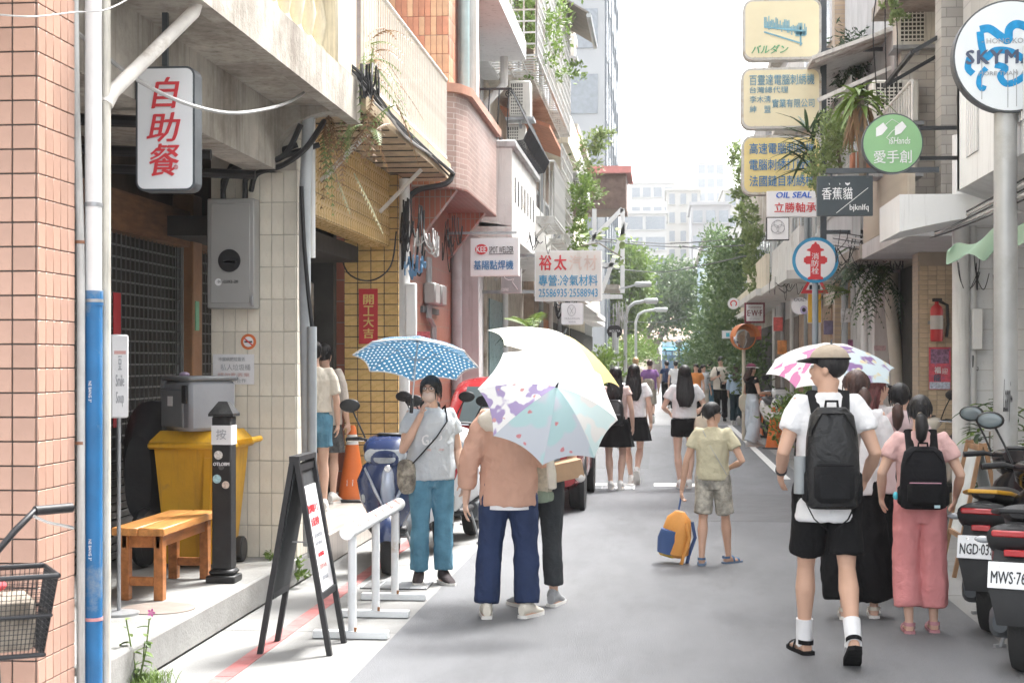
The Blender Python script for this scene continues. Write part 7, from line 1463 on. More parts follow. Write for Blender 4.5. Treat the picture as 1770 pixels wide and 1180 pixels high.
    part('exhaust', MB().tube([(.14, -.1, .26), (.16, -.4, .27), (.17, -.75, .33)], [.03, .055, .06], 14), M_plast, t, **L); part('engine', MB().loft([(-.25, -.08, .28, .06, .08), (-.4, -.1, .27, .08, .1, 3), (-.65, -.11, .27, .07, .09, 3), (-.72, -.11, .27, .04, .05)], 14), M_dgrey, t, **L)
    part('stand', MB().tube([(-.12, .0, .3), (-.22, .03, .01)], .012, 6).bar((-.25, .0, .012), (-.2, .08, .012), .02), M_steel, t, **L)
    return t
M_navyp = mat('navy_paint', (.02, .035, .1), .25, var=.1, coat=.6, bump=0); M_silv = mat('silver_paint', (.42, .46, .55), .3, metal=.3, var=.05, coat=.5, bump=0); M_blkp = mat('black_gloss', (.012, .012, .014), .25, var=.1, coat=.5, bump=0); M_whp = mat('white_gloss', (.7, .7, .7), .25, var=.04, coat=.5, bump=0); M_redp = mat('red_gloss', (.38, .02, .03), .25, var=.08, coat=.6, bump=0); M_yelp = mat('yellow_gloss', (.62, .33, .03), .35, bump=0)
p = onZ(645, 992, 0); scooter('navy and silver scooter facing the street behind the white barrier', (p.x+.03, p.y+.62, 0), pi+.14, M_navyp, M_silv, steer=-.15)
p = onZ(785, 952, 0); scooter('white and red scooter parked next behind the navy one', (p.x-.05, p.y+.62, 0), pi-.08, M_whp, M_redp)
scooter('black scooter parked between the white scooter and the red car', (-2.25, 15.7, 0), pi-.1, M_blkp, M_dgrey)
scooter('black scooter with plate starting MWS at the road edge', (2.19, 9.15, 0), -.36, M_blkp, M_dgrey, 'MWS·7623')
scooter('black scooter with yellow rail and plate starting NGD', (2.30, 10.36, 0), -.40, M_blkp, M_yelp, 'NGD·0377', yellow=True)
p = onZ(1330, 768, 0); scooter('white scooter parked behind the paired orange cones', (p.x+.25, p.y+1.8, 0), pi+.2, M_whp, M_blkp)
scooter('dark scooter parked nose out before the plaster wall', (2.75, 20.2, 0), pi-.5, M_blkp, M_dgrey); scooter('cream scooter by the brick pillar near the extinguisher', (3.05, 17.0, 0), pi-.7, mat('cream_gloss', (.6, .56, .48), .3, coat=.4, bump=0), M_blkp)
# ---- car
def car(label, x, y, W, Lg, Hh, paint, glass=M_glass):
    """small hatchback, tail to the camera at y"""
    t = thing('parked_car', label, 'car', (x, y, 0)); hw = W/2; L = dict(world=False)
    part('lower_body', MB().loft([(0, 0, .62, hw*.8, .2, 4), (.05, 0, .6, hw*.94, .3, 5), (.4, 0, .6, hw, .38, 6), (Lg*.5, 0, .58, hw, .37, 6), (Lg*.8, 0, .56, hw*.98, .34, 6), (Lg-.12, 0, .52, hw*.9, .27, 5), (Lg, 0, .5, hw*.7, .18, 4)], 36), paint, t, **L)
    part('cabin', MB().loft([(.10, 0, .98, hw*.84, .06, 4), (.22, 0, 1.05, hw*.83, .12, 4.5), (.4, 0, 1.13, hw*.82, .24, 4.5), (.6, 0, Hh-.33, hw*.80, .33, 4.5), (1.3, 0, Hh-.32, hw*.80, .33, 4.5), (2.0, 0, Hh-.36, hw*.80, .3, 4.5), (2.7, 0, .98, hw*.78, .12, 4)], 36), paint, t, **L)
    part('rear_window', MB().add([(-hw*.66, .065, 1.0), (hw*.66, .065, 1.0), (hw*.58, .36, Hh-.1), (-hw*.58, .36, Hh-.1), (-hw*.66, .2, .98), (hw*.66, .2, .98), (hw*.58, .5, Hh-.12), (-hw*.58, .5, Hh-.12)], [(0, 1, 2, 3), (7, 6, 5, 4), (0, 4, 5, 1), (1, 5, 6, 2), (2, 6, 7, 3), (3, 7, 4, 0)]), glass, t, **L)
    for s in (-1, 1):
        for a, b in ((.5, 1.3), (1.36, 2.2)): part('side_window', MB().prism([(a, .98), (b, .98), (b-.1, Hh-.14), (a+.05, Hh-.14)], s*hw*.815, s*hw*.74, 'YZ'), glass, t, **L)
        part('tail_light', MB().loft([(-.02, s*hw*.78, .82, .03, .04), (0, s*hw*.8, .82, .1, .13, 3), (.12, s*hw*.86, .83, .13, .13, 3), (.3, s*hw*.93, .84, .06, .05)], 14), M_lensr, t, **L); part('door_handle', MB().box(s*hw*.995, 1.0, .8, s*hw*1.02, 1.16, .83, .006), M_chr, t, **L); part('wing_mirror', MB().ell((s*hw*1.08, 2.15, 1.02), (.1, .06, .07)), paint, t, **L)
        for yy in (.62, Lg-.7): wheel(t, s*(hw-.08), yy, .29, .18)
        for yy in (.62, Lg-.7): part('wheel_arch', MB().lathe([(.34, -.02), (.34, .03)], (s*(hw-.02), yy, .3), 24, 'X'), M_plast, t, **L)
    part('bumper', MB().loft([(-.05, 0, .42, hw*.8, .08, 4), (-.02, 0, .42, hw*.92, .14, 4), (.15, 0, .42, hw*.98, .15, 4)], 24), paint, t, **L); pl = part('number_plate', MB().box(-.16, -.06, .62, .16, -.015, .78, .004), M_ltbox, t, **L); part('wiper', MB().tube([(0, .05, 1.0), (.2, .13, 1.12)], .008, 6), M_plast, t, **L)
    return t
car('red hatchback parked along the shops behind the umbrellas', -1.70, 16.75, 1.66, 3.7, 1.5, mat('car_red', (.30, .025, .03), .25, var=.05, coat=.7, bump=0))
# ---- bicycle at the pillar
t = thing('bicycle', 'old black bicycle with wire front basket by the pink pillar', 'bicycle', (-2.29, 4.98, 0), pi+.55); L = dict(world=False); M_bk = mat('bicycle_black', (.02, .02, .022), .4, var=.2); M_bwht = mat('bicycle_white', (.7, .68, .64), .4)
for y, nm in ((0, 'front_wheel'), (-1.05, 'rear_wheel')):
    w_ = part(nm, MB().tube([(0, y+.31*cos(a), .33+.31*sin(a)) for a in [2*pi*i/40 for i in range(41)]], .02, 8), M_tyre, t, **L); sp = MB()
    for k in range(18): a = 2*pi*k/18; sp.tube([(0, y, .33), (0, y+.3*cos(a), .33+.3*sin(a))], .0015, 4)
    part('rim', sp.tube([(0, y+.295*cos(a), .33+.295*sin(a)) for a in [2*pi*i/40 for i in range(41)]], .009, 6), M_chr, w_, **L)
part('frame', MB().tube([(0, -.12, .92), (0, -.5, .3), (0, -.62, .78)], .02, 10).tube([(0, -.14, .8), (0, -.62, .6)], .017, 8).tube([(0, -.5, .3), (0, -1.05, .33), (0, -.6, .7)], .013, 8), M_bwht, t, **L)
part('fork', MB().tube([(.06, 0, .33), (.05, -.1, .7), (0, -.12, .76), (-.05, -.1, .7), (-.06, 0, .33)], .012, 8), M_bk, t, **L); part('stem', MB().tube([(0, -.11, .75), (0, -.15, 1.02)], .018, 10), M_chr, t, **L)
part('handlebar', MB().tube([(-.33, -.28, 1.16), (-.2, -.22, 1.16), (-.12, -.14, 1.1), (-.05, -.13, 1.02), (.05, -.13, 1.02), (.12, -.14, 1.1), (.2, -.22, 1.16), (.33, -.28, 1.16)], .0125, 10), M_bk, t, **L)
for s in (-1, 1): part('grip', MB().tube([(s*.2, -.22, 1.16), (s*.34, -.285, 1.16)], .018, 10), M_plast, t, **L); part('brake_lever', MB().tube([(s*.19, -.2, 1.145), (s*.24, -.2, 1.12), (s*.34, -.25, 1.09)], .006, 6), M_chr, t, **L)
bk = part('basket', MB().tube([(-.19, .34, 1.0), (.19, .34, 1.0), (.19, .06, 1.0), (-.19, .06, 1.0), (-.19, .34, 1.0)], .009, 8).tube([(-.15, .3, .74), (.15, .3, .74), (.15, .1, .74), (-.15, .1, .74), (-.15, .3, .74)], .008, 8).tube([(-.17, .32, .87), (.17, .32, .87), (.17, .08, .87), (-.17, .08, .87), (-.17, .32, .87)], .006, 8), M_bk, t, **L)
mb = MB()
for k in range(25):
    f = k/24; xa, xb = -.15+.3*f, -.19+.38*f
    mb.bar((xa, .3, .74), (xb, .34, 1.0), .002); mb.bar((xa, .1, .74), (xb, .06, 1.0), .002)
    ya, yb = .1+.2*f, .06+.28*f
    for s in (-1, 1): mb.bar((s*.15, ya, .74), (s*.19, yb, 1.0), .002)
for k in range(16):
    f = (k+.5)/16; z = .74+.26*f; wx = .15+.04*f; y0, y1 = .1-.04*f, .3+.04*f
    mb.bar((-wx, y1, z), (wx, y1, z), .002); mb.bar((-wx, y0, z), (wx, y0, z), .002)
    for s in (-1, 1): mb.bar((s*wx, y0, z), (s*wx, y1, z), .002)
o = part('wire_mesh', mb, M_bk, bk, smooth=False, **L); o['kind'] = 'stuff'; part('old_liner', MB().box(-.13, .12, .75, .14, .28, .93, .02), mat('stained_card', (.36, .31, .25), .8, stain=.6, staincol=(.16, .13, .1), scale=9), t, **L); part('red_cloth', MB().ell((.05, .2, .96), (.1, .07, .03)), M_redpap, t, **L)
part('saddle', MB().loft([(-.8, 0, .92, .09, .03), (-.72, 0, .93, .11, .04), (-.55, 0, .93, .04, .03), (-.5, 0, .92, .02, .02)], 16), M_seat, t, **L)
# ---- far cyclist
p = at0(1158, 657); w, hm, J = person('person in red top cycling at the far crossing', (p[0], p[1], .25), pi/2+.3, 1.6, dict(kL=(-.1, .35, .75), kR=(.1, .3, .6), aL=(-.1, .2, .4), aR=(.1, .15, .2), wL=(-.2, .45, 1.1), wR=(.2, .45, 1.1), eL=(-.22, .2, 1.15), eR=(.22, .2, 1.15)), (M_redtx, dict(sleeve=.9)), ('long', M_navyc, dict(len=1.8)), None, ('short', M_hairbl), lean=(0, .12), near=False); clean(w)
t = thing('bicycle', 'bicycle ridden by the person in red at the far crossing', 'bicycle', (p[0], p[1], 0), pi/2+.3)
for y in (-.45, .6): part('wheel', MB().tube([(0, y+.32*cos(a), .33+.32*sin(a)) for a in [2*pi*i/24 for i in range(25)]], .025, 6), M_tyre, t, **L)
part('frame', MB().tube([(0, .6, .33), (0, .42, 1.0), (0, 0, .35), (0, -.45, .33), (0, -.15, .85), (0, .45, .8)], .02, 6), M_bwht, t, **L)
# ================================================================== plants
rg = random.Random(21)
G1 = leafmat('leaf_deep', (.045, .09, .03), (.11, .17, .055)); G2 = leafmat('leaf_fresh', (.09, .16, .03), (.2, .28, .07)); G3 = leafmat('leaf_pale', (.14, .2, .07), (.26, .32, .13)); G4 = leafmat('leaf_dark', (.025, .055, .03), (.06, .1, .045)); GD = leafmat('leaf_dry', (.16, .085, .045), (.30, .2, .11)); GF = leafmat('fern_pale', (.3, .3, .16), (.42, .42, .26))
M_bark = mat('bark', (.2, .17, .14), .9, var=.3, scale=4, bump=.7, bscale=25); M_pot = mat('terracotta', (.38, .16, .09), .8, var=.15)
def plant(name, label, blobs, n, size, m, stem=None, cat='plant', asp=.5, up=.3):
    c = Vector(blobs[0][0]); t = thing(name, label, cat, (c.x, c.y, min(b[0][2]-b[1][2] for b in blobs)))
    mb = MB(); leaf_cloud(mb, blobs, n, size, rg, up, asp); o = part('foliage', mb, m, t, smooth=False); o['kind'] = 'stuff'
    if stem:
        mb = MB()
        for a in stem: mb.tube(a, [.02]*len(a), 5)
        part('stem', mb, M_bark, t)
    return t
def bl(x, y, D, rx, ry=None, rz=None): p = atD(x, y, D); return ((p.x, p.y, p.z), (rx, ry or rx, rz or rx))
def tree(label, base, trunk_pts, r0, crown, n, size, m, limbs=()):
    t = thing('tree', label, 'tree', base); k = len(trunk_pts)
    mb = MB().tube(trunk_pts, [r0*(1-.6*i/(k-1)) for i in range(k)], 10)
    for l in limbs: mb.tube(l, [r0*.5*(1-.6*i/(len(l)-1)) for i in range(len(l))], 8)
    part('trunk', mb, M_bark, t); mb = MB(); leaf_cloud(mb, crown, n, size, rg, .3, .55); o = part('crown', mb, m, t, smooth=False); o['kind'] = 'stuff'; return t
# crossing trees
D = 112; b = atD(1136, 650, D); q = lambda x, y, d=D: tuple(atD(x, y, d))
tree('broad dark green street tree with forked trunk at the crossing', (b.x, b.y, 0), [(b.x, b.y, 0), q(1135, 625), q(1130, 600), q(1118, 580), q(1108, 565)], .45,
     [bl(1120, 520, D, 2.4, 2.4, 2.0), bl(1150, 500, D, 2.6, 2.4, 2.1), bl(1180, 515, D, 2.2, 2.2, 2.2), bl(1160, 540, D, 2.4, 2.2, 1.8), bl(1190, 548, D, 1.5, 1.5, 1.5), bl(1118, 548, D, 1.4, 1.4, 1.2), bl(1170, 480, D, 1.5, 1.5, 1.2)], 9000, .3, G1,
     [[q(1130, 600), q(1145, 580), q(1160, 555)], [q(1118, 580), q(1128, 560), q(1135, 545)], [q(1124, 592), q(1140, 590), q(1150, 570)]])
D2 = 78; b2 = atD(1082, 660, D2)
tree('taller fresh green tree beside the far shops', (b2.x, b2.y, 0), [(b2.x, b2.y, 0), (b2.x, b2.y, 2), (b2.x+.3, b2.y, 4), (b2.x+.2, b2.y, 6)], .25, [bl(1092, 470, D2, 1.1, 1.2, 1.5), bl(1086, 520, D2, 1.0, 1.2, 1.6), bl(1100, 500, D2, .7, .9, 1.2), bl(1084, 450, D2, .7, .8, 1.0), bl(1092, 560, D2, .8, .9, 1.2)], 5000, .24, G2)
# ivy over the right hand houses
plant('ivy', 'mass of ivy hanging over the right houses to the mirror', [bl(1270, 450, 48, .65, 2.2, .8), bl(1258, 510, 54, .8, 3, 1.2), bl(1279, 405, 44, .35, 1.0, .5), bl(1254, 480, 60, .8, 3, 1.3), bl(1243, 540, 66, .9, 3, 1.7), bl(1236, 430, 72, .7, 2, 1.1), bl(1225, 590, 74, 1.0, 3, 1.4), bl(1262, 570, 50, .6, 2.5, .9)], 15000, .17, G1, cat='climber')
plant('climber', 'pale trailing climber high beside the yellow sign boxes', [bl(1276, 270, 44, .22, .6, .45), bl(1284, 320, 42, .25, .6, .55), bl(1290, 370, 38, .22, .6, .4), bl(1300, 430, 36, .25, .6, .6), bl(1310, 480, 34, .22, .5, .35)], 2000, .13, G3, cat='climber')
plant('hedge', 'low dense shrubs along the wall behind the man with phone', [bl(1225, 625, 60, 1.1, 3, .9), bl(1262, 620, 46, .8, 2, .7), bl(1290, 625, 40, .6, 1.5, .6), bl(1215, 645, 66, .8, 2, .6), bl(1300, 650, 38, .5, 1, .5), bl(1270, 655, 44, .7, 1.5, .5)], 9000, .13, G1, cat='shrub')
plant('shrub', 'loose shrub spilling over the paving by the white umbrella', [bl(1372, 712, 25, .35, .5, .3), bl(1400, 700, 24.5, .3, .4, .35), bl(1352, 740, 26, .25, .4, .25)], 1400, .08, G2, cat='shrub')
# left cages
plant('caged_plant', 'leafy creeper growing inside the high lattice cage', [bl(925, 20, 24, .35, .6, .5), bl(940, 70, 25, .3, .6, .4), bl(955, 110, 26.5, .25, .6, .3), bl(920, 90, 24, .2, .4, .5), bl(960, 30, 27, .3, .8, .4), bl(985, 130, 31, .25, .8, .25)], 1900, .09, G2)
plant('balcony_tree', 'bright green sprig leaning out beyond the cages', [bl(1030, 245, 33, .3, .4, .3), bl(1018, 275, 33, .3, .4, .3), bl(1045, 235, 33, .2, .3, .15), bl(1020, 330, 33, .25, .4, .35)], 900, .1, G3)
plant('creeper', 'creeper draping down the pipes above the pale shop sign', [bl(1006, 345, 29, .18, .4, .45), bl(1000, 400, 28.5, .18, .4, .3), bl(1012, 310, 30, .12, .3, .25)], 1100, .09, G2, cat='climber')
t = thing('broadleaf_plant', 'round leaved fig branch hanging above the pale shop sign', 'plant', atD(1050, 420, 27)); 
for i in range(46):
    p = atD(rg.uniform(1000, 1078), rg.uniform(395, 462), 27+rg.uniform(-.4, .6)); mb = MB(); d = V(rg.uniform(-1, 1), rg.uniform(-1, .2), rg.uniform(-.6, .6)).normalized(); sd = d.cross(V(rg.uniform(-.4, .4), rg.uniform(-.4, .4), 1)).normalized(); r_ = rg.uniform(.05, .09)
    mb.add([p+d*(r_*cos(a))+sd*(r_*.85*sin(a)) for a in [2*pi*k/9 for k in range(9)]], [tuple(range(9))]); part('leaf', mb, G3, t, smooth=False)
part('stem', MB().tube([atD(1005, 425, 27.2), atD(1035, 420, 27.1), atD(1075, 445, 27)], .012, 5), M_bark, t)
# potted palm by the teal shop
p = atD(918, 575, 21.5); t = thing('palm', 'potted fan palm leaning out above the umbrellas', 'palm', (p.x, p.y, 0))
part('trunk', MB().tube([(p.x, p.y, 0), (p.x, p.y, p.z)], .05, 8), M_bark, t); part('pot', MB().lathe([(.14, 0), (.2, .35), (.22, .35), (.2, .3)], (p.x, p.y, 0), 16), M_pot, t)
for k in range(15):
    a = 2*pi*k/15+rg.uniform(-.2, .2); mb = MB(); el = rg.uniform(.2, 1.3); frond(mb, (p.x, p.y, p.z+.05), (cos(a), sin(a), el), rg.uniform(.45, .62), .17, .75 if el < .8 else .35, 12, .035); part('frond', mb, G4 if el < .8 else G2, t, smooth=False)
plant('planter_shrub', 'bushy plant at the shop door beyond the red car', [bl(1050, 640, 32, .3, .4, .4), bl(1043, 612, 33, .2, .3, .25)], 900, .1, G2); plant('planter_shrub', 'bushy plants by the far grey poles', [bl(1090, 605, 62, .9, 1.2, .5), bl(1108, 610, 64, .8, 1.2, .5), bl(1075, 615, 60, .5, .8, .5)], 2200, .16, G2)
# dry ferns under the first slab
t = thing('dry_fern', 'brown drooping ferns rooted where the concrete slab meets the yellow house', 'fern', (-2.5, 11.8, 3.6))
for k in range(34):
    x, y = rg.uniform(548, 690), rg.uniform(165, 235); p = atD(x, y, rg.uniform(11.75, 12.6)); mb = MB(); frond(mb, p, (rg.uniform(-.5, .7), rg.uniform(-.6, .3), rg.uniform(-.9, .2)), rg.uniform(.2, .42), .055, rg.uniform(.3, .9), 12, .022); part('frond', mb, GD if k % 4 else G3, t, smooth=False)
for k in range(22):
    p = atD(rg.uniform(630, 660), rg.uniform(60, 130), rg.uniform(11.9, 12.6)); mb = MB(); frond(mb, p, (rg.uniform(-.3, .8), rg.uniform(-.5, .5), rg.uniform(-.6, .6)), rg.uniform(.25, .5), .06, .7, 12, .022); part('frond', mb, GD if k % 2 else G3, t, smooth=False)
for a, b, c in (((570, 280), (.35, -.1, -.75), .42), ((612, 300), (.45, -.1, -.8), .5)): mb = MB(); frond(mb, atD(*a, 12.4), b, c, .07, .1, 14, .016); part('frond', mb, GF, t, smooth=False)
# right: dracaena, yucca, bush on the balcony
p = atD(1487, 175, 16.2); t = thing('dracaena', 'big dracaena with drooping strap leaves and dry skirt above the dark sign', 'plant', atD(1487, 240, 16.2))
for k in range(46):
    a = rg.uniform(0, 2*pi); el = rg.uniform(-.2, 1.3); mb = MB(); blade(mb, p+V(rg.uniform(-.08, .08), rg.uniform(-.08, .08), rg.uniform(-.05, .1)), (cos(a), sin(a), el), rg.uniform(.28, .42), .055, rg.uniform(.4, .9)); part('leaf', mb, G2, t, smooth=False)
for k in range(36):
    a = rg.uniform(0, 2*pi); mb = MB(); blade(mb, p+V(rg.uniform(-.12, .12), rg.uniform(-.1, .1), -.08), (cos(a)*.4, sin(a)*.4, -1), rg.uniform(.28, .45), .03, .2); part('dry_leaf', mb, GD, t, smooth=False)
part('trunk', MB().tube([p+V(.03, 0, -.85), p+V(0, 0, .05)], .04, 8), M_bark, t)
p = atD(1402, 262, 17.2); t = thing('yucca', 'spiky yucca reaching over the lowest yellow sign box', 'plant', p-V(0, 0, .5))
for k in range(50):
    a = rg.uniform(pi*.45, pi*1.75); mb = MB(); blade(mb, p+V(rg.uniform(-.05, .05), rg.uniform(-.05, .05), rg.uniform(-.25, .3)), (cos(a), sin(a)*.7, rg.uniform(-.35, .9)), rg.uniform(.32, .55), .042, rg.uniform(.1, .4)); part('leaf', mb, G4, t, smooth=False)
part('trunk', MB().tube([p+V(.1, .1, -.5), p], .035, 8), M_bark, t)
plant('balcony_bush', 'flowering bush with small pale leaves over the balcony planter', [bl(1445, 240, 16.8, .2, .3, .28), bl(1425, 285, 16.8, .15, .25, .2), bl(1460, 215, 16.8, .16, .25, .2), bl(1410, 310, 16.6, .1, .2, .2)], 2600, .045, G3, [[atD(1455, 300, 16.9), atD(1445, 240, 16.8)]])
t = thing('planter', 'terracotta planter on the railed balcony ledge by the bush', 'planter', atD(1490, 290, 17.5)); p = atD(1490, 282, 17.5); part('pot', MB().box(p.x-.13, p.y-.12, p.z-.12, p.x+.13, p.y+.12, p.z+.12, .02), M_pot, t); part('ledge', MB().box(p.x-.3, p.y-.2, p.z-.18, 2.95, p.y+.3, p.z-.125), M_gconc, t)
for s in range(7): part('ledge_bar', MB().bar((p.x-.29+s*.1, p.y-.19, p.z-.12), (p.x-.29+s*.1, p.y-.19, p.z+.28), .014), M_wrail, t)
plant('upper_bush', 'shaggy dark hanging plant under the upper right hood', [bl(1478, 90, 21.5, .3, .4, .3), bl(1468, 130, 21.3, .25, .3, .35)], 1600, .1, G4, up=-.6, asp=.25); plant('sprig', 'thin yellow green sprigs at the top of the right wall', [bl(1530, 15, 17, .12, .2, .06), bl(1555, 35, 17, .16, .2, .06)], 160, .07, G3)
t = thing('hanging_fern', 'dark green fern hanging below the cable clutter of the plaster house', 'fern', atD(1490, 560, 20.4))
for k in range(70):
    p = atD(rg.uniform(1462, 1540), rg.uniform(425, 500), 20.4+rg.uniform(-.3, .5)); mb = MB(); frond(mb, p, (rg.uniform(-.9, .7), rg.uniform(-.6, .4), rg.uniform(-.5, .4)), rg.uniform(.25, .5), .085, rg.uniform(.6, 1.2), 12, .035); part('frond', mb, G4 if k % 3 else G1, t, smooth=False)
for k in range(8): mb = MB(); frond(mb, atD(1470, 505, 20.2), (rg.uniform(-1, -.4), rg.uniform(-.5, .2), rg.uniform(-.1, .5)), .42, .07, .25, 12, .025); part('frond', mb, G2, t, smooth=False)
# right foreground plants
t = thing('garden_plant', 'leafy potted shrubs with long leaves beside the white pipe', 'plant', (3.05, 13.2, 0))
for k in range(130):
    p = atD(rg.uniform(1675, 1790), rg.uniform(695, 850), 13.2+rg.uniform(-.5, .5)); mb = MB(); a = rg.uniform(0, 2*pi); blade(mb, p, (cos(a), sin(a), rg.uniform(-.1, .9)), rg.uniform(.12, .24), .045, .5, n=4); part('leaf', mb, [G1, G2, G4][k % 3], t, smooth=False)
mb = MB()
for k in range(9): x = 2.75+.09*k; mb.tube([(x, 13.2, .3), (x+rg.uniform(-.1, .1), 13.2+rg.uniform(-.2, .2), rg.uniform(.8, 1.3))], .008, 5)
part('stem', mb, M_bark, t); part('pot', MB().box(2.7, 13.0, 0, 3.4, 13.5, .35, .02), M_pot, t)
# pavement plants on the left
p = onZ(232, 1185, 0); t = thing('periwinkle', 'small pavement plant with one pink flower at the platform edge', 'plant', (p.x, p.y, 0)); tip = atD(262, 1058, 8.0)
for i, (x0, y0, x1, y1) in enumerate(((232, 1180, 218, 1070), (240, 1180, 258, 1070), (235, 1180, 225, 1110), (238, 1180, 250, 1110))):
    a, b = atD(x0, y0, 8.0), atD(x1, y1, 8.0); part('stem', MB().tube([a, a.lerp(b, .5)+V(.01, 0, 0), b], .004, 5), G2, t)
    for k in range(9):
        q = a.lerp(b, (k+1)/9); mb = MB(); an = rg.uniform(0, 2*pi); blade(mb, q, (cos(an), sin(an)*.6, rg.uniform(-.1, .5)), rg.uniform(.05, .085), .032, .4, n=4); part('leaf', mb, G1 if k % 2 else G2, t, smooth=False)
for k in range(5): a = 2*pi*k/5; mb = MB(); mb.add([tip, tip+V(.016*cos(a-.5), -.004, .016*sin(a-.5)), tip+V(.024*cos(a), -.006, .024*sin(a)), tip+V(.016*cos(a+.5), -.004, .016*sin(a+.5))], [(0, 1, 2, 3)]); part('petal', mb, mat('petal_pink', (.62, .12, .38), .6), t, smooth=False)
mb = MB()
for k in range(260): a = rg.uniform(0, 2*pi); blade(mb, (p.x+rg.gauss(0, .06)+.05, p.y+rg.gauss(0, .07)+.05, 0), (cos(a)*.5, sin(a)*.5, 1), rg.uniform(.05, .13), .006, .3, n=2)
o = part('moss_grass', mb, G2, t, smooth=False); o['kind'] = 'stuff'
p = onZ(515, 1010, 0); plant('weed', 'green weed sprouting at the foot of the cream pillar', [((p.x-.05, p.y, .1), (.07, .08, .09)), ((p.x, p.y+.1, .06), (.05, .06, .05))], 160, .045, G2, cat='plant')
p = onZ(468, 968, .2); plant('weed', 'tiny weed by the black pipe stub at the platform edge', [((p.x, p.y, .24), (.05, .05, .04))], 60, .035, G2)
# ================================================================== cables and wires
M_cab1 = mat('black_cable', (.025, .025, .027), .6, var=.2, bump=0); M_cab2 = mat('pale_cable', (.42, .41, .4), .6, var=.15, bump=0)
def cable(label, pts, r, m=None, D=None):
    P_ = [Vector(p) if len(p) == 3 and D is None else atD(p[0], p[1], p[2] if len(p) > 2 else D) for p in pts]; out = []
    for i in range(len(P_)-1):
        a, b, c, d = P_[max(i-1, 0)], P_[i], P_[i+1], P_[min(i+2, len(P_)-1)]
        for k in range(5): s = k/5; out.append(.5*((2*b)+(c-a)*s+(2*a-5*b+4*c-d)*s*s+(3*b-a-3*c+d)*s**3))
    out.append(P_[-1]); return solo('cable', MB().tube(out, r, 6), m or M_cab1, label, 'cable')
cable('thick pale cable looping across the white lightbox to the slab corner', [(70, 0, 7.2), (140, 62, 7.4), (240, 140, 7.9), (340, 185, 8.15), (430, 194, 9.0), (520, 165, 10.6), (588, 92, 11.8)], .011, M_cab2, 1)
cable('thin black wire sagging from the slab to the branch pipe', [(375, 0, 9.0), (300, 70, 8.8), (240, 102, 8.6), (190, 118, 8.3)], .007, M_cab1, 1)
cable('thin pale wire crossing the pink pillar to the blue pipe', [(0, 26, 6.4), (60, 29, 6.42), (125, 22, 6.9), (180, 18, 7.0), (220, 0, 7.3)], .004, M_cab2, 1)
for i, (a, b) in enumerate((((450, 0), (586, 90)), ((470, 0), (590, 95)))): cable(['white wire drooping under the slab corner', 'second white wire drooping under the slab corner'][i], [(a[0], a[1], 10.2), (a[0]+40, 60+20*i, 10.8), (a[0]+90, 95-10*i, 11.4), (b[0], b[1], 11.8)], .006, M_cab2, 1)
for i in range(7):
    cable(['black cable bundle strand nearest the slab rim', 'grey cable strand along the balcony slab rim', 'black cable strand sagging along the balcony slab', 'pale cable strand below the balcony rim', 'black cable strand looped at the slab corner', 'grey cable strand over the balcony drip edge', 'black cable strand ending at the red house'][i],
          [(560+rg.uniform(-6, 6), 75+i*4, 11.75), (615+rg.uniform(-5, 5), 125+rg.uniform(-8, 8), 11.7), (650, 170+rg.uniform(-12, 12), 12.0), (700, 228+rg.uniform(-6, 8), 13.6), (745, 268+rg.uniform(-5, 8), 15.2), (780+rg.uniform(-3, 5), 300+rg.uniform(-8, 12), 16.4)], .010 if i % 2 else .014, M_cab2 if i % 3 == 1 else M_cab1, 1)
cable('thick black cable from the meter cabinet up to the slab', [(385, 330, 11.5), (400, 295, 11.45), (440, 282, 11.4), (490, 270, 11.35), (520, 215, 11.3)], .022, M_cab1, 1); cable('second thick black cable from the meter cabinet', [(434, 330, 11.5), (445, 300, 11.42), (490, 285, 11.36), (530, 255, 11.3), (560, 210, 11.8)], .022, M_cab1, 1)
cable('black hose curving from the balcony corner to the white pipe', [(783, 300, 16.4), (770, 318, 16.3), (720, 330, 16.1), (700, 360, 16.0), (695, 420, 15.8)], .03, M_cab1, 1)
cable('black wire looping across the yellow tiles', [(585, 415, 15.7), (600, 470, 15.7), (640, 485, 15.7), (675, 460, 15.7), (685, 400, 15.7)], .008, M_cab1, 1)
def tangle(label, x0, y0, x1, y1, D, n, m, r=.006, seed=1):
    """a knot of loose cable ends, too many to follow singly"""
    g = random.Random(seed); mb = MB()
    for i in range(n):
        xa = g.uniform(x0, x1); ya = y0+(y1-y0)*g.uniform(0, .35)**1.3; yl = y0+(y1-y0)*g.uniform(.45, 1); dx = g.uniform(-.5, .5)*(x1-x0); pts = [atD(min(x1, max(x0, xa+dx*f)), ya+(yl-ya)*h_, D+g.uniform(-.1, .1)) for f, h_ in ((0, 0), (.15, .6), (.5+g.uniform(-.2, .2), 1), (1, g.uniform(.1, .8)))]; out = []
        for j in range(3):
            a, b, c, d = pts[max(j-1, 0)], pts[j], pts[j+1], pts[min(j+2, 3)]
            for k in range(5): s = k/5; out.append(.5*((2*b)+(c-a)*s+(2*a-5*b+4*c-d)*s*s+(3*b-a-3*c+d)*s**3))
        mb.tube(out, r*g.uniform(.6, 1.4), 5)
    o = solo('cable_tangle', mb, m, label, 'cables'); return o
tangle('knot of black cables on the white pipe by the yellow tiles', 695, 340, 735, 480, 15.6, 16, M_cab1, .008, 4); tangle('pale coiled cable ends beside the black cable knot', 715, 395, 758, 450, 15.5, 14, M_cab2, .007, 5); tangle('blue and grey wire bunch under the cable knot', 700, 440, 735, 485, 15.5, 9, mat('blue_wire', (.12, .25, .4), .5), .009, 6)
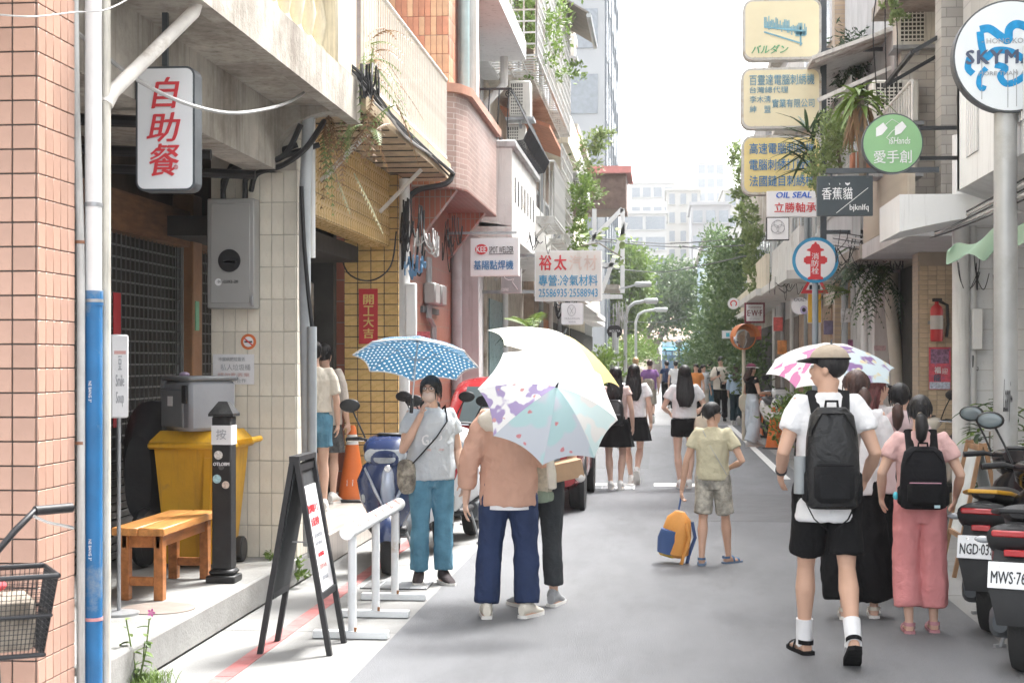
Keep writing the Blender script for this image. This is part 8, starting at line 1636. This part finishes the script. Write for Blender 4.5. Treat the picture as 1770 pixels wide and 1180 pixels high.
tangle('cable bundle at the junction of slab and balcony', 622, 110, 655, 185, 11.8, 12, M_cab1, .008, 7); tangle('drooping wires below the salmon balcony', 765, 370, 800, 480, 17.4, 8, M_cab1, .008, 8)
tangle('wire clutter under the right porch slab', 1445, 395, 1560, 470, 19.6, 26, M_cab1, .006, 9); tangle('coiled black cables on the tall white pipe', 1645, 440, 1730, 515, 14.9, 7, M_cab1, .005, 10); tangle('hanging cable loops low on the white pipe', 1655, 610, 1690, 660, 15.0, 5, M_cab1, .005, 11); tangle('grey wires along the far shop eaves', 1060, 520, 1085, 600, 42, 20, M_cab2, .01, 12); tangle('wire knot on the grey parapet by the pale shop sign', 905, 400, 950, 440, 22.6, 6, M_cab1, .006, 13)
for i in range(5): cable(['black wire from the porch slab to the round sign pole', 'grey wire bundle along the right porch', 'black wire sagging behind the green tarp', 'grey wire over the brick pillar', 'thin black wire above the extinguisher'][i], [(1440, 400+i*6, 20), (1520, 412+i*5, 18.5), (1600, 412-i*3, 16), (1680, 385-i*6, 13.5), (1770, 345-i*9, 11)], .011 if i % 2 else .007, M_cab2 if i in (1, 3) else M_cab1, 1)
for i, (a, b, c) in enumerate((((1030, 412, 40), (1160, 421, 60), (1330, 408, 40)), ((1030, 416, 40), (1170, 427, 60), (1300, 424, 38)), ((1040, 462, 42), (1150, 470, 60), (1310, 438, 36)), ((1085, 556, 70), (1160, 555, 80), (1260, 520, 60)), ((1180, 425, 60), (1260, 440, 50), (1320, 415, 36)))): cable(['upper black wire strung across the street', 'second black wire strung across the street', 'lower black wire strung across above the tree', 'thin wire over the far crossing', 'short wire to the ivy house'][i], [a, b, c], .02, M_cab1, 1)
for i, x in enumerate((1515, 1530, 1545)): cable(['black wire hanging down the upper right wall by the sprigs', 'second black wire hanging down the upper right wall', 'third black wire hanging behind the green round sign'][i], [(x, -10, 17.5), (x+6*(i-1), 60, 17.5), (x+4, 200, 17.6)], .007, M_cab1, 1)
# green tarp on the right
t = thing('green_tarp', 'crumpled pale green tarpaulin hanging from the porch wires', 'tarpaulin', atD(1700, 430, 13)); mb = MB()
def tarp(u, v):
    p = atD(1640+140*u, 436-46*u+(12+30*u*(1-u)*2)*v-10*sin(pi*u)*(1-v), 12.8-1.2*u); return p+V(0, .12*sin(u*9+v*2), .04*sin(u*14+v*5))
mb.grid(tarp, 30, 10); part('sheet', mb, leafmat('tarp_green', (.38, .55, .42), (.40, .57, .44), .3), t)

# ================================================================== clutter on the facades
def wallpipe(label, x, y, z0, z1, r=.045, m=None): return solo('downpipe', MB().tube([(x, y, z0), (x, y, z1)], r, 10), m or M_wpvc, label, 'pipe')
for i, (x, y, z1) in enumerate(((2.92, 22.4, 5.6), (2.86, 24.3, 6.2), (2.7, 26.5, 6.5), (2.7, 28.9, 5.2), (2.74, 32.5, 6.0), (2.74, 35.0, 6.8), (2.84, 39.0, 5.4), (-2.52, 32.0, 8), (-2.5, 34.6, 6), (-2.5, 37.6, 7), (-2.68, 26.2, 3.2))):
    wallpipe(['pale downpipe beside the poster wall', 'grey downpipe at the end of the plaster house', 'pale downpipe on the tan brick house', 'short grey downpipe on the tan brick house', 'pale downpipe on the grey window band house', 'tall grey downpipe before the ivy', 'downpipe at the edge of the ivy', 'tall downpipe on the brownish house', 'second downpipe on the brownish house', 'downpipe on the weathered grey house', 'downpipe by the teal shop tiles'][i], x, y, 0, z1, .05, M_wpvc if i % 2 == 0 else M_pvc)
for i, (x, y, z) in enumerate(((2.55, 26.0, 4.6), (2.5, 33.0, 4.3), (2.55, 36.0, 6.6), (2.6, 29.5, 6.4), (2.75, 24.0, 5.5))): aircon(['boxy air conditioner over the tan brick shop', 'air conditioner over the window band house', 'high air conditioner near the ivy', 'high air conditioner on the tan brick house', 'air conditioner above the hydrant sign'][i], x, y, z, .5, .5, .35)
for i, (x, y, z) in enumerate(((-2.2, 32.5, 6.5), (-2.2, 34.8, 8.6), (-2.3, 31.5, 9.6), (-2.1, 38.0, 6.0))): aircon(['air conditioner on the brownish house above the sign', 'upper air conditioner on the brownish house', 'topmost air conditioner on the brownish house', 'air conditioner on the weathered grey house'][i], x, y, z, .5, .5, .35)
for i, (px_, py_, D_, c) in enumerate(((1345, 560, 27, (.45, .08, .07)), (1432, 566, 23.5, (.12, .1, .16)), (1352, 600, 27, (.5, .2, .06)), (1308, 575, 34, (.5, .1, .07)), (1462, 545, 22.5, (.5, .5, .5)))):
    M, w, h = sframe(px_-8, py_-12, px_+8, py_+12, D_); solo('shop_plate', MB(M).box(-w/2, 0, -h/2, w/2, .04, h/2, .004), mat('plate_%d' % i, c, .6, var=.4, scale=12), ['small red upright shop plate by the tan brick', 'dark shop plate below the hydrant sign', 'orange shop plate over the far cones', 'red shop plate beside the convex mirror', 'grey shop plate under the hanging fern'][i], 'sign')
tangle('cables strung under the tan brick canopy', 1330, 470, 1390, 520, 26, 9, M_cab1, .006, 21); tangle('cables over the caged house shop front', 955, 500, 1000, 560, 25, 12, M_cab1, .01, 23)
for i, (x, y) in enumerate(((1168, 712), (1152, 706), (1226, 716))):
    w, hm, J = person(['distant walker in white top beyond the long haired woman', 'distant walker in dark clothes near the crossing', 'distant walker in grey behind the orange tee'][i], at0(x, y), .3*i, 1.66, {}, ([M_wht, M_navyc, M_greyt][i], dict(sleeve=.7)), ('long', [M_greyj, M_blk, M_jean][i], dict(len=1.9)), None, ('short', M_hairb), near=False); clean(w)
struct('road_patch', MB().box(.3, 16.2, 0, 1.6, 19.5, .0055), mat('asphalt_patch', (.125, .127, .132), .75, var=.15, scale=2, bump=.6, bscale=180, speck=.4)); struct('road_patch', MB().box(-1.2, 24, 0, -.2, 30, .0055), MATS['asphalt_patch'])
# ================================================================== haze
m = bpy.data.materials.new('haze_air'); m.use_nodes = True; nt = m.node_tree; nt.nodes.clear(); v_ = nt.nodes.new('ShaderNodeVolumePrincipled'); v_.inputs['Color'].default_value = (.97, .98, 1, 1); v_.inputs['Density'].default_value = .00042; v_.inputs['Anisotropy'].default_value = .2
o_ = nt.nodes.new('ShaderNodeOutputMaterial'); nt.links.new(v_.outputs[0], o_.inputs['Volume'])
hz = _link('haze', MB().box(-420, -70, -1.5, 420, 920, 64).mesh('haze', m, smooth=False)); hz['kind'] = 'stuff'; hz['label'] = 'thin white summer haze over the whole street'; hz['category'] = 'haze'
SC.cycles.volume_bounces = 1
# ================================================================== tidy
bpy.data.scenes.remove(SC2)
